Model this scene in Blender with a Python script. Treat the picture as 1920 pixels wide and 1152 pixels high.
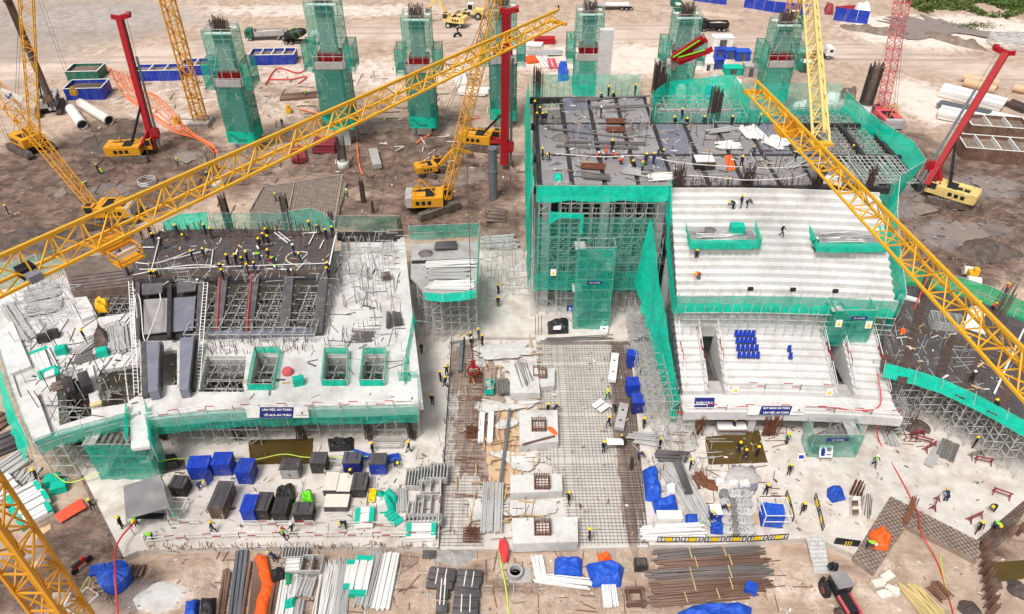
import bpy,bmesh,math,random
from mathutils import Vector,Matrix,noise
for o in list(bpy.data.objects):bpy.data.objects.remove(o)
scene=bpy.context.scene
C=scene.collection
R=math.radians
rnd=random.Random(7)
FPX,PITCH,CAMH=1400.0,R(38.5),65.0
cd=bpy.data.cameras.new('camera');cam=bpy.data.objects.new('camera',cd);C.objects.link(cam)
cam.location=(0,0,CAMH);cam.rotation_euler=(R(90)-PITCH,0,0)
cd.sensor_width=36.0;cd.lens=36.0*FPX/1920.0;cd.clip_start=0.5;cd.clip_end=4000
scene.camera=cam
world=bpy.data.worlds.new('World');scene.world=world;world.use_nodes=True
wn=world.node_tree.nodes;wl=world.node_tree.links
bg=wn['Background']
sky=wn.new('ShaderNodeTexSky');sky.sky_type='NISHITA';sky.sun_disc=False
SUN_EL,SUN_AZ=R(61),R(212)
sky.sun_elevation=SUN_EL;sky.sun_rotation=SUN_AZ
sky.air_density=1.0;sky.dust_density=6.0;sky.ozone_density=0.6
hs=wn.new('ShaderNodeHueSaturation');hs.inputs['Saturation'].default_value=0.16
wl.new(sky.outputs[0],hs.inputs['Color']);wl.new(hs.outputs[0],bg.inputs[0])
bg.inputs[1].default_value=0.068
sd=bpy.data.lights.new('sun','SUN');sd.energy=1.5;sd.angle=R(16);sd.color=(1.0,0.95,0.89)
sun=bpy.data.objects.new('sun',sd);C.objects.link(sun)
sdir=Vector((math.sin(SUN_AZ)*math.cos(SUN_EL),math.cos(SUN_AZ)*math.cos(SUN_EL),math.sin(SUN_EL)))
sun.rotation_euler=sdir.to_track_quat('Z','Y').to_euler();sun.location=(0,0,120)
scene.view_settings.view_transform='Standard';scene.view_settings.look='None'
scene.view_settings.gamma=1.0;scene.view_settings.exposure=0.82;scene.view_settings.use_curve_mapping=False
scene.render.engine='CYCLES'
scene.cycles.transparent_max_bounces=24;scene.cycles.max_bounces=6
GZ=-0.8
def P(px,py,z=0.0):
 """photo pixel -> point where that view ray meets the level z"""
 u=(px-960)/FPX;v=(py-576)/FPX
 f=math.cos(PITCH)-v*math.sin(PITCH);dz=-math.sin(PITCH)-v*math.cos(PITCH)
 t=(z-CAMH)/dz
 return Vector((u*t,f*t,z))
def PY(px,py,y):
 """photo pixel -> point where that view ray meets the upright plane at distance y"""
 u=(px-960)/FPX;v=(py-576)/FPX
 f=math.cos(PITCH)-v*math.sin(PITCH);dz=-math.sin(PITCH)-v*math.cos(PITCH)
 t=y/f
 return Vector((u*t,y,CAMH+dz*t))
def Ps(l,z=0.0):return[P(a,b,z)for a,b in l]
MATS={}
def mat(name,col,rough=0.8,var=0.12,scale=3.0,bump=0.0,metal=0.0,spec=0.3,dirt=None,dirt_amt=0.0,dirt_scale=0.6):
 """plain procedural surface: base colour with value noise, optional dirt patches and fine bump"""
 m=bpy.data.materials.new(name);m.use_nodes=True
 n=m.node_tree.nodes;l=m.node_tree.links;b=n['Principled BSDF']
 tc=n.new('ShaderNodeTexCoord');
 nz=n.new('ShaderNodeTexNoise');nz.inputs['Scale'].default_value=scale;nz.inputs['Detail'].default_value=5
 l.new(tc.outputs['Object'],nz.inputs['Vector'])
 oi=n.new('ShaderNodeObjectInfo')
 mr=n.new('ShaderNodeMapRange');mr.inputs[1].default_value=0.25;mr.inputs[2].default_value=0.75
 mr.inputs[3].default_value=1-var;mr.inputs[4].default_value=1+var
 l.new(nz.outputs['Fac'],mr.inputs[0])
 ad=n.new('ShaderNodeMath');ad.operation='MULTIPLY_ADD';ad.inputs[1].default_value=var;ad.inputs[2].default_value=-var/2
 l.new(oi.outputs['Random'],ad.inputs[0])
 sm=n.new('ShaderNodeMath');sm.operation='ADD';l.new(mr.outputs[0],sm.inputs[0]);l.new(ad.outputs[0],sm.inputs[1])
 mx=n.new('ShaderNodeMix');mx.data_type='RGBA';mx.blend_type='MULTIPLY';mx.inputs[0].default_value=1
 mx.inputs[6].default_value=(*col,1);l.new(sm.outputs[0],mx.inputs[7])
 out=mx.outputs[2]
 if dirt:
  n2=n.new('ShaderNodeTexNoise');n2.inputs['Scale'].default_value=dirt_scale;n2.inputs['Detail'].default_value=8;n2.inputs['Roughness'].default_value=0.65
  l.new(tc.outputs['Object'],n2.inputs['Vector'])
  r2=n.new('ShaderNodeMapRange');r2.inputs[1].default_value=0.48;r2.inputs[2].default_value=0.70;r2.inputs[3].default_value=0;r2.inputs[4].default_value=dirt_amt
  l.new(n2.outputs['Fac'],r2.inputs[0])
  m2=n.new('ShaderNodeMix');m2.data_type='RGBA';l.new(r2.outputs[0],m2.inputs[0]);l.new(out,m2.inputs[6]);m2.inputs[7].default_value=(*dirt,1)
  out=m2.outputs[2]
 l.new(out,b.inputs['Base Color'])
 b.inputs['Roughness'].default_value=rough;b.inputs['Metallic'].default_value=metal
 b.inputs['Specular IOR Level'].default_value=spec
 if bump:
  bp=n.new('ShaderNodeBump');bp.inputs['Strength'].default_value=bump;bp.inputs['Distance'].default_value=0.05
  l.new(nz.outputs['Fac'],bp.inputs['Height']);l.new(bp.outputs[0],b.inputs['Normal'])
 MATS[name]=m
 return m
def netmat(name,col,alpha,thread=0.0):
 """scaffold net: loose weave, partly see-through, dusty"""
 m=bpy.data.materials.new(name);m.use_nodes=True
 n=m.node_tree.nodes;l=m.node_tree.links;b=n['Principled BSDF'];o=n['Material Output']
 tc=n.new('ShaderNodeTexCoord')
 nz=n.new('ShaderNodeTexNoise');nz.inputs['Scale'].default_value=0.45;nz.inputs['Detail'].default_value=6
 l.new(tc.outputs['Object'],nz.inputs['Vector'])
 mx=n.new('ShaderNodeMix');mx.data_type='RGBA'
 mx.inputs[6].default_value=(*[c*0.75 for c in col],1);mx.inputs[7].default_value=(*[min(1,c*1.2+0.015)for c in col],1)
 l.new(nz.outputs['Fac'],mx.inputs[0]);l.new(mx.outputs[2],b.inputs['Base Color']);b.inputs['Roughness'].default_value=0.7
 b.inputs['Specular IOR Level'].default_value=0.2
 tl=n.new('ShaderNodeBsdfTranslucent');l.new(mx.outputs[2],tl.inputs[0])
 ms=n.new('ShaderNodeMixShader');ms.inputs[0].default_value=0.35;l.new(b.outputs[0],ms.inputs[1]);l.new(tl.outputs[0],ms.inputs[2])
 tr=n.new('ShaderNodeBsdfTransparent');tr.inputs[0].default_value=(0.90,1.0,0.97,1)
 mr=n.new('ShaderNodeMapRange');mr.inputs[1].default_value=0.3;mr.inputs[2].default_value=0.7
 mr.inputs[3].default_value=alpha-0.2;mr.inputs[4].default_value=min(1,alpha+0.14)
 n2=n.new('ShaderNodeTexNoise');n2.inputs['Scale'].default_value=1.7;n2.inputs['Detail'].default_value=4
 l.new(tc.outputs['Object'],n2.inputs['Vector']);l.new(n2.outputs['Fac'],mr.inputs[0])
 mo=n.new('ShaderNodeMixShader');l.new(mr.outputs[0],mo.inputs[0]);l.new(tr.outputs[0],mo.inputs[1]);l.new(ms.outputs[0],mo.inputs[2])
 l.new(mo.outputs[0],o.inputs['Surface'])
 MATS[name]=m
 return m
class MB:
 def __init__(s):s.v=[];s.f=[];s.mi=[]
 def add(s,vs,fs,m=0):
  k=len(s.v);s.v.extend(Vector(p)for p in vs)
  for f in fs:s.f.append([k+i for i in f]);s.mi.append(m)
  return s
 def box(s,c,size,rz=0.0,m=0,M=None):
  hx,hy,hz=size[0]/2,size[1]/2,size[2]/2
  vs=[Vector((x,y,z))for z in(-hz,hz)for y in(-hy,hy)for x in(-hx,hx)]
  T=Matrix.Translation(Vector(c))@(M if M is not None else Matrix.Rotation(rz,4,'Z'))
  return s.add([T@p for p in vs],[(0,2,3,1),(4,5,7,6),(0,1,5,4),(2,6,7,3),(0,4,6,2),(1,3,7,5)],m)
 def bx(s,x0,x1,y0,y1,z0,z1,m=0):
  return s.box(((x0+x1)/2,(y0+y1)/2,(z0+z1)/2),(x1-x0,y1-y0,z1-z0),0,m)
 def bar(s,a,b,w,h=None,m=0):
  a=Vector(a);b=Vector(b);d=b-a;L=d.length
  if L<1e-6:return s
  h=h or w;d.normalize()
  up=Vector((0,0,1))if abs(d.z)<0.95 else Vector((1,0,0))
  x=d.cross(up).normalized()*(w/2);y=x.cross(d).normalized()*(h/2)
  vs=[a-x-y,a+x-y,a+x+y,a-x+y,b-x-y,b+x-y,b+x+y,b-x+y]
  return s.add(vs,[(3,2,1,0),(4,5,6,7),(0,1,5,4),(1,2,6,5),(2,3,7,6),(3,0,4,7)],m)
 def tube(s,a,b,r,r2=None,n=8,m=0,cap=True):
  a=Vector(a);b=Vector(b);d=(b-a)
  if d.length<1e-6:return s
  d.normalize();r2=r if r2 is None else r2
  up=Vector((0,0,1))if abs(d.z)<0.95 else Vector((1,0,0))
  x=d.cross(up).normalized();y=x.cross(d)
  vs=[]
  for p,q in((a,r),(b,r2)):
   for i in range(n):
    t=2*math.pi*i/n;vs.append(p+x*(q*math.cos(t))+y*(q*math.sin(t)))
  fs=[(i,n+i,n+(i+1)%n,(i+1)%n)for i in range(n)]
  if cap:fs+=[tuple(range(n)),tuple(reversed(range(n,2*n)))]
  return s.add(vs,fs,m)
 def path(s,pts,r,n=5,m=0):
  """round hose or cable through points"""
  pts=[Vector(p)for p in pts];k0=len(s.v);N=len(pts)
  for i,p in enumerate(pts):
   d=(pts[min(i+1,N-1)]-pts[max(i-1,0)]).normalized()
   up=Vector((0,0,1))if abs(d.z)<0.95 else Vector((1,0,0))
   x=d.cross(up).normalized();y=x.cross(d)
   for j in range(n):
    t=2*math.pi*j/n;s.v.append(p+x*(r*math.cos(t))+y*(r*math.sin(t)))
  for i in range(N-1):
   for j in range(n):
    a=k0+i*n+j;b=k0+i*n+(j+1)%n
    s.f.append([a,b,b+n,a+n]);s.mi.append(m)
  return s
 def lathe(s,prof,c=(0,0,0),n=12,m=0,M=None):
  c=Vector(c);vs=[]
  for r,z in prof:
   for i in range(n):
    t=2*math.pi*i/n;q=Vector((r*math.cos(t),r*math.sin(t),z));vs.append(c+(M@q if M is not None else q))
  fs=[]
  for k in range(len(prof)-1):
   for i in range(n):fs.append((k*n+i,k*n+(i+1)%n,(k+1)*n+(i+1)%n,(k+1)*n+i))
  fs.append(tuple(reversed(range(n))));fs.append(tuple(range((len(prof)-1)*n,len(prof)*n)))
  return s.add(vs,fs,m)
 def prism(s,poly,z0,z1,m=0):
  n=len(poly);ar=sum(poly[i][0]*poly[(i+1)%n][1]-poly[(i+1)%n][0]*poly[i][1]for i in range(n))
  if ar<0:poly=list(reversed(poly))
  vs=[(p[0],p[1],z0)for p in poly]+[(p[0],p[1],z1)for p in poly]
  fs=[tuple(reversed(range(n))),tuple(range(n,2*n))]+[(i,(i+1)%n,n+(i+1)%n,n+i)for i in range(n)]
  return s.add(vs,fs,m)
 def grid(s,fn,nu,nv,m=0):
  k=len(s.v)
  for j in range(nv+1):
   for i in range(nu+1):s.v.append(Vector(fn(i/nu,j/nv)))
  for j in range(nv):
   for i in range(nu):
    a=k+j*(nu+1)+i;s.f.append([a,a+1,a+nu+2,a+nu+1]);s.mi.append(m)
  return s
 def mesh(s,name,mats,smooth=False):
  me=bpy.data.meshes.new(name);me.from_pydata([tuple(p)for p in s.v],[],s.f)
  for q in(mats if isinstance(mats,(list,tuple))else[mats]):me.materials.append(MATS[q]if isinstance(q,str)else q)
  if any(s.mi):me.polygons.foreach_set('material_index',s.mi)
  if smooth:me.polygons.foreach_set('use_smooth',[True]*len(me.polygons))
  me.update();return me
def link(name,data,parent=None):
 o=bpy.data.objects.new(name,data);C.objects.link(o)
 if parent is not None:o.parent=parent
 return o
def wmat(o):
 M=Matrix.LocRotScale(o.location,o.rotation_euler,o.scale)
 return wmat(o.parent)@M if o.parent else M
def tag(o,label=None,cat=None,group=None,kind=None):
 if label:o['label']=label
 if cat:o['category']=cat
 if group:o['group']=group
 if kind:o['kind']=kind
 return o
def thing(name,label,cat,loc=(0,0,0),rz=0.0,group=None):
 o=link(name,None);o.empty_display_size=0.3;o.location=loc;o.rotation_euler=(0,0,rz)
 return tag(o,label,cat,group)
def part(mb,name,mats,parent,smooth=False,local=False,kind=None):
 """one mesh part; points are world points unless local"""
 if not local:
  T=wmat(parent).inverted();mb.v=[T@p for p in mb.v]
 o=link(name,mb.mesh(name,mats,smooth),parent)
 if kind:o['kind']=kind
 return o
def single(mb,name,mats,label,cat,group=None,smooth=False,loc=None,rz=0.0,kind=None):
 """a thing that is one mesh; world points are moved so that its origin is at its base unless loc is given"""
 if loc is None:
  xs=[p.x for p in mb.v];ys=[p.y for p in mb.v];zs=[p.z for p in mb.v]
  c=Vector(((min(xs)+max(xs))/2,(min(ys)+max(ys))/2,min(zs)));mb.v=[p-c for p in mb.v];loc=c
 o=link(name,mb.mesh(name,mats,smooth));o.location=loc;o.rotation_euler=(0,0,rz)
 return tag(o,label,cat,group,kind)
def struct(mb,name,mats,smooth=False):
 o=link(name,mb.mesh(name,mats,smooth));o['kind']='structure';return o
UNIT={}
def piece(name,parent,a,b,w,h,m):
 """a bar of its own between two points (world points), all bars of a material share one mesh"""
 if m not in UNIT:
  q=MB();q.box((0,0,0.5),(1,1,1));UNIT[m]=q.mesh('bar_'+m,m)
 T=wmat(parent).inverted();a=T@Vector(a);b=T@Vector(b);d=b-a
 o=link(name,UNIT[m],parent);o.location=a
 z=d.normalized();up=Vector((0,0,1))if abs(z.z)<0.95 else Vector((1,0,0))
 x=z.cross(up).normalized();y=z.cross(x)
 Mr=Matrix((x,y,z)).transposed();o.rotation_euler=Mr.to_euler();o.scale=(w,h,d.length)
 return o
def boxpiece(name,parent,c,size,m,rz=0.0):
 key='b_'+m
 if key not in UNIT:
  q=MB();q.box((0,0,0),(1,1,1));UNIT[key]=q.mesh('block_'+m,m)
 M=wmat(parent).inverted()@Matrix.LocRotScale(Vector(c),Matrix.Rotation(rz,3,'Z').to_euler(),Vector(size))
 o=link(name,UNIT[key],parent);o.matrix_basis=M
 return o
def copytree(o,parent=None):
 c=o.copy();C.objects.link(c);c.parent=parent
 for ch in[x for x in CH.get(o.name,[])]:copytree(ch,c)
 return c
CH={}
def freeze(o):
 """remember the children of a finished thing so that it can be copied"""
 CH.clear()
 for x in bpy.data.objects:
  if x.parent:CH.setdefault(x.parent.name,[]).append(x)
def place(proto,used,loc,rz=0.0,label=None,group=None,scale=None):
 """first call moves the prototype itself, later calls copy it with its parts"""
 if not used:o=proto;used.append(1)
 else:o=copytree(proto)
 o.location=loc;o.rotation_euler=(0,0,rz)
 if scale:o.scale=scale if isinstance(scale,tuple)else(scale,)*3
 if label:o['label']=label
 if group:o['group']=group
 return o
def boolcut(name,base,cutters,mats):
 me=base.mesh(name,mats);o=link(name,me);dels=[]
 k=MB()
 for poly,z0,z1 in cutters:k.prism(poly,z0,z1)
 co=link('cutter',k.mesh('cutter',mats))
 md=o.modifiers.new('b','BOOLEAN');md.operation='DIFFERENCE';md.object=co;md.solver='EXACT'
 dg=bpy.context.evaluated_depsgraph_get();new=bpy.data.meshes.new_from_object(o.evaluated_get(dg))
 o.modifiers.clear();o.data=new;bpy.data.objects.remove(co)
 return o
def inpoly(x,y,poly):
 r=False;n=len(poly)
 for i in range(n):
  x1,y1=poly[i][0],poly[i][1];x2,y2=poly[(i+1)%n][0],poly[(i+1)%n][1]
  if(y1>y)!=(y2>y)and x<(x2-x1)*(y-y1)/(y2-y1)+x1:r=not r
 return r
def clip_line(poly,p,d):
 """parts of the line p + t d inside a polygon"""
 ts=[];n=len(poly)
 for i in range(n):
  a=Vector(poly[i][:2]);b=Vector(poly[(i+1)%n][:2]);e=b-a
  den=d[0]*e[1]-d[1]*e[0]
  if abs(den)<1e-9:continue
  w=a-Vector(p[:2]);t=(w[0]*e[1]-w[1]*e[0])/den;u=(w[0]*d[1]-w[1]*d[0])/den
  if 0<=u<1:ts.append(t)
 ts.sort();return[(ts[i],ts[i+1])for i in range(0,len(ts)-1,2)]
def bar_mat(mb,poly,z,sp,w,ang=0.0,jit=0.02,skip=0.0):
 """two layers of reinforcing bars over a polygon"""
 cx=sum(p[0]for p in poly)/len(poly);cy=sum(p[1]for p in poly)/len(poly)
 for k,a in enumerate((ang,ang+math.pi/2)):
  d=Vector((math.cos(a),math.sin(a)));nrm=Vector((-d.y,d.x));N=int(60/sp)
  for i in range(-N,N+1):
   if skip and rnd.random()<skip:continue
   q=Vector((cx,cy))+nrm*(i*sp+rnd.uniform(-jit,jit))
   for t0,t1 in clip_line(poly,q,d):
    if t1-t0<0.2:continue
    j0,j1=rnd.uniform(-.15,.1),rnd.uniform(-.1,.15)
    a3=q+d*(t0-j0);b3=q+d*(t1+j1)
    mb.bar((a3.x,a3.y,z+k*w),(b3.x,b3.y,z+k*w+rnd.uniform(-.01,.01)),w)
def sheet(mb,top,bot,nv=6,sub=4,wob=0.08,freq=1.2,m=0,seed=0):
 """hanging cloth between two polylines with the same number of points"""
 top=[Vector(p)for p in top];bot=[Vector(p)for p in bot];n=len(top)-1;nu=n*sub
 def fn(u,v):
  t=min(u*n,n-1e-6);i=int(t);q=t-i
  a=top[i].lerp(top[i+1],q);b=bot[i].lerp(bot[i+1],q);p=a.lerp(b,v)
  e=(top[min(i+1,n)]-top[i]);nn=e.cross(bot[i]-top[i])
  nn=nn.normalized()if nn.length>1e-6 else Vector((0,1,0))
  k=wob*(noise.noise(p*freq+Vector((seed,seed*2,0)))+0.5*noise.noise(p*freq*2.7))
  return p+nn*k*(0.35+0.65*min(1,4*v))
 mb.grid(fn,nu,nv,m);return mb
def lerp2(a,b,t):return Vector(a).lerp(Vector(b),t)
def quad(a,b,c,d,u,v):return lerp2(a,b,u).lerp(lerp2(d,c,u),v)
mat('concrete',(0.62,0.58,0.54),0.85,0.10,0.8,0.15,dirt=(0.36,0.31,0.26),dirt_amt=0.55,dirt_scale=0.16)
mat('concrete_new',(0.60,0.59,0.575),0.8,0.10,1.6,0.15,dirt=(0.36,0.33,0.30),dirt_amt=0.7,dirt_scale=0.35)
mat('concrete_stand',(0.64,0.63,0.62),0.8,0.08,1.6,0.1,dirt=(0.42,0.40,0.37),dirt_amt=0.6,dirt_scale=0.45)
mat('concrete_floor',(0.60,0.555,0.515),0.8,0.12,0.9,0.2,dirt=(0.37,0.285,0.23),dirt_amt=0.75,dirt_scale=0.3)
mat('concrete_grey',(0.42,0.41,0.40),0.85,0.15,1.5,0.2,dirt=(0.25,0.2,0.17),dirt_amt=0.6,dirt_scale=0.5)
mat('rebar',(0.085,0.058,0.05),0.8,0.35,2.0)
mat('rebar_grey',(0.15,0.13,0.125),0.7,0.3,1.0)
mat('rebar_rust',(0.17,0.065,0.035),0.85,0.3,2.0)
mat('pipe',(0.60,0.60,0.59),0.45,0.22,1.5,metal=0.35,dirt=(0.22,0.17,0.13),dirt_amt=0.7,dirt_scale=1.2)
mat('pipe_dark',(0.24,0.23,0.22),0.5,0.3,1.5,metal=0.3,dirt=(0.12,0.08,0.06),dirt_amt=0.7)
mat('form_dark',(0.085,0.078,0.085),0.5,0.25,0.9,dirt=(0.22,0.19,0.18),dirt_amt=0.55,dirt_scale=0.8)
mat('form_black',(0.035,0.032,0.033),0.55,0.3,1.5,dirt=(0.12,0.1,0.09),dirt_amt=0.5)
mat('form_lilac',(0.27,0.255,0.265),0.38,0.22,0.45,spec=0.45,dirt=(0.42,0.39,0.37),dirt_amt=0.6,dirt_scale=0.5)
mat('form_brown',(0.14,0.10,0.085),0.6,0.25,1.0,dirt=(0.28,0.24,0.2),dirt_amt=0.6)
mat('form_blue',(0.17,0.175,0.22),0.3,0.15,1.0,spec=0.5,dirt=(0.3,0.3,0.32),dirt_amt=0.4)
mat('crane_yellow',(0.80,0.42,0.02),0.45,0.14,1.0,dirt=(0.32,0.2,0.08),dirt_amt=0.6,dirt_scale=0.8)
mat('crane_orange',(0.70,0.32,0.02),0.45,0.12,1.0,dirt=(0.25,0.15,0.07),dirt_amt=0.5,dirt_scale=1.0)
mat('crane_pale',(0.80,0.60,0.22),0.5,0.12,0.6,dirt=(0.4,0.3,0.18),dirt_amt=0.5,dirt_scale=1.0)
mat('paint_red',(0.42,0.012,0.022),0.45,0.15,1.0,dirt=(0.16,0.05,0.04),dirt_amt=0.65,dirt_scale=1.0)
mat('paint_maroon',(0.25,0.035,0.05),0.55,0.2,1.0,dirt=(0.2,0.12,0.1),dirt_amt=0.5)
mat('paint_pink',(0.60,0.10,0.12),0.5,0.15,1.0)
mat('paint_blue',(0.015,0.05,0.42),0.45,0.15,1.0,dirt=(0.2,0.2,0.3),dirt_amt=0.4)
mat('paint_navy',(0.018,0.03,0.20),0.5,0.15,1.0)
mat('paint_white',(0.80,0.79,0.77),0.5,0.06,1.5,dirt=(0.45,0.41,0.36),dirt_amt=0.5)
mat('paint_green',(0.02,0.16,0.10),0.5,0.15,1.0,dirt=(0.2,0.18,0.14),dirt_amt=0.4)
mat('teal',(0.005,0.46,0.33),0.6,0.12,2.0)
mat('tarp_blue',(0.012,0.07,0.46),0.55,0.35,2.2,bump=0.8,spec=0.4,dirt=(0.03,0.16,0.6),dirt_amt=.7,dirt_scale=1.5)
mat('tarp_red',(0.80,0.09,0.045),0.5,0.2,2.5,bump=0.4)
mat('tarp_orange',(0.9,0.13,0.02),0.5,0.15,2.5,bump=0.4)
mat('tarp_black',(0.025,0.024,0.026),0.5,0.3,3.0,bump=0.4)
mat('tarp_yellow',(0.90,0.48,0.02),0.5,0.15,2.5,bump=0.3)
mat('sack_white',(0.72,0.70,0.68),0.8,0.1,3.0,bump=0.3)
mat('lime',(0.16,0.75,0.03),0.6,0.15,3.0)
mat('yellow',(0.95,0.62,0.01),0.4,0.06,3.0)
mat('hose_orange',(0.85,0.22,0.09),0.6,0.12,1.0)
mat('hose_red',(0.62,0.05,0.05),0.55,0.12,1.0)
mat('hose_lime',(0.55,0.72,0.10),0.55,0.12,1.0)
mat('rope_white',(0.72,0.68,0.64),0.7,0.12,1.0)
mat('cable',(0.10,0.09,0.085),0.6,0.2,1.0)
mat('rubber',(0.025,0.024,0.024),0.8,0.2,3.0,dirt=(0.2,0.16,0.13),dirt_amt=0.7)
mat('track',(0.10,0.085,0.075),0.75,0.3,2.0,bump=0.3,dirt=(0.25,0.2,0.17),dirt_amt=0.8,dirt_scale=1.5)
mat('black',(0.018,0.018,0.02),0.5,0.2,2.0)
mat('glass_dark',(0.02,0.024,0.028),0.08,0.1,1.0,spec=0.6)
mat('wood',(0.52,0.36,0.2),0.7,0.2,1.5)
mat('plywood',(0.60,0.42,0.27),0.7,0.12,1.0)
mat('bamboo',(0.62,0.48,0.22),0.55,0.2,1.5)
mat('block_cream',(0.70,0.65,0.58),0.8,0.1,2.0)
mat('steel_rust',(0.15,0.085,0.06),0.8,0.35,1.0,dirt=(0.28,0.2,0.16),dirt_amt=0.6)
mat('steel_grey',(0.16,0.17,0.19),0.5,0.25,1.0,metal=0.3)
mat('mud_dark',(0.085,0.065,0.057),0.75,0.4,1.2,bump=1.0,dirt=(0.2,0.15,0.12),dirt_amt=.6,dirt_scale=.7)
mat('mud',(0.20,0.15,0.12),0.75,0.35,1.0,bump=0.9,dirt=(0.38,0.3,0.25),dirt_amt=.6,dirt_scale=.6)
mat('bedding',(0.33,0.255,0.215),0.85,0.2,1.0,bump=0.3,dirt=(0.2,0.15,0.12),dirt_amt=0.7)
mat('rubble',(0.36,0.34,0.33),0.9,0.25,3.0,bump=0.5)
mat('water_muddy',(0.085,0.055,0.015),0.08,0.15,0.5,spec=0.5)
mat('puddle',(0.25,0.20,0.175),0.07,0.1,0.3,spec=0.5)
mat('skin',(0.5,0.3,0.2),0.6,0.1)
mat('cloth_black',(0.022,0.022,0.028),0.9,0.3)
mat('cloth_navy',(0.02,0.03,0.085),0.9,0.3)
mat('cloth_brown',(0.09,0.065,0.05),0.9,0.3)
mat('vest_green',(0.30,0.85,0.03),0.7,0.08)
mat('vest_orange',(0.9,0.10,0.03),0.7,0.08)
mat('cloth_white',(0.65,0.64,0.62),0.9,0.1)
mat('helmet_white',(0.8,0.8,0.79),0.35,0.04)
mat('helmet_blue',(0.03,0.12,0.5),0.35,0.04)
mat('helmet_red',(0.6,0.03,0.03),0.35,0.04)
netmat('net',(0.0,0.76,0.53),0.84)
netmat('net_thin',(0.04,0.50,0.39),0.34)
netmat('net_mid',(0.01,0.56,0.41),0.52)
netmat('net_dark',(0.015,0.31,0.235),0.64)
netmat('net_grass',(0.012,0.47,0.20),0.85)
netmat('sheet_clear',(0.72,0.74,0.76),0.75)
def blobs(lst):
 out=[]
 for px,py,rx,ry,w in lst:
  c=P(px,py,GZ);ex=(P(px+rx,py,GZ)-c).length;ey=abs(P(px,py-ry,GZ).y-P(px,py+ry,GZ).y)/2
  out.append((c.x,c.y,ex,ey,w))
 return out
MUD=blobs([(100,330,170,90,.9),(300,290,130,45,.8),(270,350,150,50,1),(60,420,120,60,1),(180,250,60,30,.6),(750,290,150,70,1),(850,350,120,60,.95),(780,250,100,25,.9),(930,400,60,60,.6),(640,400,60,40,.5),(800,400,180,40,.9),(1760,330,120,60,.95),(1820,420,140,70,1),(1720,290,60,50,.8),(1790,480,120,50,.9),(1900,330,60,60,.9),(180,1000,100,60,.9),(90,1080,120,60,.7),(250,1100,60,40,.8),(1000,1100,180,18,.55),(860,1075,60,25,.5),(700,1060,100,22,.4),(1300,1060,200,60,.35),(1600,1065,60,20,.5),(420,330,110,40,.75),(600,300,120,40,.6),(700,210,130,30,.45),(540,250,90,25,.5),(230,240,60,20,.7),(150,450,110,30,.9),(480,300,40,16,.4),(1850,1000,60,60,.5),(450,225,50,14,.3),(1690,60,60,12,.3)])
PALE=blobs([(700,140,220,30,.55),(520,200,90,25,.35),(1150,110,260,30,.7),(350,180,200,30,.35),(1730,190,60,40,.8),(1720,60,120,30,.9),(1840,55,110,25,.9),(200,30,260,30,.45),(100,90,200,30,.3),(600,20,260,12,.6),(860,370,30,10,.5),(900,530,40,20,.5),(300,1120,50,26,.9),(430,1080,90,30,.35),(760,1110,60,30,.3),(1550,1100,130,40,.3),(300,230,90,25,.5),(1790,510,60,26,.7),(1650,1060,40,16,.4)])
WET=blobs([(120,40,220,40,.9),(60,90,110,30,.6),(40,150,40,40,.4),(200,360,40,14,.9),(350,292,24,12,.8),(1850,350,60,20,.8),(1780,440,60,25,.9),(1690,390,40,20,.7),(1690,90,16,16,.5),(250,1120,36,34,.7),(860,340,24,8,.7),(1720,360,40,20,.6),(1860,430,40,15,.6),(1420,45,500,6,.15)])
ROAD=[P(a,b,GZ)for a,b in((-200,148),(120,128),(420,88),(700,58),(960,56),(1240,62),(1500,85),(1700,110),(1920,145),(2200,190))]
def road_d(x,y):
 best=1e9
 for i in range(len(ROAD)-1):
  a=ROAD[i];b=ROAD[i+1];ex,ey=b.x-a.x,b.y-a.y
  t=max(0,min(1,((x-a.x)*ex+(y-a.y)*ey)/(ex*ex+ey*ey)))
  dx,dy=x-a.x-ex*t,y-a.y-ey*t;best=min(best,dx*dx+dy*dy)
 return math.sqrt(best)
def amt(lst,x,y):
 s=0.0
 for cx,cy,rx,ry,w in lst:
  q=((x-cx)/rx)**2+((y-cy)/ry)**2
  if q<2.21:s=max(s,w*max(0.0,min(1.0,1.15-.52*q)))
 return s
def pit_depth(x,y):
 return 0.0
EXC=[Vector(p)for p in Ps([(1716,1152),(1722,1060),(1840,1020),(1870,985),(1960,930),(2100,930),(2100,1300),(1716,1300)],GZ)]
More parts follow.
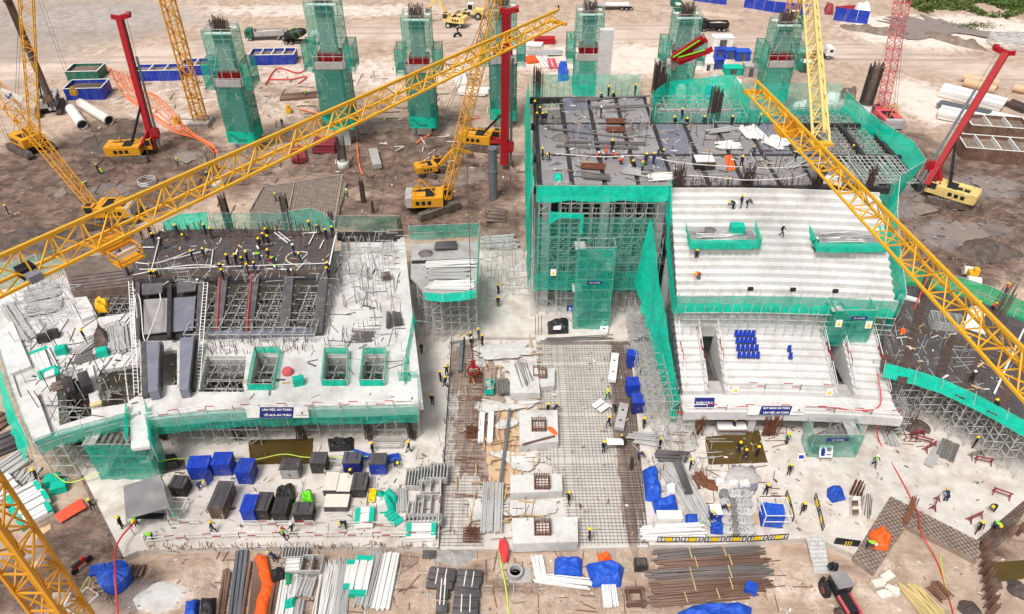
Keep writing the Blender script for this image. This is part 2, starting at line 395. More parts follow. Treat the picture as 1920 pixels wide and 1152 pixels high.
def ground_mesh():
 xs=[];x=-1200.0
 ys=[]
 def steps(lo,hi,st):
  r=[];v=lo
  while v<hi:r.append(v);v+=st
  return r
 xs=[-1500,-700,-400,-260]+steps(-200,-70,2.0)+steps(-70,72,0.62)+steps(72,200,2.0)+[200,270,400,700,1500]
 ys=[-300,-100,-20,10]+steps(22,62,0.6)+steps(62,150,0.75)+steps(150,240,1.3)+[242,270,320,420,700,1300,2500]
 vs=[];cols=[]
 for y in ys:
  for x in xs:
   p=Vector((x,y,0))
   m,pl,w=amt(MUD,x,y),amt(PALE,x,y),amt(WET,x,y)
   rd=road_d(x,y);road=max(0.0,min(1.0,(8.5-rd)/3.0))
   z=GZ
   rough=0.09+0.34*m*(1-road)
   z+=rough*noise.fractal(p*0.35,1.0,2.0,4)
   if m>.3:z+=0.16*(m-.3)*math.sin(1.9*(x*0.5+y*0.8+3*noise.noise(p*0.05)))
   if y>118:z+=0.25*(1-road)*noise.noise(p*0.08)
   if 40<y<115 and-60<x<60:z=min(z,GZ+0.12)
   vs.append((x,y,z));cols.append((m,pl,w,road))
 nx=len(xs);fs=[(j*nx+i,j*nx+i+1,(j+1)*nx+i+1,(j+1)*nx+i)for j in range(len(ys)-1)for i in range(nx-1)]
 me=bpy.data.meshes.new('ground');me.from_pydata(vs,[],fs)
 ca=me.color_attributes.new('soil','FLOAT_COLOR','POINT');ca.data.foreach_set('color',[c for q in cols for c in q])
 me.polygons.foreach_set('use_smooth',[True]*len(fs))
 return me
def soil_material():
 m=bpy.data.materials.new('soil');m.use_nodes=True;n=m.node_tree.nodes;l=m.node_tree.links;b=n['Principled BSDF']
 at=n.new('ShaderNodeAttribute');at.attribute_name='soil';sp=n.new('ShaderNodeSeparateColor');l.new(at.outputs['Color'],sp.inputs[0])
 geo=n.new('ShaderNodeNewGeometry')
 def nz(scale,det=8,ro=0.6,dist=0.0):
  t=n.new('ShaderNodeTexNoise');t.inputs['Scale'].default_value=scale;t.inputs['Detail'].default_value=det;t.inputs['Roughness'].default_value=ro;t.inputs['Distortion'].default_value=dist
  l.new(geo.outputs['Position'],t.inputs['Vector']);return t.outputs['Fac']
 def math2(op,a,bb,c=None):
  t=n.new('ShaderNodeMath');t.operation=op
  for i,v in enumerate((a,bb,c)):
   if v is None:continue
   if isinstance(v,(int,float)):t.inputs[i].default_value=v
   else:l.new(v,t.inputs[i])
  return t.outputs[0]
 def ramp(f,lo,hi):
  t=n.new('ShaderNodeMapRange');t.interpolation_type='SMOOTHSTEP';l.new(f,t.inputs[0]);t.inputs[1].default_value=lo;t.inputs[2].default_value=hi;return t.outputs[0]
 def mix(f,a,c):
  t=n.new('ShaderNodeMix');t.data_type='RGBA';l.new(f,t.inputs[0])
  for i,v in((6,a),(7,c)):
   if isinstance(v,tuple):t.inputs[i].default_value=(*v,1)
   else:l.new(v,t.inputs[i])
  return t.outputs[2]
 big=nz(0.09,9,0.62,0.6);mid=nz(0.5,9,0.65,0.4);fine=nz(4.0,6,0.7)
 sand=mix(ramp(mid,.3,.7),(0.37,0.265,0.20),(0.56,0.435,0.345))
 sand=mix(ramp(big,.55,.75),sand,(0.32,0.225,0.175))
 def masked(ch,src,k):return ramp(math2('MULTIPLY_ADD',math2('SUBTRACT',src,0.5),k,math2('MULTIPLY_ADD',math2('SUBTRACT',fine,0.5),0.7,ch)),0.18,0.78)
 pale=masked(sp.outputs[1],mid,1.3);col=mix(pale,sand,(0.75,0.64,0.57))
 roadc=mix(ramp(big,.35,.65),(0.50,0.385,0.315),(0.66,0.54,0.46))
 rdm=math2('MULTIPLY',at.outputs['Alpha'],1.0)
 mp=n.new('ShaderNodeMapping');mp.inputs['Scale'].default_value=(0.02,0.55,1);l.new(geo.outputs['Position'],mp.inputs[0])
 tr=n.new('ShaderNodeTexNoise');tr.inputs['Scale'].default_value=1.0;tr.inputs['Detail'].default_value=5;l.new(mp.outputs[0],tr.inputs['Vector'])
 roadc=mix(ramp(tr.outputs['Fac'],.42,.7),roadc,(0.42,0.325,0.27))
 col=mix(rdm,col,roadc)
 mudc=mix(ramp(mid,.32,.7),(0.075,0.046,0.035),(0.27,0.18,0.14))
 mudc=mix(ramp(fine,.55,.8),mudc,(0.44,0.35,0.31))
 mudm=masked(sp.outputs[0],big,1.6);col=mix(mudm,col,mudc)
 mp2=n.new('ShaderNodeMapping');mp2.inputs['Rotation'].default_value=(0,0,0.65);mp2.inputs['Scale'].default_value=(0.10,0.6,1);l.new(geo.outputs['Position'],mp2.inputs[0])
 ru=n.new('ShaderNodeTexNoise');ru.inputs['Scale'].default_value=1.0;ru.inputs['Detail'].default_value=7;ru.inputs['Distortion'].default_value=2.2;l.new(mp2.outputs[0],ru.inputs['Vector'])
 col=mix(math2('MULTIPLY',ramp(ru.outputs['Fac'],.53,.62),math2('MULTIPLY_ADD',mudm,.6,.05)),col,(0.115,0.08,0.066))
 wet=masked(sp.outputs[2],mid,0.9);col=mix(math2('MULTIPLY',wet,.55),col,(0.30,0.275,0.27))
 col=mix(math2('MULTIPLY',ramp(fine,.58,.8),.5),col,(0.68,0.59,0.51))
 l.new(col,b.inputs['Base Color'])
 rg=math2('SUBTRACT',0.92,math2('MULTIPLY',wet,0.68));rg=math2('SUBTRACT',rg,math2('MULTIPLY',mudm,.22));l.new(rg,b.inputs['Roughness'])
 b.inputs['Specular IOR Level'].default_value=0.3
 bp=n.new('ShaderNodeBump');bp.inputs['Distance'].default_value=0.35;bp.inputs['Strength'].default_value=0.9
 hgt=math2('ADD',math2('ADD',mid,math2('MULTIPLY',fine,.25)),math2('MULTIPLY',ru.outputs['Fac'],-0.7));hgt=math2('MULTIPLY',hgt,math2('SUBTRACT',1.0,math2('MULTIPLY',wet,.85)))
 l.new(hgt,bp.inputs['Height']);l.new(bp.outputs[0],b.inputs['Normal'])
 return m
MATS['soil']=soil_material()
gme=ground_mesh();gme.materials.append(MATS['soil'])
ground=link('ground',gme);ground['kind']='structure'
FLOOR_L=[Vector(p)for p in Ps([(150,880),(232,1045),(258,1033),(400,1027),(600,1025),(822,1026),(832,860),(846,640),(760,540),(700,560),(380,600),(60,740)])]
FLOOR_B=[Vector(p)for p in Ps([(760,541),(846,640),(905,632),(1004,632),(1006,640),(1180,640),(1300,640),(1300,470),(880,470)])]
FLOOR_R=[Vector(p)for p in Ps([(1181,640),(1217,1022),(1330,1022),(1530,1008),(1602,1040),(1670,930),(1832,1012),(1960,905),(2050,740),(1900,640),(1301,600)])]
for nm,poly in(('floor_slab',FLOOR_L),('floor_slab',FLOOR_B),('floor_slab',FLOOR_R)):
 q=MB();q.prism(poly,-1.1,0.0);struct(q,nm,'concrete_floor')
PIT=[Vector(p)for p in Ps([(847,641),(905,633),(1004,633),(1006,641),(1180,641),(1216,1021),(1085,1024),(960,1026),(823,1025),(833,860)])]
q=MB();q.prism(PIT,-1.0,-0.45);struct(q,'pit_floor','concrete')
def scaffold(parent,x0,x1,y0,y1,z0,z1,sx=1.5,sy=1.5,sz=1.6,w=0.08,m='pipe',brace=True,ang=0.0,org=None,poly=None,skip=0.06,base=None):
 """tube scaffold filling a block (or a polygon): standards, ledgers and braces"""
 st,le,br=MB(),MB(),MB()
 nx=max(1,round((x1-x0)/sx));ny=max(1,round((y1-y0)/sy));nz=max(1,round((z1-z0)/sz))
 def T(x,y,z):return Vector((x,y,z))
 X=[x0+(x1-x0)*i/nx for i in range(nx+1)];Y=[y0+(y1-y0)*i/ny for i in range(ny+1)];Z=[z0+(z1-z0)*(k+.85)/nz for k in range(nz)]
 ok={}
 for i,x in enumerate(X):
  for j,y in enumerate(Y):
   ok[i,j]=poly is None or inpoly(x,y,poly)
   if ok[i,j]:st.bar((x,y,z0),(x+rnd.uniform(-.03,.03),y,z1+rnd.uniform(0,.35)),w)
 for k,z in enumerate(Z):
  for j,y in enumerate(Y):
   for i in range(nx):
    if ok[i,j]and ok[i+1,j]and rnd.random()>skip:le.bar((X[i]-.12,y,z),(X[i+1]+.12,y,z+rnd.uniform(-.03,.03)),w)
    if brace and ok[i,j]and ok[i+1,j]and rnd.random()<.14:br.bar((X[i],y+.05,z-sz*.8),(X[i+1],y+.05,z),w*.9)
  for i,x in enumerate(X):
   for j in range(ny):
    if ok[i,j]and ok[i,j+1]and rnd.random()>skip:le.bar((x,Y[j]-.1,z+.06),(x,Y[j+1]+.1,z+.06),w)
 part(st,'standards',m,parent,kind='stuff');part(le,'ledgers',m,parent,kind='stuff')
 if br.v:part(br,'braces',m,parent,kind='stuff')
def lineguard(parent,pts,h=1.1,posts=2.0,m='pipe',w=0.05,rails=(0.55,1.0),name='guard_rail'):
 mb=MB();pts=[Vector(p)for p in pts]
 for i in range(len(pts)-1):
  a,b=pts[i],pts[i+1];n=max(1,int((b-a).length/posts))
  for k in range(n+1):p=a.lerp(b,k/n);mb.bar(p,p+Vector((0,0,h)),w)
  for r in rails:mb.bar(a+Vector((0,0,r*h)),b+Vector((0,0,r*h)),w)
 return part(mb,name,m,parent)
def striped_rail(parent,pts,h=1.0,rails=(0.5,1.0),seg=1.0,name='striped_rail',w=0.065):
 """white and red guard rail"""
 mb=MB();pts=[Vector(p)for p in pts];k=0
 for i in range(len(pts)-1):
  a,b=pts[i],pts[i+1];L=(b-a).length;n=max(1,int(L/seg))
  for j in range(n):
   p,q_=a.lerp(b,j/n),a.lerp(b,(j+1)/n)
   for r in rails:mb.bar(p+Vector((0,0,r*h)),q_+Vector((0,0,r*h)),w,m=1 if(k+int(r*2))%4==0 else 0)
   k+=1
   if j%2==0:mb.bar(p,p+Vector((0,0,h)),w*.8,m=0)
  mb.bar(b,b+Vector((0,0,h)),w*.8)
 return part(mb,name,['paint_white','paint_red'],parent)
SX0,SX1=19.6,44.4
def arc(x):return-0.0030*(x-25)**2*(1 if x>25 else 0.25)
def arc_box(mb,x0,x1,y0,y1,z0,z1,n=10,m=0):
 """box whose front and back follow the curve of the stand"""
 for i in range(n):
  a=x0+(x1-x0)*i/n;b=x0+(x1-x0)*(i+1)/n
  vs=[(a,y0+arc(a),z0),(b,y0+arc(b),z0),(b,y1+arc(b),z0),(a,y1+arc(a),z0),(a,y0+arc(a),z1),(b,y0+arc(b),z1),(b,y1+arc(b),z1),(a,y1+arc(a),z1)]
  fs=[(3,2,1,0),(4,5,6,7),(0,1,5,4),(2,3,7,6)]
  if i==0:fs.append((3,0,4,7))
  if i==n-1:fs.append((1,2,6,5))
  mb.add(vs,fs,m)
stand=thing('grandstand','white concrete grandstand with two seating tiers and an unfinished roof deck','grandstand',(32,60,0))
WZ=3.5
VOM=[(22.5,24.4),(37.2,39.1)]
q=MB();arc_box(q,SX0-.3,SX1-1.0,58.4,61.2,WZ-.45,WZ);arc_box(q,SX0-.3,SX1-1.0,58.1,58.5,WZ-1.0,WZ+.25)
part(q,'walkway','concrete_stand',stand)
LR=13;L0=61.0;LT=0.86;LH=0.37;LZ=4.15
def lower_spans(i,full):
 """row i of the lower tier is broken by the stair openings"""
 if i>8:return[(SX0,SX1-1.2)]
 return[(SX0,VOM[0][0]-.35),(VOM[0][1]+.35,VOM[1][0]-.35),(VOM[1][1]+.35,SX1-1.2)]
for i in range(LR):
 y=L0+LT*i;z=LZ+LH*i
 for a,b in lower_spans(i,False):
  q=MB();arc_box(q,a,b,y,y+LT+.12,z-.75-(0.3 if i==0 else 0),z,max(2,int((b-a)/2)))
  part(q,'terrace_step','concrete_stand',stand)
for a,b in VOM:
 q=MB();zt=LZ+LH*8.6;ye=L0+LT*9
 for x0,x1 in((a-.33,a),(b,b+.33)):
  for k in range(9):
   y=L0+LT*k;arc_box(q,x0,x1,y-.02,y+LT+.02,WZ-.3,LZ+LH*k+.22,1)
 arc_box(q,a-.33,b+.33,ye-.3,ye+.03,zt-1.3,zt+.28,2)
 part(q,'stair_wall','concrete_new',stand)
 q=MB();arc_box(q,a,b,61.2,63.4,WZ-.5,WZ-.05,2);part(q,'stair_floor','concrete_grey',stand)
 for k in range(5):q=MB();arc_box(q,a+.02,b-.02,63.4+.4*k,63.8+.4*k+(7 if k==4 else 0),WZ-2.5,WZ-.2-.25*k,1);part(q,'stair_tread','form_dark',stand)  # shade inside the opening is put into the treads' dark colour
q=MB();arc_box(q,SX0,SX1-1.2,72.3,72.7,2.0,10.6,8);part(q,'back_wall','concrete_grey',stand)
UR=14;U0=69.9;UT=0.80;UH=0.585;UZ=10.9
for i in range(UR):
 y=U0+UT*i;z=UZ+UH*i
 q=MB();arc_box(q,SX0,SX1+.6,y,y+UT+.12,z-1.0,z,12);part(q,'terrace_step','concrete_stand',stand)
q=MB();arc_box(q,SX0,SX1+.6,U0-.35,U0-.02,UZ-1.4,UZ+.45,12);part(q,'tier_fascia','concrete_new',stand)
TOPZ=UZ+UH*(UR-1)
q=MB();arc_box(q,SX0,SX1+.6,81.2,81.5,TOPZ-.3,TOPZ+.55,10);part(q,'top_wall','concrete_new',stand)
for x in(20.6,27.5,34.0,40.0):
 q=MB();q.bx(x-.4,x+.4,58.6+arc(x),59.5+arc(x),-.2,WZ-.46);part(q,'column','concrete_new',stand)
for x in(20.2,26.5,32.5,38.5,44):
 q=MB();q.bx(x-.4,x+.4,70.6,71.6,0,UZ-.2);q.bx(x-.4,x+.4,78.5,79.3,0,15.5);part(q,'column','concrete_new',stand)
q=MB()
for x in(21.3,29.2,29.8):
 for k in range(26):q.bar((x+rnd.uniform(-.6,.6),58.2+arc(x)+rnd.uniform(-.35,.1),0.0),(x+rnd.uniform(-.7,.7),58.0+arc(x)+rnd.uniform(-.3,.1),rnd.uniform(2.2,3.4)),.05)
part(q,'starter_bars','rebar_rust',stand,kind='stuff')
A=lambda x,y,z:Vector((x,y+arc(x),z))
striped_rail(stand,[A(x,58.35,WZ+.2)for x in(19.6,24,28,32,36,40,43)])
striped_rail(stand,[A(x,61.25,LZ+.02)for x in(25.0,29,33,36.6)],h=1.1)
for a,b in VOM:
 for x in(a-.18,b+.18):
  striped_rail(stand,[A(x,L0+LT*k+.4,LZ+LH*k+.22)for k in(0,3,6,9)],h=1.0)
 striped_rail(stand,[A(a-.2,L0+LT*9+.5,LZ+LH*9),A(b+.2,L0+LT*9+.5,LZ+LH*9)],h=1.0,seg=.6)
for x in(SX0+.35,SX1-1.4):
 striped_rail(stand,[A(x,L0+LT*k+.4,LZ+LH*k)for k in(0,3,6,9,12)],h=1.0)
us=thing('scaffold','grey pipe props standing on the lower tier under the overhang of the upper tier','scaffolding',A(32,68.5,8))
q=MB()
for k in range(22):
 x=SX0+.6+k*1.1;yb=U0-2.2+arc(x);zb=LZ+LH*int((U0-2.2-L0)/LT)
 q.bar((x,yb,zb),(x,yb+.2,UZ+.3),.07);q.bar((x,yb+1.4,zb+.5),(x,yb+1.4,UZ-.9),.07)
 q.bar((x,yb,UZ-1.5),(x,U0+arc(x),UZ-1.5),.07)
part(q,'standards','pipe',us,kind='stuff')
q=MB()
for dz in(-1.6,-.6,-2.4):
 for k in range(11):
  x=SX0+.4+k*2.2;q.bar(A(x,U0-2.2,UZ+dz),A(x+2.3,U0-2.2,UZ+dz),.07)
part(q,'ledgers','pipe',us,kind='stuff')
un=thing('safety_net','green net fence along the front edge of the upper seating tier','safety net',A(32,U0-1.5,UZ-.5))
xs_=[SX0-.4+k*1.55 for k in range(17)]
q=MB();sheet(q,[A(x,U0-1.7,UZ+1.5)for x in xs_],[A(x,U0-1.9,UZ-.75)for x in xs_],5,3,.15);part(q,'net_sheet','net_mid',un,True)
q=MB();sheet(q,[A(x,U0-1.95,UZ+.2+.5*abs(math.sin(x)))for x in xs_],[A(x,U0-2.0,UZ-.85)for x in xs_],3,3,.12,seed=4);part(q,'net_sheet','net',un,True)
q=MB()
for x in xs_:q.bar(A(x,U0-1.75,UZ-1),A(x+.2,U0-1.4,UZ+2.3),.05)
for dz in(1.5,.4):q.bar(A(SX0,U0-1.75,UZ+dz),A(25,U0-1.75,UZ+dz),.05)
part(q,'posts','pipe',un,kind='stuff')
seat=thing('plastic_chair','x','chair')
q=MB();q.box((0,.18,.42),(.42,.40,.06));q.box((0,.0,.40),(.40,.05,.04));part(q,'seat_pan','paint_blue',seat,local=True)
q=MB();q.box((0,.40,.66),(.42,.06,.46),M=Matrix.Rotation(-.18,4,'X'));q.box((0,.43,.91),(.34,.05,.06));part(q,'backrest','paint_blue',seat,local=True)
q=MB();q.box((-.15,.3,.2),(.04,.25,.4));q.box((.15,.3,.2),(.04,.25,.4));part(q,'bracket','black',seat,local=True)
freeze(seat);used=[]
ORD=['leftmost','second','middle','fourth','rightmost'];ROWN=['top','second','third','bottom']
for r,(py,px0,px1)in enumerate(((644,1386,1418),(657,1388,1420),(670,1389,1424),(683,1391,1426))):
 row=7-r
 y=L0+LT*row;z=LZ+LH*row
 for k in range(5):
  w0=P(px0+(px1-px0)*k/4,py,z+.3);
  place(seat,used,A(w0.x,y+.25,z),0,'%s blue seat of the five in the %s row on the lower tier'%(ORD[k],ROWN[r]),'blue seats on the lower tier')
for(px,py,row,nm)in((1485,669,5,'upper of two lone blue seats between the two stair openings'),(1487,682,4,'lower of two lone blue seats between the two stair openings')):
 z=LZ+LH*row;w0=P(px,py,z+.3);place(seat,used,A(w0.x,L0+LT*row+.25,z),0,nm,'blue seats on the lower tier')
DZ=19.0
deck=thing('roof_deck','high deck of grey formwork panels between black beams behind the seating tiers','formwork deck',(24,95,0))
DX=[3.5,7.5,11.6,15.8,20.2,24.6,29.0,33.4,37.8]
DYr=[82.0,90.4,100.2,109.5]
q=MB()
def beamx(x0,x1,y,w=.6):q.bx(x0,x1,y-w/2,y+w/2,DZ-1.0,DZ-.12)
def beamy(x,y0,y1,w=.6):q.bx(x-w/2,x+w/2,y0,y1,DZ-1.003,DZ-.117)
beamx(2.6,47,82.0);beamx(2.6,52,90.4);beamx(2.6,50,100.2);beamx(2.6,20.6,109.5)
for x in(42.3,47.0,51.0):beamy(x,82.3,100)
part(q,'beam','form_black',deck)
for x in DX:
 q=MB();beamy(x,82.3,109.2 if x<21 else 99.9,.5);part(q,'beam','form_black',deck)
rr=random.Random(3)
def panel(x0,x1,y0,y1,split=1):
 xm=(x0+x1)/2
 for k in range(split):
  a=y0+(y1-y0)*k/split;b=y0+(y1-y0)*(k+1)/split-.06
  mm=rr.choice(['form_lilac']*5+['form_blue'])
  boxpiece('deck_panel',deck,(xm,(a+b)/2,DZ-.08+rr.uniform(-.03,.03)),(x1-x0,b-a,.14),mm)
for i in range(len(DX)-1):
 for j in range(3):
  if j==2 and DX[i]>19:continue
  if j==2 and i==0:continue
  x0,x1=DX[i]+.3,DX[i+1]-.3
  if i%2==1 and j<2:
   pass
  panel(x0,x1,DYr[j]+.36,DYr[j+1]-.36,2)
panel(38.1,41.9,82.4,90.0,2)
q=MB();q.bx(3.2,51,84.5,108,12.2,12.6);part(q,'floor_slab','concrete_grey',deck)
q=MB();q.bx(3.2,46,83.5,108,6.0,6.4);part(q,'floor_slab','concrete_grey',deck)
for x in(4.4,11.8,19.0):
 for y in(81.9,96):
  q=MB();q.bx(x-.55,x+.55,y,y+1.1,0,DZ-1);part(q,'column','concrete_new',deck)
for x in(27,36,45):
 q=MB();q.bx(x-.5,x+.5,90,91,0,DZ-1);part(q,'column','concrete_grey',deck)
q=MB();q.bx(3.2,51,107.2,107.6,0,DZ-1.1);part(q,'back_wall','concrete_grey',deck)
q=MB();q.bx(3.4,19.4,85.0,85.3,0,DZ-1.2);part(q,'shade_backing','form_black',deck)  # black backing added so the inside of the wing reads dark
q=MB()
for i in range(LR):q.bx(19.3,19.55,L0+LT*i,L0+LT*i+LT,.5,LZ+LH*i-.1)
for i in range(UR):q.bx(19.3,19.55,U0+UT*i,U0+UT*i+UT,UZ-2+UH*i*.6,UZ+UH*i-.1)
part(q,'side_form','form_dark',stand,kind='stuff')
ws=thing('scaffold','dense pipe scaffold inside the open front of the tall right wing','scaffolding',(11,84,0))
scaffold(ws,3.4,19.4,80.2,84.2,0,DZ-1.2,1.35,1.3,1.5,.08)
ws2=thing('scaffold','bare pipe scaffold grid without panels at the right rear of the roof deck','scaffolding',(44,95,12))
scaffold(ws2,38.4,51.2,90.8,107,12.6,DZ-.4,.95,1.0,1.4,.08)
q=MB()
for k in range(26):
 x=42.4+k*.33;q.bar((x,82.6+rnd.uniform(-.3,.3),DZ+.05),(x+rnd.uniform(-.4,.4),90+rnd.uniform(-.3,.3),DZ+.1),.09)
for k in range(9):q.bar((42,82.8+k*.9,DZ-.04),(51,82.8+k*.9,DZ-.02),.08)
part(q,'joist_pipes','pipe',ws2,kind='stuff')
q=MB()
for k in range(150):
 x=rnd.uniform(20.5,45);y=82.2+rnd.uniform(-.4,.5);q.bar((x,y,DZ-.2),(x+rnd.uniform(-.2,.2),y+rnd.uniform(-.2,.2),DZ+rnd.uniform(.5,1.3)),.045)
for cx in(20.3,29,37.8,44.5,21.0,29.6,38.3):
 for k in range(26):q.bar((cx+rnd.uniform(-.4,.4),82.3+rnd.uniform(-.4,.4),DZ-.2),(cx+rnd.uniform(-.6,.6),82.3+rnd.uniform(-.5,.5),DZ+rnd.uniform(1.4,3)),.05)
part(q,'starter_bars','rebar',deck,kind='stuff')
n1=thing('safety_net','tall green net wall down the left side of the right wing','safety net',(3,95,0))
ys_=[79.6+3.0*k for k in range(11)]
q=MB();sheet(q,[(2.5-.25*math.sin(y),y,DZ+2.2)for y in ys_],[(1.9,y,DZ-3)for y in ys_],6,4,.3);sheet(q,[(2.3,y,DZ-2.8)for y in ys_],[(2.2,y,3.0)for y in ys_],10,4,.3,seed=3)
part(q,'net_sheet','net',n1,True)
q=MB()
for y in ys_:q.bar((2.55,y,0),(2.55,y,DZ+2.6),.07)
for z in range(2,22,2):q.bar((2.55,79.4,z),(2.55,109,z),.06)
part(q,'poles','pipe',n1,kind='stuff')
n2=thing('safety_net','bright green net band hung along the front edge of the roof deck','safety net',(11,80.6,DZ))
xs2=[3.0+2.1*k for k in range(8)]+[19.2]
q=MB();sheet(q,[(x,80.5,DZ+.9+.12*math.sin(3*x))for x in xs2],[(x,80.0,DZ-1.05+.2*math.sin(2*x))for x in xs2],5,4,.15);part(q,'net_sheet','net',n2,True)
q=MB();q.bar((2.6,80.5,DZ+.9),(19.6,80.5,DZ+.9),.06)
for x in xs2:q.bar((x,80.55,DZ-1.2),(x,80.55,DZ+1.3),.06)
part(q,'rail','pipe',n2)
n3=thing('safety_net','pale green see-through net covering the lower front of the right wing','safety net',(11,79.4,4))
q=MB();xs3=[2.8+1.9*k for k in range(9)]
sheet(q,[(x,79.5,15.9+.15*math.sin(x))for x in xs3],[(x,79.3,5.2)for x in xs3],10,4,.2);part(q,'net_sheet','net_thin',n3,True)
q=MB();sheet(q,[(x,79.42,7.6+.3*math.sin(2*x))for x in xs3],[(x,79.22,4.8)for x in xs3],5,4,.2,seed=5);part(q,'net_sheet','net_mid',n3,True)
q=MB()
for z in range(5,17,2):q.bar((2.6,79.6,z),(18.4,79.6,z+rnd.uniform(-.2,.2)),.06)
for x in xs3:q.bar((x,79.6,0),(x,79.6,17.2),.06)
for a,b in(((3.5,79.5,6),(8,79.5,12)),((12,79.5,9),(17.6,79.5,14)),((4,79.5,12),(7.5,79.5,6)),((8.2,78.6,0),(3.4,78.2,5.5))):q.bar(a,b,.06)
part(q,'poles','pipe',n3,kind='stuff')
n4=thing('safety_net','torn green net pieces flapping above the lower net of the right wing','safety net',(6,79.3,15))
q=MB();sheet(q,[(4.6,79.3,17.0),(6,79.2,16.9),(8.8,79.3,16.6)],[(4.6,79.3,15.0),(6,79.1,16.2),(8.8,79.2,15.9)],3,4,.2);sheet(q,[(8.5,79.3,16.6),(8.9,79.3,16.6)],[(8.6,79.2,13.6),(8.9,79.2,13.8)],4,2,.1);part(q,'net_sheet','net',n4,True)
n5=thing('safety_net','narrow green net strip hanging in the gap left of the seating tiers','safety net',(18,74,0))
q=MB();sheet(q,[(17.2,79,16.2),(17.9,76.5,12.5),(18.2,74,10),(18.6,70,8.0),(18.8,66,6.0),(18.9,62,4.6),(18.9,59.5,3.9)],[(15.9,79,6.5),(16.6,76.5,5.5),(16.9,74,4.5),(17.4,70,3.0),(17.9,66,2.2),(18.3,62,1.3),(18.6,59.5,.5)],6,4,.45,.9);part(q,'net_sheet','net',n5,True)
q=MB();sheet(q,[(19.5,81,DZ+1.6),(19.4,77,15.7),(19.3,73.5,13),(19.2,70,11.6),(19.2,68,11.6)],[(19.1,81,DZ-1.4),(19.1,77,13.5),(19.1,73.5,11),(19.1,70,9.2),(19.1,68,9.4)],5,5,.2);part(q,'net_sheet','net',n5,True)
def stair_tower(label,x0,x1,y0,y1,z0,z1,lean=0.0,flights=3,netm='net_mid',sign=None):
 t=thing('stair_tower',label,'stair tower',((x0+x1)/2,(y0+y1)/2,z0))
 q=MB()
 for x in(x0,x1,(x0+x1)/2):
  for y in(y0,y1):q.bar((x,y,z0),(x,y+lean,z1),.07)
 n=int((z1-z0)/1.5)
 for k in range(n+1):
  z=z0+(z1-z0)*k/n;yy=lean*k/n
  for y in(y0,y1):q.bar((x0,y+yy,z),(x1,y+yy,z),.06)
  for x in(x0,x1):q.bar((x,y0+yy,z),(x,y1+yy,z),.06)
 part(q,'frame','pipe',t)
 for k in range(flights):
  za=z0+(z1-z0)*(k+.15)/flights;zb=z0+(z1-z0)*(k+.85)/flights
  a,b=(x0+.7,x1-1.3)if k%2==0 else(x1-1.3,x0+.7)
  q=MB();ym=(y0+y1)/2
  for s in range(9):
   f=s/8;q.box((a+(b-a)*f,ym,za+(zb-za)*f),(.34,y1-y0-.3,.06))
  for yy in(y0+.15,y1-.15):q.bar((a,yy,za),(b,yy,zb),.08,.2)
  part(q,'stair_flight','pipe_dark',t)
  q=MB();q.box((b+(.8 if b>a else-.8)*.6,ym,zb+.1),(1.3,y1-y0-.2,.08));part(q,'landing','pipe',t)
 for nm,tp,bt in(('net_sheet',[(x0-.1,y0-.12+lean,z1),(x1+.1,y0-.12+lean,z1)],[(x0-.1,y0-.12,z0),(x1+.1,y0-.12,z0)]),('net_sheet',[(x0-.1,y0-.12+lean,z1),(x0-.1,y1+lean,z1)],[(x0-.1,y0-.12,z0),(x0-.1,y1,z0)]),('net_sheet',[(x1+.1,y0-.12+lean,z1),(x1+.1,y1+lean,z1)],[(x1+.1,y0-.12,z0),(x1+.1,y1,z0)])):
  q=MB();sheet(q,tp,bt,10,8,.16);part(q,nm,netm,t,True)
 return t
stair_tower('tall stair tower in see-through green net before the right wing',8.3,12.9,77.0,79.0,0.0,13.2,flights=4)
stair_tower('net-wrapped stair tower standing on the lower tier of the grandstand',37.2,41.8,66.6,69.0,6.2,11.6,flights=2,netm='net_mid')
n6=thing('safety_net','tall green net wall along the right side of the grandstand','safety net',(46,85,0))
tp=[(46.0,69.0,12.0),(46.3,74,15),(46.6,78,18),(47.2,81,21),(51.5,84,21.5),(52.6,90,21.2),(51.6,94,21),(50.2,100,21.0),(49.4,106,21.4)]
bt=[(45.6,69.0,8.0),(45.6,74,10),(45.8,78,12),(46.4,81,12),(48.5,84,13),(50.2,90,14),(50.6,94,15),(50.0,100,17),(49.3,106,18)]
q=MB();sheet(q,tp,bt,8,5,.35);part(q,'net_sheet','net',n6,True)
bt2=[(p[0]-.2,p[1],4)for p in bt[:4]];q=MB();sheet(q,bt[:4],bt2,6,4,.3);part(q,'net_sheet','net',n6,True)
q=MB()
for p_,b_ in zip(tp,bt):q.bar((b_[0],b_[1],0),(p_[0],p_[1],p_[2]+.3),.07)
for i in range(len(tp)-1):q.bar(tp[i],tp[i+1],.06)
part(q,'poles','pipe',n6,kind='stuff')
n7=thing('safety_net','thin green net fence at the right rear of the roof deck','safety net',(40,108,DZ-3))
q=MB();X7=[33+2.4*k for k in range(8)]
sheet(q,[(x,109.5,DZ+2.2)for x in X7],[(x,104,DZ-2.5)for x in X7],6,3,.35);part(q,'net_sheet','net_thin',n7,True)
sheet_=MB();sheet(sheet_,[(x,104.5,DZ+.2)for x in X7],[(x,103.8,DZ-3)for x in X7],4,3,.3,seed=2);part(sheet_,'net_sheet','net_mid',n7,True)
q=MB()
for x in X7:q.bar((x,108.6,8),(x,108.6,DZ+2.6),.06)
part(q,'poles','pipe',n7,kind='stuff')
n8=thing('safety_net','bright green net enclosure with a peaked corner at the rear middle of the roof deck','safety net',(27,105,DZ-2))
pts8=[(20.6,101.5),(20.8,106),(23.5,110),(29,111.5),(33.5,110),(34.6,103.5)]
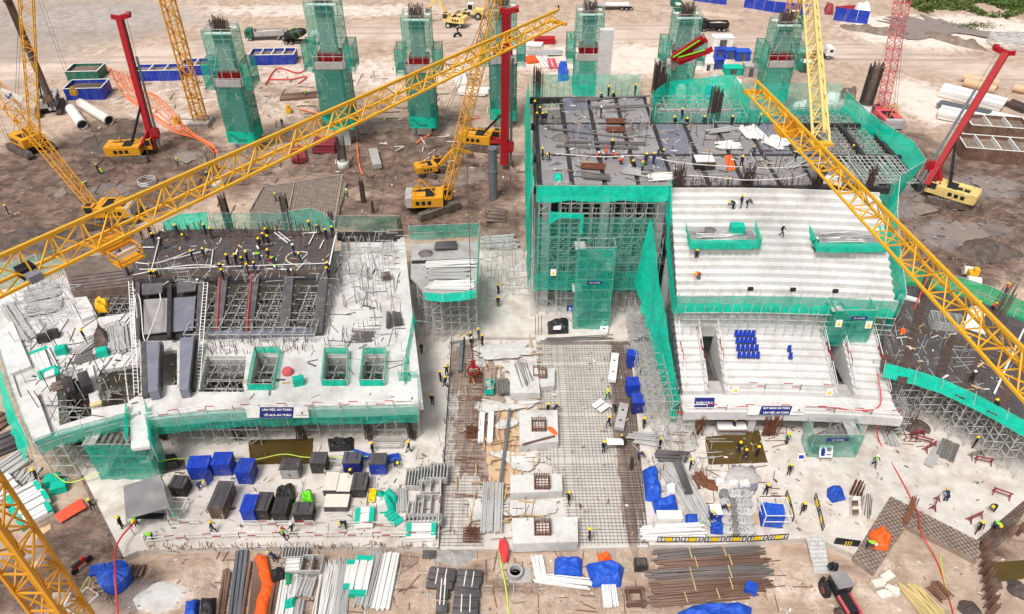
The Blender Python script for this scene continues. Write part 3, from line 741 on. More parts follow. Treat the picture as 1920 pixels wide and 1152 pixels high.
q=MB();sheet(q,[(a,b,DZ+2.2+(1.2 if i in(4,)else 0))for i,(a,b)in enumerate(pts8)],[(a+.3,b-.6,DZ-4.5)for a,b in pts8],8,6,.35);part(q,'net_sheet','net',n8,True)
sc8=thing('scaffold','pale pipe scaffold inside the green net enclosure behind the deck','scaffolding',(27,105,DZ-4));scaffold(sc8,21.2,34,101.4,109,DZ-4.4,DZ+.6,1.6,1.6,1.5,.07)
q=MB();sheet(q,[(20.8,101.2,DZ+1.3),(27,101.0,DZ+1.1),(34.4,101.4,DZ+1.3)],[(20.8,100.8,DZ-.3),(27,100.8,DZ-.3),(34.4,100.8,DZ-.3)],4,8,.2);part(q,'net_sheet','net_thin',n8,True)
q=MB();q.prism([(21,101),(34.3,101),(34.3,103.5),(33,109.6),(23.6,109.6),(21,106)],DZ-4.6,DZ-4.3);part(q,'floor_sheet','net_mid',n8)
q=MB()
for a,b in pts8:q.bar((a,b,6),(a,b,DZ+2.6),.07)
part(q,'poles','pipe',n8,kind='stuff')
n9=thing('safety_net','thin net fence along the rear edge of the roof deck by the pale column','safety net',(12,111,DZ-3))
q=MB();sheet(q,[(x,113.5,DZ+2.0)for x in(3,7,11,15,20)],[(x,110.3,DZ-2.0)for x in(3,7,11,15,20)],5,5,.3);part(q,'net_sheet','net_thin',n9,True)
q=MB()
for k in range(18):q.bar((3+k,111.5,8),(3+k,111.5,DZ+1.6),.05)
part(q,'poles','pipe_dark',n9,kind='stuff')
def load_platform(label,x0,x1,y0,y1,z):
 t=thing('loading_platform',label,'platform',((x0+x1)/2,(y0+y1)/2,z-2.5))
 q=MB();q.bx(x0,x1,y0,y1,z-.1,z);part(q,'deck','form_lilac',t)
 q=MB();sheet(q,[(x0-.2,y1,z+1.0),(x0-.2,y0-.2,z+.75),((x0+x1)/2,y0-.2,z+.7),(x1+.2,y0-.2,z+.75),(x1+.2,y1,z+1.1)],[(x0-.1,y1,z-.5),(x0-.1,y0-.3,z-.55),((x0+x1)/2,y0-.3,z-.6),(x1+.1,y0-.3,z-.55),(x1+.1,y1,z-.4)],4,5,.12)
 part(q,'net_sheet','net',t,True)
 q=MB();n=int((x1-x0)/.75)
 for k in range(n+1):
  x=x0+(x1-x0)*k/n
  for y in(y0,y1):
   zb=UZ+UH*max(0,min(UR-1,int((y-arc(x)-U0)/UT)))
   q.bar((x,y,zb),(x,y,z),.06)
  q.bar((x,y0,z-.15),(x,y1,z-.15),.06)
 part(q,'props','pipe',t,kind='stuff')
 return t
LP1=load_platform('left of two green-edged loading platforms on the upper tier',21.3,29.4,74.2,77.6,15.6)
LP2=load_platform('right green-edged loading platform on the upper tier crossed by the crane jib',36.2,44.2,73.5,76.9,15.6)
SZ=6.0
lst=thing('stadium_stand','unfinished white concrete stand with open bays, raker forms and a dark upper deck','stand frame',(-30,68,0))
LSL=[P(a,b,SZ)for a,b in((785,762),(700,766),(600,768),(500,771),(400,776),(276,788),(262,776),(150,806),(68,832),(30,740),(0,645),(-45,540),(0,545),(165,512),(250,498),(640,470),(640,452),(752,452),(767,600))]
OPEN=[[(388,668),(462,668),(455,735),(372,735)],[(480,662),(527,662),(514,732),(466,732)],[(610,664),(654,664),(651,724),(604,724)],[(682,664),(725,664),(721,724),(675,724)],[(380,528),(600,526),(592,622),(380,628)],[(104,704),(164,688),(172,780),(112,798)],[(186,694),(232,688),(240,756),(190,764)],[(234,687),(262,683),(264,738),(242,752)],[(160,548),(249,526),(251,585),(182,596)],[(304,660),(332,656),(332,722),(306,724)]]
OW=[[P(a,b,SZ)for a,b in o]for o in OPEN]
base=MB();base.prism(LSL,SZ-.5,SZ)
o=boolcut('floor_slab',base,[(w,SZ-2,SZ+1)for w in OW],'concrete_new');o.parent=lst;o.location=-lst.location
def kerb(pts,z0,z1,w,name='edge_beam',m='concrete_new',parent=lst):
 for i in range(len(pts)-1):
  q=MB();a,b=Vector(pts[i]),Vector(pts[i+1]);c=Vector((0,0,(z0+z1)/2-a.z))
  q.bar(a+c,b+c,w,z1-z0);part(q,name,m,parent)
kerb(LSL[0:6],SZ-1.0,SZ+.22,.5);kerb(LSL[6:9],SZ-1.0,SZ+.25,.5);kerb(LSL[8:12],SZ-.8,SZ+.3,.6)
kerb([LSL[17],LSL[18],LSL[0]],SZ-.6,SZ+.55,1.0,'edge_wall','concrete_stand')
kerb([P(128,520,SZ),P(170,600,SZ)],SZ,SZ+.5,1.6,'wall_cap','concrete_stand');kerb([P(8,615,SZ),P(42,700,SZ)],SZ,SZ+.5,2.2,'wall_cap','concrete_stand');kerb([P(56,748,SZ),P(84,830,SZ)],SZ+.02,SZ+.6,1.7,'wall_cap','concrete_stand')
kerb([P(166,690,SZ),P(182,765,SZ)],SZ-.4,SZ+.35,1.0,'wall_cap','concrete_stand')
for w,lo in((OW[0],2),(OW[1],2.5),(OW[2],3),(OW[3],3)):
 q=MB();k=Vector((0,0,-SZ))
 for i in(0,1,3):
  a,b=w[i],w[(i+1)%4];q.bar(a+Vector((0,0,-1.9)),b+Vector((0,0,-1.9)),.25,2.8)
 part(q,'bay_wall','concrete_grey',lst)
q=MB();q.prism([p+Vector((0,0,0))for p in OW[6]],2.0,2.3);part(q,'bay_floor','form_brown',lst)
for w in(OW[2],OW[3]):
 q=MB();q.prism(w,3.0,3.2);part(q,'bay_floor','paint_green',lst)
for px in(300,440,560,690,770):
 w=P(px,800,2);q=MB();q.bx(w.x-.45,w.x+.45,58.2,59.2,0,SZ-.5);part(q,'column','concrete_grey',lst)
 q=MB()
 for k in range(26):q.bar((w.x+rnd.uniform(-.6,.6),57.4+rnd.uniform(-.3,.3),0),(w.x+rnd.uniform(-.6,.6),57.4+rnd.uniform(-.3,.3),rnd.uniform(3,5)),.045)
 part(q,'starter_bars','rebar',lst,kind='stuff')
q=MB();q.bar((-39,62.2,2.6),(-11,62.2,2.6),.3,5.2);part(q,'shade_backing','form_black',lst)  # added black backing, stands in for the deep shade under the slab
for i in(0,1,4,5,7,8):q=MB();q.prism(OW[i],2.4,2.7);part(q,'shade_sheet','form_black',lst)  # black sheets added below the bays in place of deep shade
UDZ=9.0
UD=[P(a,b,UDZ)for a,b in((252,524),(246,468),(286,440),(330,431),(480,429),(628,436),(621,514),(500,518),(380,520))]
q=MB();q.prism(UD,UDZ-.6,UDZ-.02);part(q,'deck_form','form_dark',lst)
def strip(name,a,b,w,h,m,parent=lst):
 q=MB();q.bar(a,b,w,h);return part(q,name,m,parent)
for(a,b,c,d)in((318,432,262,524),(398,432,372,520),(455,431,432,519),(508,431,490,518),(562,433,552,516),(612,435,606,515)):
 q=MB();q.bar(P(a,b,UDZ+.02),P(c,d,UDZ+.02),.55,.14);part(q,'beam_cage','rebar',lst)
strip('beam_cage',P(252,518,UDZ+.03),P(621,509,UDZ+.03),.8,.15,'rebar')
strip('beam_cage',P(286,444,UDZ+.03),P(628,440,UDZ+.03),.7,.15,'rebar')
mt=MB();bar_mat(mt,UD,UDZ+.05,.34,.035,.04);part(mt,'bar_mat','rebar_grey',lst,kind='stuff')
BF=[P(a,b,7.4)for a,b in((120,502),(160,482),(248,470),(250,536),(134,548))]
q=MB();q.prism(BF,6.1,7.4);part(q,'deck_form','form_brown',lst)
for k in range(5):strip('form_rib',P(132+k*2,520+k*6,7.45),P(249,506+k*6,7.45),.12,.08,'form_dark')
RK=[((420,525),(408,624)),((480,519),(466,624)),((543,521),(535,624)),((608,519),(596,628))]
for(a,b)in RK:
 p0=P(a[0],a[1],UDZ-.4);p1=P(b[0],b[1],SZ+.25)
 q=MB();q.bar(p0,p1,1.15,1.0);part(q,'raker_form','form_dark',lst)
 n_=6
 for k in range(1,n_):
  p=p0.lerp(p1,k/n_);q=MB();q.bar(p+Vector((-.9,0,.1)),p+Vector((.9,0,.1)),.07);part(q,'clamp_bar','pipe',lst)
q=MB();q.bar(P(380,630,SZ+.2),P(592,624,SZ+.2),1.0,.8);part(q,'raker_form','form_blue',lst)
q=MB()
for k in range(120):
 u=rnd.random();p=quad(P(385,640,SZ),P(590,634,SZ),P(590,664,SZ),P(392,668,SZ),u,rnd.random());q.bar(p,p+Vector((rnd.uniform(-.1,.1),.1,rnd.uniform(.5,1.1))),.045)
part(q,'starter_bars','rebar',lst,kind='stuff')
def slab4(name,pts,th,m,z4):
 q=MB();t=[P(a,b,z)for(a,b),z in zip(pts,z4)];bt=[p-Vector((0,0,th))for p in t]
 q.add(t+bt,[(0,1,2,3),(7,6,5,4),(0,4,5,1),(1,5,6,2),(2,6,7,3),(3,7,4,0)]);return part(q,name,m,lst)
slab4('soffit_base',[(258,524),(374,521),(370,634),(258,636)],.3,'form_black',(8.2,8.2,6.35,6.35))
slab4('soffit_panel',[(269,562),(314,559),(312,622),(270,627)],.12,'form_lilac',(8.0,8.0,6.95,6.95))
slab4('soffit_panel',[(323,559),(367,556),(362,619),(322,622)],.12,'form_blue',(8.0,8.0,6.95,6.95))
slab4('soffit_panel',[(266,532),(305,530),(304,549),(266,553)],.15,'form_dark',(9.1,9.1,8.6,8.6))
slab4('soffit_panel',[(331,528),(370,524),(366,545),(332,549)],.15,'form_dark',(9.1,9.1,8.6,8.6))
slab4('soffit_rib',[(314,530),(322,530),(320,632),(312,632)],.5,'form_black',(8.9,8.9,7.2,7.2))
slab4('soffit_rib',[(254,530),(262,530),(262,634),(252,636)],.5,'form_dark',(8.9,8.9,7.2,7.2))
slab4('soffit_rib',[(372,525),(382,525),(376,625),(366,628)],.5,'form_dark',(8.9,8.9,7.2,7.2))
slab4('raker_form',[(274,641),(298,640),(296,733),(278,736)],1.2,'form_blue',(8.3,8.3,7.3,7.3))
slab4('raker_form',[(337,634),(363,632),(353,730),(336,732)],1.2,'form_blue',(8.3,8.3,7.3,7.3))
slab4('form_side',[(264,641),(273.5,641),(277.5,740),(266,742)],.8,'form_dark',(7.6,7.6,6.6,6.6))
slab4('form_side',[(364,632),(371,632),(364,728),(354,730)],.8,'form_black',(7.6,7.6,6.6,6.6))
slab4('form_side',[(299,640),(304,640),(302,725),(297,728)],.8,'form_dark',(7.6,7.6,6.6,6.6))
q=MB();a=P(243,772,SZ);b=P(275,770,SZ);c_=P(281,838,SZ);d=P(246,842,SZ)
q.prism([a,b,c_,d],SZ-.35,SZ+.02);part(q,'bridge','concrete_stand',lst)
s1=thing('scaffold','pipe scaffold filling the storey under the front edge of the left stand','scaffolding',(-24,58,0))
scaffold(s1,-38.5,-10.6,56.6,61.5,0,SZ-.55,1.25,1.3,1.4,.08,poly=[(-39,56.2),(-10,57.2),(-10,62),(-39,62)])
s2=thing('scaffold','pipe scaffold seen through the open raker bays of the left stand','scaffolding',(-33,72,0))
scaffold(s2,-39,-23.5,67.4,77,0,7.4,1.25,1.3,1.4,.08,poly=[(-39,67),(-23,67),(-23,77.5),(-39,77.5)])
s3=thing('scaffold','pipe scaffold under the left wing beside the bridge to the net stair tower','scaffolding',P(150,850,0))
LW=[P(70,838,SZ),P(258,782,SZ),P(258,740,SZ),P(40,760,SZ)]
scaffold(s3,min(p.x for p in LW),max(p.x for p in LW),min(p.y for p in LW)-.6,max(p.y for p in LW),GZ,SZ-.5,1.3,1.25,1.4,.08,poly=[(p.x,p.y-(.6 if i<2 else 0))for i,p in enumerate(LW)])
s4=thing('scaffold','pipe scaffold grid below the yellow bundle at the rear of the left wing','scaffolding',P(205,570,3))
w=OW[8];scaffold(s4,min(p.x for p in w),max(p.x for p in w),min(p.y for p in w),max(p.y for p in w),0,SZ-.2,1.2,1.2,1.4,.07,m='pipe')
s5=thing('scaffold','pipe scaffold in the open front bays of the left stand','scaffolding',(-28,62.5,0))
scaffold(s5,-37.5,-12,61.8,65.5,0,SZ-.6,1.4,1.3,1.4,.08)
s6=thing('scaffold','loose pipes and props standing on the white slab right of the dark deck','scaffolding',P(690,520,SZ))
q=MB()
for k in range(70):
 p=quad(P(636,470,SZ),P(745,470,SZ),P(745,560,SZ),P(636,580,SZ),rnd.random(),rnd.random()**1.6);q.bar(p,p+Vector((rnd.uniform(-.1,.1),0,rnd.uniform(1.2,3.2))),.06)
part(q,'standards','pipe',s6,kind='stuff')
q=MB()
for k in range(60):
 p=quad(P(636,455,SZ),P(745,455,SZ),P(745,520,SZ),P(636,560,SZ),rnd.random(),rnd.random()**1.5);z=Vector((0,0,rnd.choice((.4,1.4,2.4))));d=Vector((rnd.uniform(1.2,2.6),0,0))if rnd.random()<.7 else Vector((0,1.8,0));q.bar(p+z,p+z+d,.06)
part(q,'ledgers','pipe',s6,kind='stuff')
s7=thing('scaffold','grey pipes and frames standing about the rear corner of the left wing','scaffolding',P(90,560,SZ))
q=MB()
for k in range(90):
 p=quad(P(20,550,SZ),P(125,520,SZ),P(160,600,SZ),P(50,640,SZ),rnd.random(),rnd.random()**1.3);q.bar(p,p+Vector((rnd.uniform(-.3,.3),rnd.uniform(-.3,.3),rnd.uniform(.8,2.8))),.06)
part(q,'standards','pipe',s7,kind='stuff')
q=MB()
for k in range(60):
 p=quad(P(20,550,SZ),P(125,520,SZ),P(160,600,SZ),P(50,640,SZ),rnd.random(),rnd.random());z=Vector((0,0,rnd.uniform(.1,2)));q.bar(p+z,p+z+Vector((rnd.uniform(1,2.4),rnd.uniform(-.6,.6),0)),.07)
part(q,'ledgers','pipe',s7,kind='stuff')
def netthing(label,top,bot,m='net',nv=5,sub=4,wob=.15,posts=True,pm='pipe',seed=0,ph=.4,zb=None,rails=()):
 c=sum((Vector(p)for p in bot),Vector())/len(bot)
 t=thing('safety_net',label,'safety net',c)
 q=MB();sheet(q,top,bot,nv,sub,wob,seed=seed);part(q,'net_sheet',m,t,True)
 if posts:
  q=MB()
  for a,b in zip(top,bot):
   b=Vector(b);b=Vector((b.x,b.y+.06,zb if zb is not None else b.z));a=Vector(a);q.bar(b,Vector((a.x,a.y+.06,a.z+ph)),.06)
  for r in rails:
   for i in range(len(top)-1):q.bar(Vector(bot[i]).lerp(Vector(top[i]),r),Vector(bot[i+1]).lerp(Vector(top[i+1]),r),.05)
  part(q,'posts',pm,t,kind='stuff')
 return t
FE=[P(a,b,SZ)for a,b in((786,764),(740,765),(690,766),(640,767),(590,768),(540,770),(490,771),(440,773),(390,776),(340,781),(282,788))]
D_=lambda p,dy,z:Vector((p.x,p.y+dy,z))
netthing('green net strip hung along the curved front edge of the left stand',[D_(p,-.9,SZ+.15+.12*math.sin(3*p.x))for p in FE],[D_(p,-1.0,SZ-1.35)for p in FE],'net_mid',5,4,.15,seed=1)
netthing('pale thin net above the parapet at the front of the left stand',[D_(p,-.6,SZ+1.05)for p in FE],[D_(p,-.85,SZ+.1)for p in FE],'net_thin',3,4,.1,rails=(1.0,))
rl=thing('guard_rail','white and red guard rail along the front parapet of the left stand','guard rail',FE[5]);striped_rail(rl,[D_(p,-.1,SZ+.2)for p in FE],h=1.0,seg=.9)
W=[P(a,b,SZ)for a,b in((250,782),(205,794),(160,806),(115,818),(72,834))]
netthing('green net over the front parapet of the left wing',[D_(p,-.2,SZ+1.0)for p in W],[D_(p,-.5,SZ-1.0)for p in W],'net_mid',5,5,.2,seed=2,rails=(1.0,.5))
Wl=[P(a,b,SZ)for a,b in((66,836),(44,790),(26,740),(10,690),(-6,640),(-30,570))]
netthing('green net wall slanting down the far left side of the left wing',[p+Vector((-.4,0,1.0))for p in Wl],[p+Vector((-1.6,-.6,-2.6))for p in Wl],'net',7,6,.35,seed=3,rails=(1.0,),zb=-.8)
Bk=[P(a,b,SZ)for a,b in((-30,545),(20,545),(70,530),(120,516))]
netthing('thin pale net behind the rear pipes of the left wing',[p+Vector((0,2.0,3.0))for p in Bk],[p+Vector((0,.6,0))for p in Bk],'net_thin',5,6,.2,seed=4,rails=(1.0,.5))
def bay_net(label,w,h=1.0):
 t=thing('safety_net',label,'safety net',w[3]);q=MB()
 pts=[w[0],w[1],w[2],w[3],w[0]]
 sheet(q,[p+Vector((0,0,h))for p in pts],[p+Vector((0,0,.02))for p in pts],3,5,.08);part(q,'net_sheet','net',t,True)
 q=MB()
 for p in pts[:4]:q.bar(p,p+Vector((0,0,h+.2)),.07)
 for i in range(4):q.bar(pts[i]+Vector((0,0,h)),pts[i+1]+Vector((0,0,h)),.05)
 part(q,'posts','pipe',t,kind='stuff')
bay_net('green net edging round the leftmost of three netted bays in the left stand',OW[1]);bay_net('green net edging round the middle of three netted bays in the left stand',OW[2]);bay_net('green net edging round the rightmost netted bay in the left stand',OW[3])
Ee=[P(a,b,SZ)for a,b in((772,600),(766,640),(758,680),(752,722))]
netthing('green net along the right edge wall of the left stand',[p+Vector((.3,0,1.5))for p in Ee],[p+Vector((.5,0,-.6))for p in Ee],'net',4,5,.2,seed=6)
Ec=[P(a,b,SZ)for a,b in((748,715),(784,715),(786,762))]
netthing('green net box round the front right corner of the left stand',[p+Vector((0,0,1.5))for p in Ec],[p+Vector((0,0,-1.2))for p in Ec],'net_mid',5,6,.15,seed=7,rails=(1.0,))
PZ=8.2
pf=thing('raised_platform','raised grey platform stacked with steel frames at the right of the left stand','platform',P(830,520,0))
PF=[P(a,b,PZ)for a,b in((772,458),(896,452),(892,546),(800,552),(770,520))]
q=MB();q.prism(PF,PZ-.25,PZ);part(q,'deck','concrete_grey',pf)
xs_=[p.x for p in PF];ys_=[p.y for p in PF]
scaffold(pf,min(xs_)+.2,max(xs_)-.1,min(ys_)+.2,max(ys_)-.3,0,PZ-.3,1.1,1.2,1.4,.08,poly=PF)
q=MB();q.bar(P(772,492,PZ+.1),P(894,488,PZ+.1),.5,.2);part(q,'edge_beam','form_black',pf)
netthing('thin green net behind the raised grey platform',[P(a,b,PZ)+Vector((0,.3,2.2))for a,b in((768,452),(835,449),(900,446))],[P(a,b,PZ)+Vector((0,.2,0))for a,b in((768,452),(835,449),(900,446))],'net_mid',5,8,.2,rails=(1.0,.5))
netthing('bright green net strip on the right side of the raised grey platform',[P(a,b,PZ)+Vector((0,0,1.6))for a,b in((898,450),(896,500),(894,546))],[P(a,b,PZ)+Vector((.1,0,-.3))for a,b in((898,450),(896,500),(894,546))],'net',5,6,.2,rails=(1.0,))
netthing('sagging green net along the front of the raised grey platform',[P(a,b,PZ)+Vector((0,-.2,.35))for a,b in((792,550),(830,553),(870,549),(893,546))],[P(a,b,PZ)+Vector((0,-.4,-.6))for a,b in((798,552),(830,556),(870,553),(893,548))],'net',4,5,.15,rails=(1.0,))
sb=thing('beam_form','two long black beam forms at the rear edge of the white slab','beam form',P(690,450,SZ))
for b in(440,447):q=MB();q.bar(P(633,b,SZ+.5),P(750,b,SZ+.5),.7,.5);part(q,'form','form_black',sb)
netthing('thin green net behind the two long black beam forms',[P(a,443,SZ)+Vector((0,1,2.8))for a in(630,690,752)],[P(a,440,SZ)+Vector((0,1,0))for a in(630,690,752)],'net_thin',4,6,.2,rails=(1.0,))
netthing('green net bulging behind the left end of the dark deck',[P(a,b,UDZ)+Vector((0,1,h))for a,b,h in((305,438,1.2),(340,432,2.0),(390,430,2.2))],[P(a,b,UDZ)+Vector((0,.4,-.5))for a,b in((305,438),(340,433),(390,431))],'net',5,6,.4)
netthing('curved green net behind the right end of the dark deck',[P(a,b,UDZ)+Vector((0,.8,h))for a,b,h in((545,432,2.6),(585,431,3.0),(610,433,2.4),(627,438,1.2))],[P(a,b,UDZ)+Vector((0,.4,-.5))for a,b in((545,432),(585,431),(610,434),(627,440))],'net_mid',5,6,.4,rails=(1.0,.5))
netthing('thin green net behind the middle of the dark deck',[P(a,431,UDZ)+Vector((0,.8,2.2))for a in(395,440,490,540)],[P(a,431,UDZ)+Vector((0,.4,-.5))for a in(395,440,490,540)],'net_thin',4,5,.25,rails=(1.0,.5))
cg=thing('column_cage','x','bar cage')
q=MB()
for k in range(20):
 a_=k*math.pi/10;q.bar((.55*math.cos(a_),.55*math.sin(a_),0),(.5*math.cos(a_),.5*math.sin(a_),5.6+rnd.uniform(-.5,.7)),.07)
part(q,'main_bars','rebar',cg,local=True,kind='stuff')
q=MB()
for k in range(12):
 z=.2+k*.4
 for j in range(10):a0=j*math.pi/5;a1=a0+math.pi/5;q.bar((.56*math.cos(a0),.56*math.sin(a0),z),(.56*math.cos(a1),.56*math.sin(a1),z),.03)
part(q,'hoops','rebar',cg,local=True,kind='stuff')
freeze(cg);used=[]
for px,py,z,s,lb in((432,432,UDZ-3,1,'left of two dark bar cages rising behind the dark deck'),(543,432,UDZ-3.5,1,'right of two dark bar cages rising behind the dark deck'),(625,438,UDZ-1,.6,'short bar cage at the right rear corner of the dark deck'),(752,445,SZ,.55,'short bar cage at the rear end of the white edge wall'),(682,380,GZ,.75,'rusty bar cage standing in the mud right of the brown mat'),(700,400,GZ,.4,'small bar cage beside the mud behind the white slab'),(1183,880,-.3,.35,'rusty bar bundle standing on the reinforcing mat in the pit')):
 place(cg,used,P(px,py,z),0,lb,'bar cages of columns',s)
gm=thing('ground_mat','brown reinforced ground slab with pale edge lines behind the dark deck','slab form',P(560,380,-.3))
GM=[P(a,b,-.3)for a,b in((468,396),(494,352),(640,330),(650,345),(628,424),(470,424))]
q=MB();q.prism(GM,-1.0,-.3);part(q,'slab','bedding',gm)
mt=MB();bar_mat(mt,GM,-.25,.45,.045,.1);part(mt,'bar_mat','rebar_grey',gm,kind='stuff')
for a,b in(((494,350),(642,328)),((642,328),(626,424)),((552,342),(540,400)),((494,350),(468,396))):
 q=MB();q.bar(P(a[0],a[1],-.15),P(b[0],b[1],-.15),.22,.2);part(q,'edge_board','bedding',gm)
for px,py,lb in((410,352,'left of two white column stubs with bars by the brown ground slab'),(645,318,'right of two white column stubs with bars by the brown ground slab')):
 w=P(px,py,GZ);t=thing('column_stub',lb,'column',w,group='white column stubs')
 q=MB();q.lathe([(1.0,0),(1.05,1.6),(1.0,1.7)],w,14);part(q,'drum','paint_white',t,True)
 q=MB()
 for k in range(22):a_=k*.285;q.bar(w+Vector((.75*math.cos(a_),.75*math.sin(a_),1.6)),w+Vector((.75*math.cos(a_),.8*math.sin(a_)+.2,6.2+rnd.uniform(-.4,.4))),.07)
 part(q,'bars','rebar',t,kind='stuff')
FZ=6.4
fr=thing('side_deck','dark reinforced deck with beam strips at the far right of the site','formwork deck',P(1790,720,0))
FR=[P(a,b,FZ)for a,b in((1652,692),(1710,706),(1760,722),(1820,750),(1880,782),(1980,840),(2060,770),(2010,640),(1900,590),(1800,550),(1704,528),(1662,566))]
q=MB();q.prism(FR,FZ-.5,FZ);part(q,'deck_form','form_dark',fr)
mt=MB();bar_mat(mt,FR,FZ+.05,.36,.04,-.28);part(mt,'bar_mat','rebar_grey',fr,kind='stuff')
for a,b in(((1740,520),(1690,720)),((1672,600),(1880,668)),((1800,560),(1760,720)),((1880,600),(1800,745)),((1960,640),(1860,775)),((1655,668),(1730,690)),((1880,668),(1980,720))):
 FB=globals().get('FB',0)+.011;q=MB();q.bar(P(a[0],a[1],FZ+.06+FB),P(b[0],b[1],FZ+.06+FB),1.0,.14);part(q,'beam_cage','rebar',fr)
sf=thing('scaffold','pipe scaffold under the curved edge of the far right deck','scaffolding',P(1790,800,0))
FF=[p+Vector((0,-1.0,0))for p in FR[:6]]+[FR[5]+Vector((0,5,0)),FR[3]+Vector((0,5,0)),FR[0]+Vector((0,4,0))]
scaffold(sf,min(p.x for p in FF),max(p.x for p in FF),min(p.y for p in FF),max(p.y for p in FF),0,FZ-.5,1.15,1.1,1.3,.07,poly=FF)
Fe=FR[:6]
netthing('bright green net band along the curved front edge of the far right deck',[p+Vector((.1,-.1,1.0))for p in Fe],[p+Vector((0,-.9,-.45))for p in Fe],'net',4,6,.15,seed=8)
Fb=[P(a,b,FZ)for a,b in((1690,534),(1740,540),(1800,556),(1850,572),(1900,596),(1960,620))]
netthing('grass green net fence along the rear edge of the far right deck',[p+Vector((.3,.8,2.2))for p in Fb],[p+Vector((0,0,0))for p in Fb],'net_grass',5,6,.3,seed=9,rails=(1.0,.5))
q=MB()
for k in range(34):
 p=P(1728+rnd.uniform(-10,10),545+rnd.uniform(-20,20),FZ);q.bar(p,p+Vector((.6,1.2,rnd.uniform(2,4))),.06)
for k in range(34):
 p=P(1868+rnd.uniform(-10,14),590+rnd.uniform(-12,14),FZ);q.bar(p,p+Vector((1.4,1.5,rnd.uniform(2,4))),.06)
part(q,'starter_bars','rebar',fr,kind='stuff')
def lattice(parent,a,b,w,h0,h1,bays,m,chord=.16,lace=.09,kind='tri',solid=None):
 """lattice arm from a to b; tri = two lower chords and one upper, box = four chords. every chord and lacing bar is a part"""
 a=Vector(a);b=Vector(b);d=(b-a).normalized()
 up=Vector((0,0,1));up=(up-d*up.dot(d));up=up.normalized()if up.length>.05 else Vector((0,1,0))
 sd_=d.cross(up).normalized()
 def pt(i,c):
  t=i/bays;p=a.lerp(b,t);h=h0+(h1-h0)*t;ww=w if isinstance(w,(int,float))else w[0]+(w[1]-w[0])*t
  if kind=='tri':return(p-sd_*ww/2,p+sd_*ww/2,p+up*h)[c]
  return(p-sd_*ww/2-up*h/2,p+sd_*ww/2-up*h/2,p+sd_*ww/2+up*h/2,p-sd_*ww/2+up*h/2)[c]
 nc=3 if kind=='tri' else 4
 for c in range(nc):piece('chord',parent,pt(0,c),pt(bays,c),chord if not(kind=='tri' and c==2)else chord*1.25,chord if not(kind=='tri' and c==2)else chord*1.25,m if not solid else solid)
 for i in range(bays):
  for c in range(nc):
   e=(c+1)%nc
   if i%2==0:piece('lacing_bar',parent,pt(i,c),pt(i+1,e),lace,lace,m)
   else:piece('lacing_bar',parent,pt(i,e),pt(i+1,c),lace,lace,m)
   if kind=='tri' or i%2==0:piece('cross_bar',parent,pt(i,c),pt(i,e),lace,lace,m)
 return pt
def hline(a,b,n=2):return Vector(a).lerp(Vector(b),n)
def tower_mast(parent,x,y,z0,z1,w,m,name='mast',bay=1.7,ch=.2,la=.1):
 for sx in(-1,1):
  for sy in(-1,1):piece('mast_leg',parent,(x+sx*w/2,y+sy*w/2,z0),(x+sx*w/2,y+sy*w/2,z1),ch,ch,m)
 n=int((z1-z0)/bay)
 for k in range(n):
  za=z0+(z1-z0)*k/n;zb=z0+(z1-z0)*(k+1)/n
  cs=[(x-w/2,y-w/2),(x+w/2,y-w/2),(x+w/2,y+w/2),(x-w/2,y+w/2)]
  for i in range(4):
   p,q_=cs[i],cs[(i+1)%4]
   if(k+i)%2:p,q_=q_,p
   piece('mast_brace',parent,(*p,za),(*q_,zb),la,la,m);piece('mast_brace',parent,(*p,zb),(*q_,zb),la,la,m)
J1a,J1b=P(-10,548,33.4),P(1046,41,33.4)
dj=(J1b-J1a).normalized();root1=J1a-dj*16
c1=thing('tower_crane','bright yellow tower crane whose long jib crosses the upper left half','tower crane',(root1.x,root1.y,GZ))
pt1=lattice(c1,root1,J1b,1.75,2.5,1.5,38,'crane_yellow',.22,.10)
tower_mast(c1,root1.x,root1.y,GZ,36,2.0,'crane_yellow')
q=MB();q.bar(root1,root1-dj*14,1.6,.5);q.box(root1-dj*13+Vector((0,0,-1)),(3,2.4,2.4),math.atan2(dj.y,dj.x));part(q,'counter_jib','concrete_grey',c1)
q=MB();q.box(J1b+Vector((0,0,-.1)),(.5,2.6,.35),math.atan2(dj.y,dj.x));part(q,'tip_frame','crane_orange',c1)
tr=J1a+dj*8.6+Vector((0,0,-.5));rz=math.atan2(dj.y,dj.x);sdv=Vector((dj.y,-dj.x,0))
q=MB();q.box(tr,(2.4,2.0,.35),rz);part(q,'trolley','crane_orange',c1)
q=MB();cc=tr+sdv*1.8+Vector((0,0,-.1))
q.box(cc+Vector((0,0,-.8)),(2.0,1.3,.1),rz)
for ax in(-1,1):
 for bx_ in(-1,1):q.bar(cc+dj*ax+sdv*bx_*.65-Vector((0,0,.8)),cc+dj*ax+sdv*bx_*.65+Vector((0,0,.3)),.09)
 for zz in(-.4,.25):q.bar(cc+dj*ax+sdv*.65+Vector((0,0,zz)),cc+dj*ax-sdv*.65+Vector((0,0,zz)),.08);q.bar(cc+dj+sdv*ax*.65+Vector((0,0,zz)),cc-dj+sdv*ax*.65+Vector((0,0,zz)),.08)
part(q,'trolley_cage','crane_orange',c1)
q=MB();q.box(cc+sdv*.3+Vector((0,0,.0)),(1.5,.08,.5),rz);part(q,'sign_board','paint_white',c1)
q=MB();wn_=J1a+dj*2.4;q.box(wn_+Vector((0,0,.45)),(1.1,1.0,.8),rz);part(q,'winch','black',c1)
q=MB();q.box(wn_+sdv*.9+Vector((0,0,.3)),(.9,.8,.6),rz);part(q,'winch_motor','form_blue',c1)
J2a,J2b=P(1925,728,33.4),P(1414,172,33.4)
dj2=(J2b-J2a).normalized();root2=J2a-dj2*26
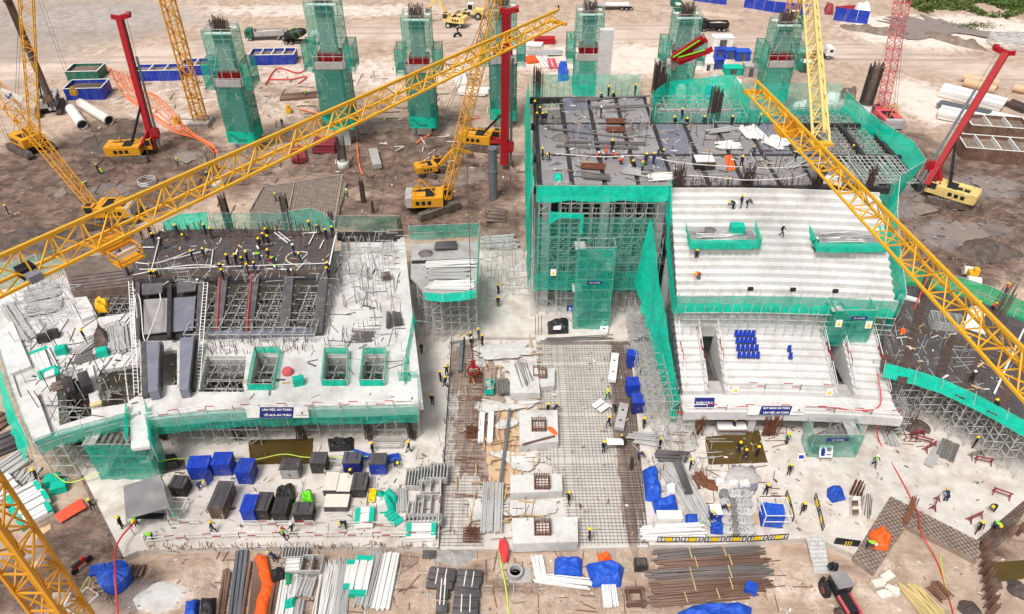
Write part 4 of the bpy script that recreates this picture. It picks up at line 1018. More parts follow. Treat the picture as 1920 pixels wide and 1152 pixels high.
c2=thing('tower_crane','yellow tower crane whose jib slants over the right end of the grandstand','tower crane',(root2.x,root2.y,GZ))
lattice(c2,root2,J2b,1.7,2.2,1.2,36,'crane_yellow',.18,.085)
tower_mast(c2,root2.x,root2.y,GZ,36,2.0,'crane_yellow')
q=MB();q.bar(root2,root2-dj2*12,1.6,.5);q.box(root2-dj2*11+Vector((0,0,-1)),(2.4,3,2.4));part(q,'counter_jib','concrete_grey',c2)
q=MB();q.box(J2b,(2.2,.5,.35),0);part(q,'tip_frame','crane_orange',c2)
q=MB();t2=J2b-dj2*9;q.box(t2+Vector((0,0,-.35)),(2.0,2.0,.35),math.atan2(dj2.y,dj2.x));q.box(t2+Vector((.4,0,.4)),(.9,1.2,.9));part(q,'trolley','crane_orange',c2)
J3a,J3b=P(1519,0,28),P(1540,266,28)
dj3=(J3b-J3a).normalized();root3=J3a-dj3*34
c3=thing('tower_crane','pale yellow tower crane jib pointing at the viewer above the roof deck','tower crane',(root3.x,root3.y,GZ))
lattice(c3,root3,J3b,(2.5,1.75),2.2,1.3,34,'crane_pale',.26,.10)
tower_mast(c3,root3.x,root3.y,GZ,31,2.2,'crane_orange')
q=MB();q.box(J3b+Vector((0,-.3,-.1)),(2.3,.8,.3));part(q,'tip_frame','crane_yellow',c3)
c4=thing('tower_crane','orange yellow tower crane mast rising close by in the lower left corner','tower crane',(-27.3,23.9,GZ))
tower_mast(c4,-27.3,23.9,GZ,47,1.75,'crane_orange',bay=1.9,ch=.2,la=.1)
for k in range(18):piece('ladder_bar',c4,(-27.6,23.9,GZ+2.6*k),(-27.0,23.9,GZ+2.6*k+2.6),.08,.08,'crane_yellow')
piece('inner_rail',c4,(-27.3,23.7,GZ),(-27.3,23.7,46),.3,.3,'crane_yellow')
for zz in(19.5,23.5,27.5):boxpiece('rest_platform',c4,(-27.1,24.1,zz),(1.1,.8,.08),'paint_white')
q=MB();q.bar((-27.3,23.9,47),(-66,14,47),1.6,1.2);part(q,'jib','crane_orange',c4)
w=P(378,233,GZ);c5=thing('tower_crane','slim orange tower crane mast standing behind the leftmost net-wrapped pier','tower crane',w)
tower_mast(c5,w.x,w.y,GZ,44,2.0,'crane_orange',bay=2.0,ch=.26,la=.13)
q=MB();q.box(w+Vector((0,0,.5)),(4.2,4.2,1.0));part(q,'foot_block','concrete_grey',c5)
q=MB()
for s in(-1,1):q.bar(w+Vector((3*s,-2.5,0)),w+Vector((3*s,-2.5,3)),.12);q.bar(w+Vector((-3,-2.5,1.5+s*.7)),w+Vector((3,-2.5,1.5+s*.7)),.1)
part(q,'foot_fence','rebar_rust',c5)
def tracks(t,L,W,tw,h,mx='track'):
 for s in(-1,1):
  q=MB();y=s*(W/2-tw/2)
  prof=[(-L/2+h*.35,0),(L/2-h*.35,0),(L/2-h*.08,h*.25),(L/2,h*.55),(L/2-h*.2,h),(-L/2+h*.2,h),(-L/2,h*.55),(-L/2+h*.08,h*.25)]
  vs=[(x,y-tw/2,z)for x,z in prof]+[(x,y+tw/2,z)for x,z in prof];n=len(prof)
  q.add(vs,[tuple(range(n)),tuple(reversed(range(n,2*n)))]+[(i,n+i,n+(i+1)%n,(i+1)%n)for i in range(n)])
  for k in range(int(L/.45)):q.box((-L/2+.3+k*.45,y,h+.02),(.2,tw+.04,.06))
  tk=part(q,'track',mx,t,local=True)
  q=MB()
  for k in range(5):q.tube((-L/2+L*(k+.5)/5,y+s*(tw/2-.02),h*.5),(-L/2+L*(k+.5)/5,y+s*(tw/2+.05),h*.5),h*.3,n=10)
  part(q,'rollers','steel_rust',tk,local=True,kind='stuff')
 q=MB();q.box((0,0,h*.75),(L*.45,W-tw,h*.5));part(q,'undercarriage','black',t,local=True)
def upper(t,L,W,z,hh,rot,m,cabside=1,cw='concrete_grey',fwd=.4):
 """house with counterweight and cab, turned by rot on the undercarriage"""
 M=Matrix.Rotation(rot,4,'Z')
 def tr_(mb):mb.v=[M@p for p in mb.v];return mb
 q=MB();q.box((-L*.12,0,z+hh/2),(L*.76,W,hh));q.box((-L*.3,-W*.2,z+hh+.12),(L*.3,W*.4,.24));q.tube((-L*.3,W*.3,z+hh),(-L*.3,W*.3,z+hh+.7),.12);h=part(tr_(q),'engine_house',m,t,local=True)
 q=MB()
 for k in range(3):q.box((-L*.35+k*L*.14,-W/2-.02,z+hh*.5),(L*.09,.05,hh*.4));q.box((-L*.35+k*L*.14,W/2+.02,z+hh*.5),(L*.09,.05,hh*.4))
 q.box((-L*.05,0,z+hh+.02),(L*.22,W*.7,.1));q.box((-L*.3,W*.12,z+hh+.02),(L*.28,W*.3,.08));q.box((-L*.12,0,z-.06),(L*.7,W*.9,.12))
 part(tr_(q),'vent_grilles','black',h,local=True,kind='stuff')
 q=MB();q.box((-L*.5-.3,0,z+hh*.55),(.9,W*.98,hh*1.05));q.box((-L*.5-.55,0,z+hh*.5),(.6,W*.8,hh*.8));part(tr_(q),'counterweight',cw,t,local=True)
 q=MB();cx,cy=L*.36,cabside*W*.30
 q.box((cx,cy,z+.9),(1.5,W*.36,1.8));cab=part(tr_(q),'cab',m,t,local=True)
 q=MB();q.box((cx+.77,cy,z+1.15),(.05,W*.31,1.0));q.box((cx,cy+cabside*W*.185,z+1.2),(1.2,.05,.9));q.box((cx,cy-cabside*W*.185,z+1.2),(1.2,.05,.9));q.box((cx+.1,cy,z+1.82),(.9,W*.26,.05))
 part(tr_(q),'cab_windows','glass_dark',cab,local=True)
 return M
def crawler_crane(label,px,py,rz,rot,m,tip,w=1.5,bays=26,boomfoot=(2.0,0,1.6),L=6.2,W=3.4,cables=True,bm=None,ch=.13):
 loc=P(px,py,GZ);t=thing('crawler_crane',label,'crawler crane',loc,rz)
 tracks(t,L*1.15,5.0,1.0,1.2);M=upper(t,L,W,1.3,1.5,rot,m);t.scale=(1.12,)*3
 Mw=wmat(t)@M;a=Mw@Vector(boomfoot);b=Vector(tip)
 lattice(t,a,b,(w*.6,w),w*.7,w,bays,bm or m,ch,.075,'box')
 q=MB();ga=Mw@Vector((-1.6,0,5.2));
 for s in(-.8,.8):q.bar(Mw@Vector((.6,s,3.0)),ga,.14);q.bar(Mw@Vector((-2.6,s,3.0)),ga,.1)
 part(q,'gantry','crane_orange',t)
 if cables:
  q=MB()
  for s in(-.25,.25):q.bar(ga+Vector((s,0,0)),b+Vector((s,0,0)),.05)
  for s in(-.3,.3):q.bar(b+Vector((s,0,0)),Vector((b.x+s,b.y-.8,8)),.04)
  part(q,'pendant_cables','cable',t,kind='stuff')
 return t
crawler_crane('yellow crawler crane at the left edge with an upright lattice boom',62,282,R(-35),R(0),'crane_orange',PY(43,-90,133),2.2,22,bm='crane_yellow')
crawler_crane('yellow crawler crane half hidden under the long jib with its boom leaning left',214,412,R(20),R(160),'crane_orange',PY(-40,128,116),1.9,24,bm='crane_orange')
crawler_crane('yellow crawler crane parked across its tracks in the mud with an open boom',812,392,R(35),R(-30),'crane_orange',PY(934,-30,121),1.7,30,bm='crane_orange')
crawler_crane('red lattice crawler crane standing behind the right rear net',1656,238,R(70),R(20),'paint_pink',PY(1700,-40,148),2.2,24,bm='paint_pink')
def drill_rig(label,px,py,rz,rot,top,foot=None,body='crane_orange',mast='paint_red',kelly=True,mw=.95):
 loc=P(px,py,GZ);t=thing('drilling_rig',label,'drilling rig',loc,rz)
 tracks(t,6.0,4.4,.85,1.05);M=upper(t,6.2,3.1,1.15,1.4,rot,body,cw=body);t.scale=(1.15,)*3
 Mw=wmat(t)@M;f=Mw@Vector((3.9,0,.8))if foot is None else Vector(foot);b=Vector(top)
 piece('mast',t,f,b,mw,mw*.9,mast)
 d=(b-f).normalized();fw=(Mw.to_3x3()@Vector((1,0,0))).normalized()
 q=MB();q.bar(b,b+fw*1.9+Vector((0,0,.5)),.7,.8);q.bar(b,b-fw*1.3+Vector((0,0,.3)),.6,.7);q.tube(b+fw*1.7+Vector((-.3,0,.6)),b+fw*1.7+Vector((.3,0,.6)),.5,n=12);part(q,'mast_head',mast,t)
 sdm=d.cross(fw).normalized()
 for s in(-1,1):piece('mast_rail',t,f+fw*.5+sdm*s*mw*.38,b+fw*.5+sdm*s*mw*.38,.14,.14,'steel_rust')
 q=MB();m0=Mw@Vector((1.6,0,2.4))
 for s in(-.8,.8):q.bar(Mw@Vector((1.2,s,1.5)),f.lerp(b,.16)+sdm*s*.4,.4,.5)
 part(q,'mast_cradle',mast,t)
 q=MB()
 for s in(-.6,.6):q.tube(Mw@Vector((.2,s,2.6)),f.lerp(b,.38)+sdm*s*.4,.16,n=8)
 part(q,'mast_rams','black',t)
 q=MB();rp=f.lerp(b,.13)+fw*1.0;q.box(rp,(1.2,1.3,1.3),rz+rot);q.tube(rp+Vector((0,0,-1)),rp+Vector((0,0,1.0)),.55,n=12);part(q,'rotary_drive',mast,t)
 if kelly:
  q=MB();q.tube(f.lerp(b,.0)+fw*1.15+Vector((0,0,.2)),f.lerp(b,.72)+fw*1.15,.22,n=8);part(q,'kelly_bar','steel_grey',t)
  q=MB();q.bar(f.lerp(b,.72)+fw*1.15,b+fw*1.2+Vector((0,0,.6)),.05);part(q,'hoist_cable','cable',t)
 return t
drill_rig('red mast drilling rig with a yellow body left of the leftmost pier',254,296,R(0),R(6),PY(224,34,133.5),P(289,279,.2))
drill_rig('tall red mast drilling rig with a yellow body in the middle of the rear yard',905,276,R(-12),R(0),PY(950,22,123.5),P(946,307,.2),mw=1.25)
drill_rig('red drilling rig with a pale yellow body leaning its mast right over the mud',1772,376,R(160),R(-20),PY(1886,100,121),P(1738,346,2.0),body='crane_pale',mw=.85)
drill_rig('grey mast drilling rig with maroon fittings at the upper left edge',96,208,R(-70),R(0),PY(16,2,146),P(101,204,.4),body='concrete_grey',mast='steel_rust',mw=1.0)
w=P(925,372,GZ);q=MB();q.tube(w,w+Vector((0,0,9.5)),.75,n=16);q.lathe([(.8,0),(.85,.3),(.8,.6)],w+Vector((0,0,5)),16);q.lathe([(.8,0),(.85,.2),(.8,.4)],w+Vector((0,0,9.2)),16)
single(q,'casing_tube','steel_grey','dark steel casing tube standing upright beside the middle red rig','steel tube',smooth=False)
def excavator(label,px,py,rz,rot,m,pts,wheels=False,sc=1.0):
 loc=P(px,py,GZ);t=thing('excavator',label,'excavator',loc,rz)
 if wheels:
  for sx in(-1.3,1.3):
   for sy in(-1,1):
    q=MB();q.tube((sx,sy*.75,.55),(sx,sy*1.25,.55),.55,n=14);wh=part(q,'wheel','rubber',t,local=True)
    q=MB();q.tube((sx,sy*1.24,.55),(sx,sy*1.28,.55),.28,n=10);part(q,'rim','paint_white',wh,local=True)
  q=MB();q.box((0,0,.85),(3.6,1.3,.5));part(q,'chassis','black',t,local=True);z0=1.15
 else:tracks(t,4.2,3.0,.6,.9);z0=1.0
 M=upper(t,4.0,2.7,z0,1.1,rot,m,cw=m)
 Mw=M;prev=Vector((1.6,-.3,z0+.6));nm=['boom','dipper_arm']
 for i,p in enumerate(pts[:2]):
  q=MB();a_=M@prev;b_=M@Vector(p);q.bar(a_,b_,.42,.6 if i==0 else.45);part(q,nm[i],m,t,local=True);prev=Vector(p)
 q=MB();e=M@prev;q.box(e+Vector((0,0,-.45)),(1.0,.9,.9),rot);q.box(e+(M@Vector((.5,0,-.7))),(.3,.9,.4),rot);part(q,'bucket','steel_rust',t,local=True)
 if sc!=1:t.scale=(sc,)*3
 return t
excavator('yellow excavator swinging its bent boom beside the crawler crane in the mud',808,326,R(150),R(-130),'crane_orange',[(4.6,-.3,4.4),(7.6,-.3,3.0)])
excavator('white and yellow wheeled excavator with a dark raised arm on the haul road',852,50,R(0),R(160),'crane_pale',[(3.6,-.3,5.6),(6.0,-.3,3.2)],True,1.25)
def wheels(t,xs,W,r=.5,name='wheel'):
 for x in xs:
  for s in(-1,1):
   q=MB();q.tube((x,s*(W/2-.32),r),(x,s*W/2,r),r,n=14);wh=part(q,name,'rubber',t,local=True)
   q=MB();q.tube((x,s*(W/2-.01),r),(x,s*(W/2+.03),r),r*.5,n=10);part(q,'rim','concrete_grey',wh,local=True)
def lorry(label,px,py,rz,cabm,L=9.0,W=2.5,body='tipper',bodym='paint_green',load=None,sc=1.0,z=GZ,axles=None):
 t=thing('truck',label,'truck',P(px,py,z),rz)
 wheels(t,axles or[L/2-1.2,-L/2+2.4,-L/2+1.1],W)
 q=MB();q.box((0,0,.85),(L*.98,1.0,.3));part(q,'chassis','black',t,local=True)
 q=MB();q.box((L/2-.95,0,1.75),(1.9,W,1.7));q.box((L/2-1.15,0,2.75),(1.4,W*.92,.35));cab=part(q,'cab',cabm,t,local=True)
 q=MB();q.box((L/2+.02,0,2.1),(.05,W*.86,.75));q.box((L/2-.8,W/2+.02,2.1),(.8,.05,.6));q.box((L/2-.8,-W/2-.02,2.1),(.8,.05,.6));part(q,'cab_windows','glass_dark',cab,local=True)
 for s in(-.8,.8):q=MB();q.box((L/2+.02,s,1.2),(.06,.35,.22));part(q,'headlight','paint_white',cab,local=True)
 bl=L-2.3;bx_=-L/2+bl/2
 if body=='tipper':
  q=MB();q.box((bx_,0,1.2),(bl,W,.15))
  for s in(-1,1):q.box((bx_,s*(W/2-.05),1.8),(bl,.1,1.2))
  q.box((-L/2+.05,0,1.8),(.1,W-.2,1.2));q.box((-L/2+bl-.05,0,2.0),(.1,W-.2,1.6));part(q,'tipper_body',bodym,t,local=True)
  if load:
   q=MB()
   def fn(u,v):x=bx_-bl*.46+bl*.92*u;y=(v-.5)*W*.86;return(x,y,1.9+.5*math.sin(u*3.1)*math.sin(v*3.1)+.1*noise.noise(Vector((x,y,0))))
   q.grid(fn,10,5);part(q,'load',load,t,True,local=True)
 elif body=='mixer':
  M=Matrix.Rotation(R(90),4,'Y');M=Matrix.Rotation(R(-14),4,'Y')@M
  q=MB();q.lathe([(.5,-3.0),(.9,-2.6),(1.25,-1.2),(1.3,.2),(.95,2.0),(.55,2.9)],(bx_-.1,0,2.5),16,M=M);part(q,'drum','black',t,True,local=True)
  q=MB()
  for k in range(26):
   a_=k*.45;zz=-1.6+k*.12;r_=1.3;q.box(Vector((bx_-.1,0,2.5))+(M@Vector((r_*math.cos(a_),r_*math.sin(a_),zz))),(.28,.28,.05))
  part(q,'drum_stripe','lime',t,local=True,kind='stuff')
  q=MB();q.box((-L/2+.2,0,3.3),(.8,.9,.6));q.bar((-L/2,0,2.6),(-L/2-.9,0,1.4),.4,.2);part(q,'chute','concrete_grey',t,local=True)
 elif body=='flat':
  q=MB();q.box((bx_,0,1.25),(bl,W,.2));part(q,'flatbed',bodym,t,local=True)
  q=MB();q.box((bx_-bl*.1,0,1.5),(bl*.6,W*.9,.3));part(q,'load','paint_white',t,local=True)
 if sc!=1:t.scale=(sc,)*3
 return t
lorry('green tipper truck with a pale cab behind the leftmost net-wrapped pier',502,74,R(187),'paint_green',10.5,bodym='concrete_grey',load='soil')
lorry('black drum concrete mixer truck with a green stripe on the haul road',566,82,R(0),'paint_white',9.5,body='mixer')
lorry('long white flatbed crane truck at the top middle of the haul road',1142,18,R(180),'paint_white',13,body='flat',bodym='concrete_grey',axles=[5.3,3.9,-3.5,-4.8,-6.0])
q_=bpy.data.objects[C.objects[-1].name]
lorry('black tipper truck carrying a sand load along the haul road',1336,58,R(180),'black',7.6,bodym='black',load='soil')
lorry('small green tipper truck seen from behind at the top of the road',1269,20,R(95),'paint_green',6.5,bodym='paint_green',load='sack_white')
lorry('white cab truck behind the pale crane jib hauling maroon bar cages',1512,108,R(-4),'paint_white',12,body='flat',bodym='steel_rust')
lorry('small white tipper loaded with sacks below the blue hoarding',1489,44,R(95),'paint_white',5.5,bodym='paint_green',load='sack_white')
t=thing('wheel_loader','white wheel loader with a square cab parked near the wheeled excavator','wheel loader',P(886,34,GZ),R(170));t.scale=(1.25,)*3
wheels(t,[1.5,-1.5],2.6,.75)
q=MB();q.box((-1.3,0,1.5),(2.6,1.7,1.1));part(q,'engine_hood','crane_pale',t,local=True)
q=MB();q.box((.3,0,2.3),(1.3,1.5,1.7));cab=part(q,'cab','paint_white',t,local=True)
q=MB();q.box((.3,.77,2.5),(1.0,.05,1.0));q.box((.3,-.77,2.5),(1.0,.05,1.0));q.box((.97,0,2.5),(.05,1.2,1.0));part(q,'cab_windows','glass_dark',cab,local=True)
q=MB();q.bar((1.0,.5,1.3),(3.0,.5,.8),.2,.3);q.bar((1.0,-.5,1.3),(3.0,-.5,.8),.2,.3);part(q,'lift_arms','crane_pale',t,local=True)
q=MB();q.box((3.3,0,.6),(.7,2.6,.9));part(q,'bucket','steel_rust',t,local=True)
t=thing('concrete_pump','red folded concrete pump boom reaching over the rear of the roof deck','concrete pump',P(1262,176,GZ),R(20))
b0=PY(1262,118,142)
q=MB();q.box((0,0,1.8),(9,2.5,1.8));part(q,'truck_body','paint_white',t,local=True);wheels(t,[3.4,1.9,-2,-3.4],2.5)
w0=wmat(t)@Vector((0,0,2.6));q=MB();q.bar(w0,b0,.9,.9);q.tube(b0+Vector((-1.2,0,0)),b0+Vector((1.4,0,.2)),.75,n=10);part(q,'turret','concrete_grey',t)
for i,(a,b)in enumerate((((1258,112),(1325,74)),((1262,106),(1318,70)),((1272,118),(1336,92)),((1268,112),(1330,96)))):
 q=MB();q.bar(PY(*a,141-.6*(i%2)),PY(*b,141-.6*(i%2)),.6,.9);part(q,'boom_section','paint_red',t)
for i,(a,b)in enumerate((((1262,108),(1312,76)),((1272,108),(1322,94)))):q=MB();q.bar(PY(*a,140),PY(*b,140),.18);part(q,'delivery_pipe','lime',t)
t=thing('backhoe_tractor','dark tractor with a grey cab roof and red loader arms at the bottom edge','tractor',P(1572,1128,GZ),R(-78))
for x,r_,s_ in((-1.0,.75,1.05),(1.3,.5,.9)):
 for s in(-1,1):
  q=MB();q.tube((x,s*(s_-.2),r_),(x,s*(s_+.2),r_),r_,n=18);wh=part(q,'wheel','rubber',t,local=True)
  q=MB();q.tube((x,s*(s_+.19),r_),(x,s*(s_+.23),r_),r_*.45,n=12);part(q,'rim','paint_maroon',wh,local=True)
q=MB();q.box((.9,0,1.15),(2.0,.9,.7));q.box((0,0,.9),(3.0,.8,.5));part(q,'hood','black',t,local=True)
q=MB();q.box((-.7,0,2.62),(1.7,1.6,.12));q.box((-.7,0,2.7),(1.3,1.2,.06));part(q,'cab_roof','form_lilac',t,local=True)
q=MB()
for x in(-1.45,.05):
 for y in(-.72,.72):q.bar((x,y,1.2),(x,y,2.6),.09)
part(q,'cab_posts','black',t,local=True)
q=MB();q.box((-.7,.72,1.95),(1.4,.03,1.1));q.box((-.7,-.72,1.95),(1.4,.03,1.1));q.box((.05,0,1.95),(.03,1.3,1.1));q.box((-1.45,0,1.95),(.03,1.3,1.1));part(q,'cab_windows','glass_dark',t,local=True)
q=MB();q.box((-.6,0,1.2),(.5,.5,.5));q.box((-.8,0,1.6),(.15,.5,.6));part(q,'driver_seat','black',t,local=True)
for s in(-1,1):q=MB();q.bar((.2,s*.6,1.5),(2.0,s*.6,1.5),.18,.28);q.bar((2.0,s*.6,1.5),(2.7,s*.6,.5),.18,.28);part(q,'loader_arm','paint_pink',t,local=True)
q=MB();q.box((2.9,0,.4),(.6,2.0,.7));part(q,'loader_bucket','paint_pink',t,local=True)
q=MB();q.bar((-1.8,.3,.9),(-2.3,.5,2.5),.25,.3);q.bar((-2.3,.5,2.5),(-3.0,.8,1.2),.2,.25);part(q,'backhoe_arm','black',t,local=True)
q=MB();q.box((-3.0,.8,1.0),(.5,.6,.6));q.box((-2.0,-.7,.5),(.3,.5,.9),.4);q.box((-2.0,.9,.5),(.3,.5,.9),-.4);part(q,'backhoe_bucket','black',t,local=True)
t=thing('compact_roller','white and yellow compact roller in the mud beyond the far right net','roller',P(1818,526,GZ),R(-15))
for y in(-1.3,1.3):q=MB();q.tube((-.9,y,.8),(.9,y,.8),.7,n=16);part(q,'drum','sack_white',t,local=True)
q=MB();q.box((0,0,1.1),(1.2,1.3,1.0));q.box((.3,0,1.9),(.7,.9,.6));part(q,'body','crane_yellow',t,local=True)
def motorbike(label,px,py,rz,m,sc=1.0):
 t=thing('motorbike',label,'motorbike',P(px,py,GZ),rz);t.scale=(sc,)*3
 for x in(-.62,.62):q=MB();q.tube((x,-.06,.3),(x,.06,.3),.3,n=14);part(q,'wheel','rubber',t,local=True)
 q=MB();q.box((-.15,0,.62),(.9,.26,.26));q.box((.3,0,.75),(.3,.22,.4));part(q,'body',m,t,local=True)
 q=MB();q.box((-.3,0,.82),(.75,.26,.1));part(q,'saddle','black',t,local=True)
 q=MB();q.bar((.45,-.33,1.02),(.45,.33,1.02),.05);q.bar((.62,0,.3),(.42,0,1.02),.08);part(q,'handlebar','pipe_dark',t,local=True)
 return t
motorbike('red motorbike lying idle on the mud right of the near crane mast',156,1064,R(60),'paint_red',1.25)
motorbike('dark motorbike on the pale ground below the wheeled excavator',858,70,R(20),'black',1.3)
def pier(label,px,py,top,w=5.1,dpt=4.4,lean=0.0,foot=2.2,band=.60,netm='net_dark',rzv=0.0,z0=GZ):
 b=P(px,py,z0);t=thing('bridge_pier',label,'pier',b,rzv,'net-wrapped concrete piers')
 def Lp(mb,name,m,smooth=False,kind=None,par=t):return part(mb,name,m,par,smooth,local=True,kind=kind)
 H_=top;zb=H_*band
 q=MB();q.box((0,0,zb/2),(w*.55,dpt*.5,zb));Lp(q,'shaft','concrete_new')
 q=MB();q.box((0,0,(zb+H_*.93)/2),(w*.5,dpt*.42,H_*.93-zb));Lp(q,'formwork_shaft','concrete_grey')
 q=MB();q.box((0,0,zb+.8),(w*.72,dpt*.7,1.6))
 for k in range(7):q.box((-w*.33+k*w*.11,-dpt*.37,zb+.8),(.16,.2,1.7))
 Lp(q,'form_ring','paint_red')
 q=MB()
 for k in range(30):q.bar((-w*.26+w*.52*(k%15)/14,(-1 if k<15 else 1)*dpt*.2,H_*.88),(-w*.25+w*.5*(k%15)/14,(-1 if k<15 else 1)*dpt*.2,H_+rnd.uniform(.6,1.8)),.1)
 for k in range(30):q.bar((-w*.24+rnd.random()*w*.48,rnd.uniform(-.2,.2)*dpt,H_*.9),(-w*.24+rnd.random()*w*.48,rnd.uniform(-.2,.2)*dpt,H_+rnd.uniform(.2,1.2)),.08)
 Lp(q,'starter_bars','rebar',kind='stuff')
 q=MB();n=12
 for x in(-w/2,-w/6,w/6,w/2):
  for y in(-dpt/2,dpt/2):q.bar((x,y,foot if abs(x)<w/2 else foot),(x,y,H_),.09)
 for k in range(n+1):
  z=foot+(H_-foot)*k/n
  for y in(-dpt/2,dpt/2):q.bar((-w/2,y,z),(w/2,y,z),.08)
  for x in(-w/2,w/2):q.bar((x,-dpt/2,z),(x,dpt/2,z),.08)
 for s in(-1,1):q.bar((s*w*.4,-dpt*.52,zb+1.8),(s*w*.1,-dpt*.52,zb+6),.09)
 Lp(q,'scaffold_frame','pipe')
 q=MB();q.box((0,-dpt*.36,H_-.9),(w*.95,dpt*.25,.12));q.box((0,dpt*.36,H_-.9),(w*.95,dpt*.25,.12));Lp(q,'top_platform','sack_white')
 q=MB();q.box((0,-dpt*.52,zb-.3),(w*.9,.3,1.3));Lp(q,'mid_platform','concrete_grey')
 for s in(-1,1):
  x=s*(w/2+.95);q=MB();q.box((x,0,zb-.6),(1.6,dpt*.9,.12));sp=Lp(q,'side_platform','pipe_dark')
  q=MB();e=.8
  cs=[(x-e,-dpt*.47),(x+e,-dpt*.47),(x+e,dpt*.47),(x-e,dpt*.47)]
  sheet(q,[(a,c_,zb+3.3)for a,c_ in cs+cs[:1]],[(a,c_,zb-1.6)for a,c_ in cs+cs[:1]],5,4,.1);Lp(q,'net_box','net_mid',True,par=sp)
  q=MB()
  for a,c_ in cs:q.bar((a,c_,zb-1.7),(a,c_,zb+3.5),.09)
  for zz in(zb+3.3,zb+1.2,zb-1.0):
   for i in range(4):q.bar((*cs[i],zz),(*cs[(i+1)%4],zz),.07)
  Lp(q,'net_frame','pipe_dark',par=sp)
 e=.1;cs=[(-w/2-e,-dpt/2-e),(w/2+e,-dpt/2-e),(w/2+e,dpt/2+e),(-w/2-e,dpt/2+e)]
 q=MB();sheet(q,[(a,c_,zb-.8)for a,c_ in cs+cs[:1]],[(a,c_,foot)for a,c_ in cs+cs[:1]],8,5,.18);Lp(q,'lower_net',netm,True)
 q=MB();sheet(q,[(a,c_,H_-.3)for a,c_ in cs+cs[:1]],[(a,c_,zb+1.7)for a,c_ in cs+cs[:1]],8,5,.15,seed=3);Lp(q,'upper_net','net_thin',True)
 q=MB();sheet(q,[(a*1.01,c_*1.01,foot+2.2+.4*math.sin(4*i))for i,(a,c_)in enumerate(cs+cs[:1])],[(a*1.01,c_*1.01,foot-.3)for a,c_ in cs+cs[:1]],3,6,.2,seed=5);Lp(q,'hem_net','net',True)
 q=MB();q.box((w*.48,.3,foot*.5+.2),(.5,.9,foot));Lp(q,'foot_ladder','pipe_dark');q=MB();q.box((-w*.4,-.6,.4),(.8,.8,.8));Lp(q,'foot_box','concrete_grey')
 return t
pier('leftmost net-wrapped pier with dark bars sticking out of its top',466,276,23.2)
pier('second net-wrapped pier from the left with a broad red form ring and cut-off top',645,268,27.5,w=5.6,band=.60,foot=4.2)
pier('third net-wrapped pier from the left with a narrow red band behind the jib',797,248,23.4)
pier('net-wrapped pier right behind the tall red drilling rig mast',944,234,24.0)
pier('net-wrapped pier behind the left part of the roof deck',1095,212,21.5,netm='net_mid',foot=5)
pier('net-wrapped pier behind the red concrete pump boom',1262,214,21.0,netm='net_mid',foot=5)
pier('rightmost net-wrapped pier below the orange mast',1436,214,19.6,w=5.2,netm='net_mid',foot=4)
pc=P(1096,205,GZ);q=MB();q.bx(pc.x+.5,pc.x+3.0,pc.y-14,pc.y-12.5,GZ,20.3);
single(q,'concrete_column','concrete_new','pale square concrete column rising at the rear edge of the roof deck','column')
for(a,b,lb)in(((1612,232),(1632,150),'dark bar cage on a pale column at the right rear of the deck'),):
 p0=P(*a,16.0);t=thing('column_cage',lb,'bar cage',p0)
 q=MB();q.tube(p0+Vector((0,0,-3)),p0+Vector((0,0,3.2)),1.0,n=16);part(q,'column','concrete_new',t,True)
 q=MB()
 for k in range(40):a_=k*.157;q.bar(p0+Vector((.95*math.cos(a_),.95*math.sin(a_),3)),p0+Vector((.95*math.cos(a_),.95*math.sin(a_),9+rnd.uniform(-.5,.5))),.08)
 part(q,'bars','rebar',t,kind='stuff')
for px,py,h_,lb in((1008,178,5,'thin bar cage at the left rear corner of the roof deck'),(1232,178,6,'dense dark bar cage left of the green net enclosure'),(1335,232,6,'bar cage inside the green net enclosure on the deck'),(1240,190,5,'short dark bar cage beside the rear of the deck')):
 p0=P(px,py,18);t=thing('column_cage',lb,'bar cage',p0);q=MB()
 for k in range(44):x_,y_=rnd.uniform(-.8,.8),rnd.uniform(-.8,.8);q.bar(p0+Vector((x_,y_,-2)),p0+Vector((x_,y_,h_-1+rnd.uniform(-.6,.6))),.07)
 part(q,'bars','rebar',t,kind='stuff')
def bundle(name,label,cat,a,b,width,n,m,z=0.0,layers=1,h=.12,jit=.12,pn='bar',straps=0,caps=None,group=None,wfac=.8,sm='rope_white',bearers=True):
 """bars lying side by side between two photo points"""
 A_,B_=P(*a,z),P(*b,z);d=(B_-A_).normalized();s=Vector((-d.y,d.x,0));t=thing(name,label,cat,A_.lerp(B_,.5),group=group)
 sp=width/max(1,n-1)if n>1 else width
 for l_ in range(layers):
  for k in range(n):
   off=s*((k-(n-1)/2)*sp+rnd.uniform(-.2,.2)*sp);zz=Vector((0,0,.14+h*(l_+.5)+rnd.uniform(-.01,.01)))
   piece(pn,t,A_+off+d*rnd.uniform(-jit,jit)+zz,B_+off+d*rnd.uniform(-jit,jit)+zz+s*rnd.uniform(-jit,jit)*.6,sp*wfac if n>1 else width,h*.92,m)
 if bearers:
  for f in(.2,.8):
   c=A_.lerp(B_,f);piece('bearer',t,c-s*(width/2+.15)+Vector((0,0,.06)),c+s*(width/2+.15)+Vector((0,0,.06)),.12,.1,'wood')
 for k in range(straps):
  c=A_.lerp(B_,(k+1)/(straps+1));piece('strap',t,c-s*(width/2+.05)+Vector((0,0,.17+h*layers)),c+s*(width/2+.05)+Vector((0,0,.17+h*layers)),.1,.05,sm)
 if caps:
  for c,e in((A_,d),(B_,-d)):
   piece('end_wrap',t,c-e*.04+Vector((0,0,.16+h*layers/2)),c+e*.45+Vector((0,0,.16+h*layers/2)),width+.3,h*layers+.1,caps)
 return t
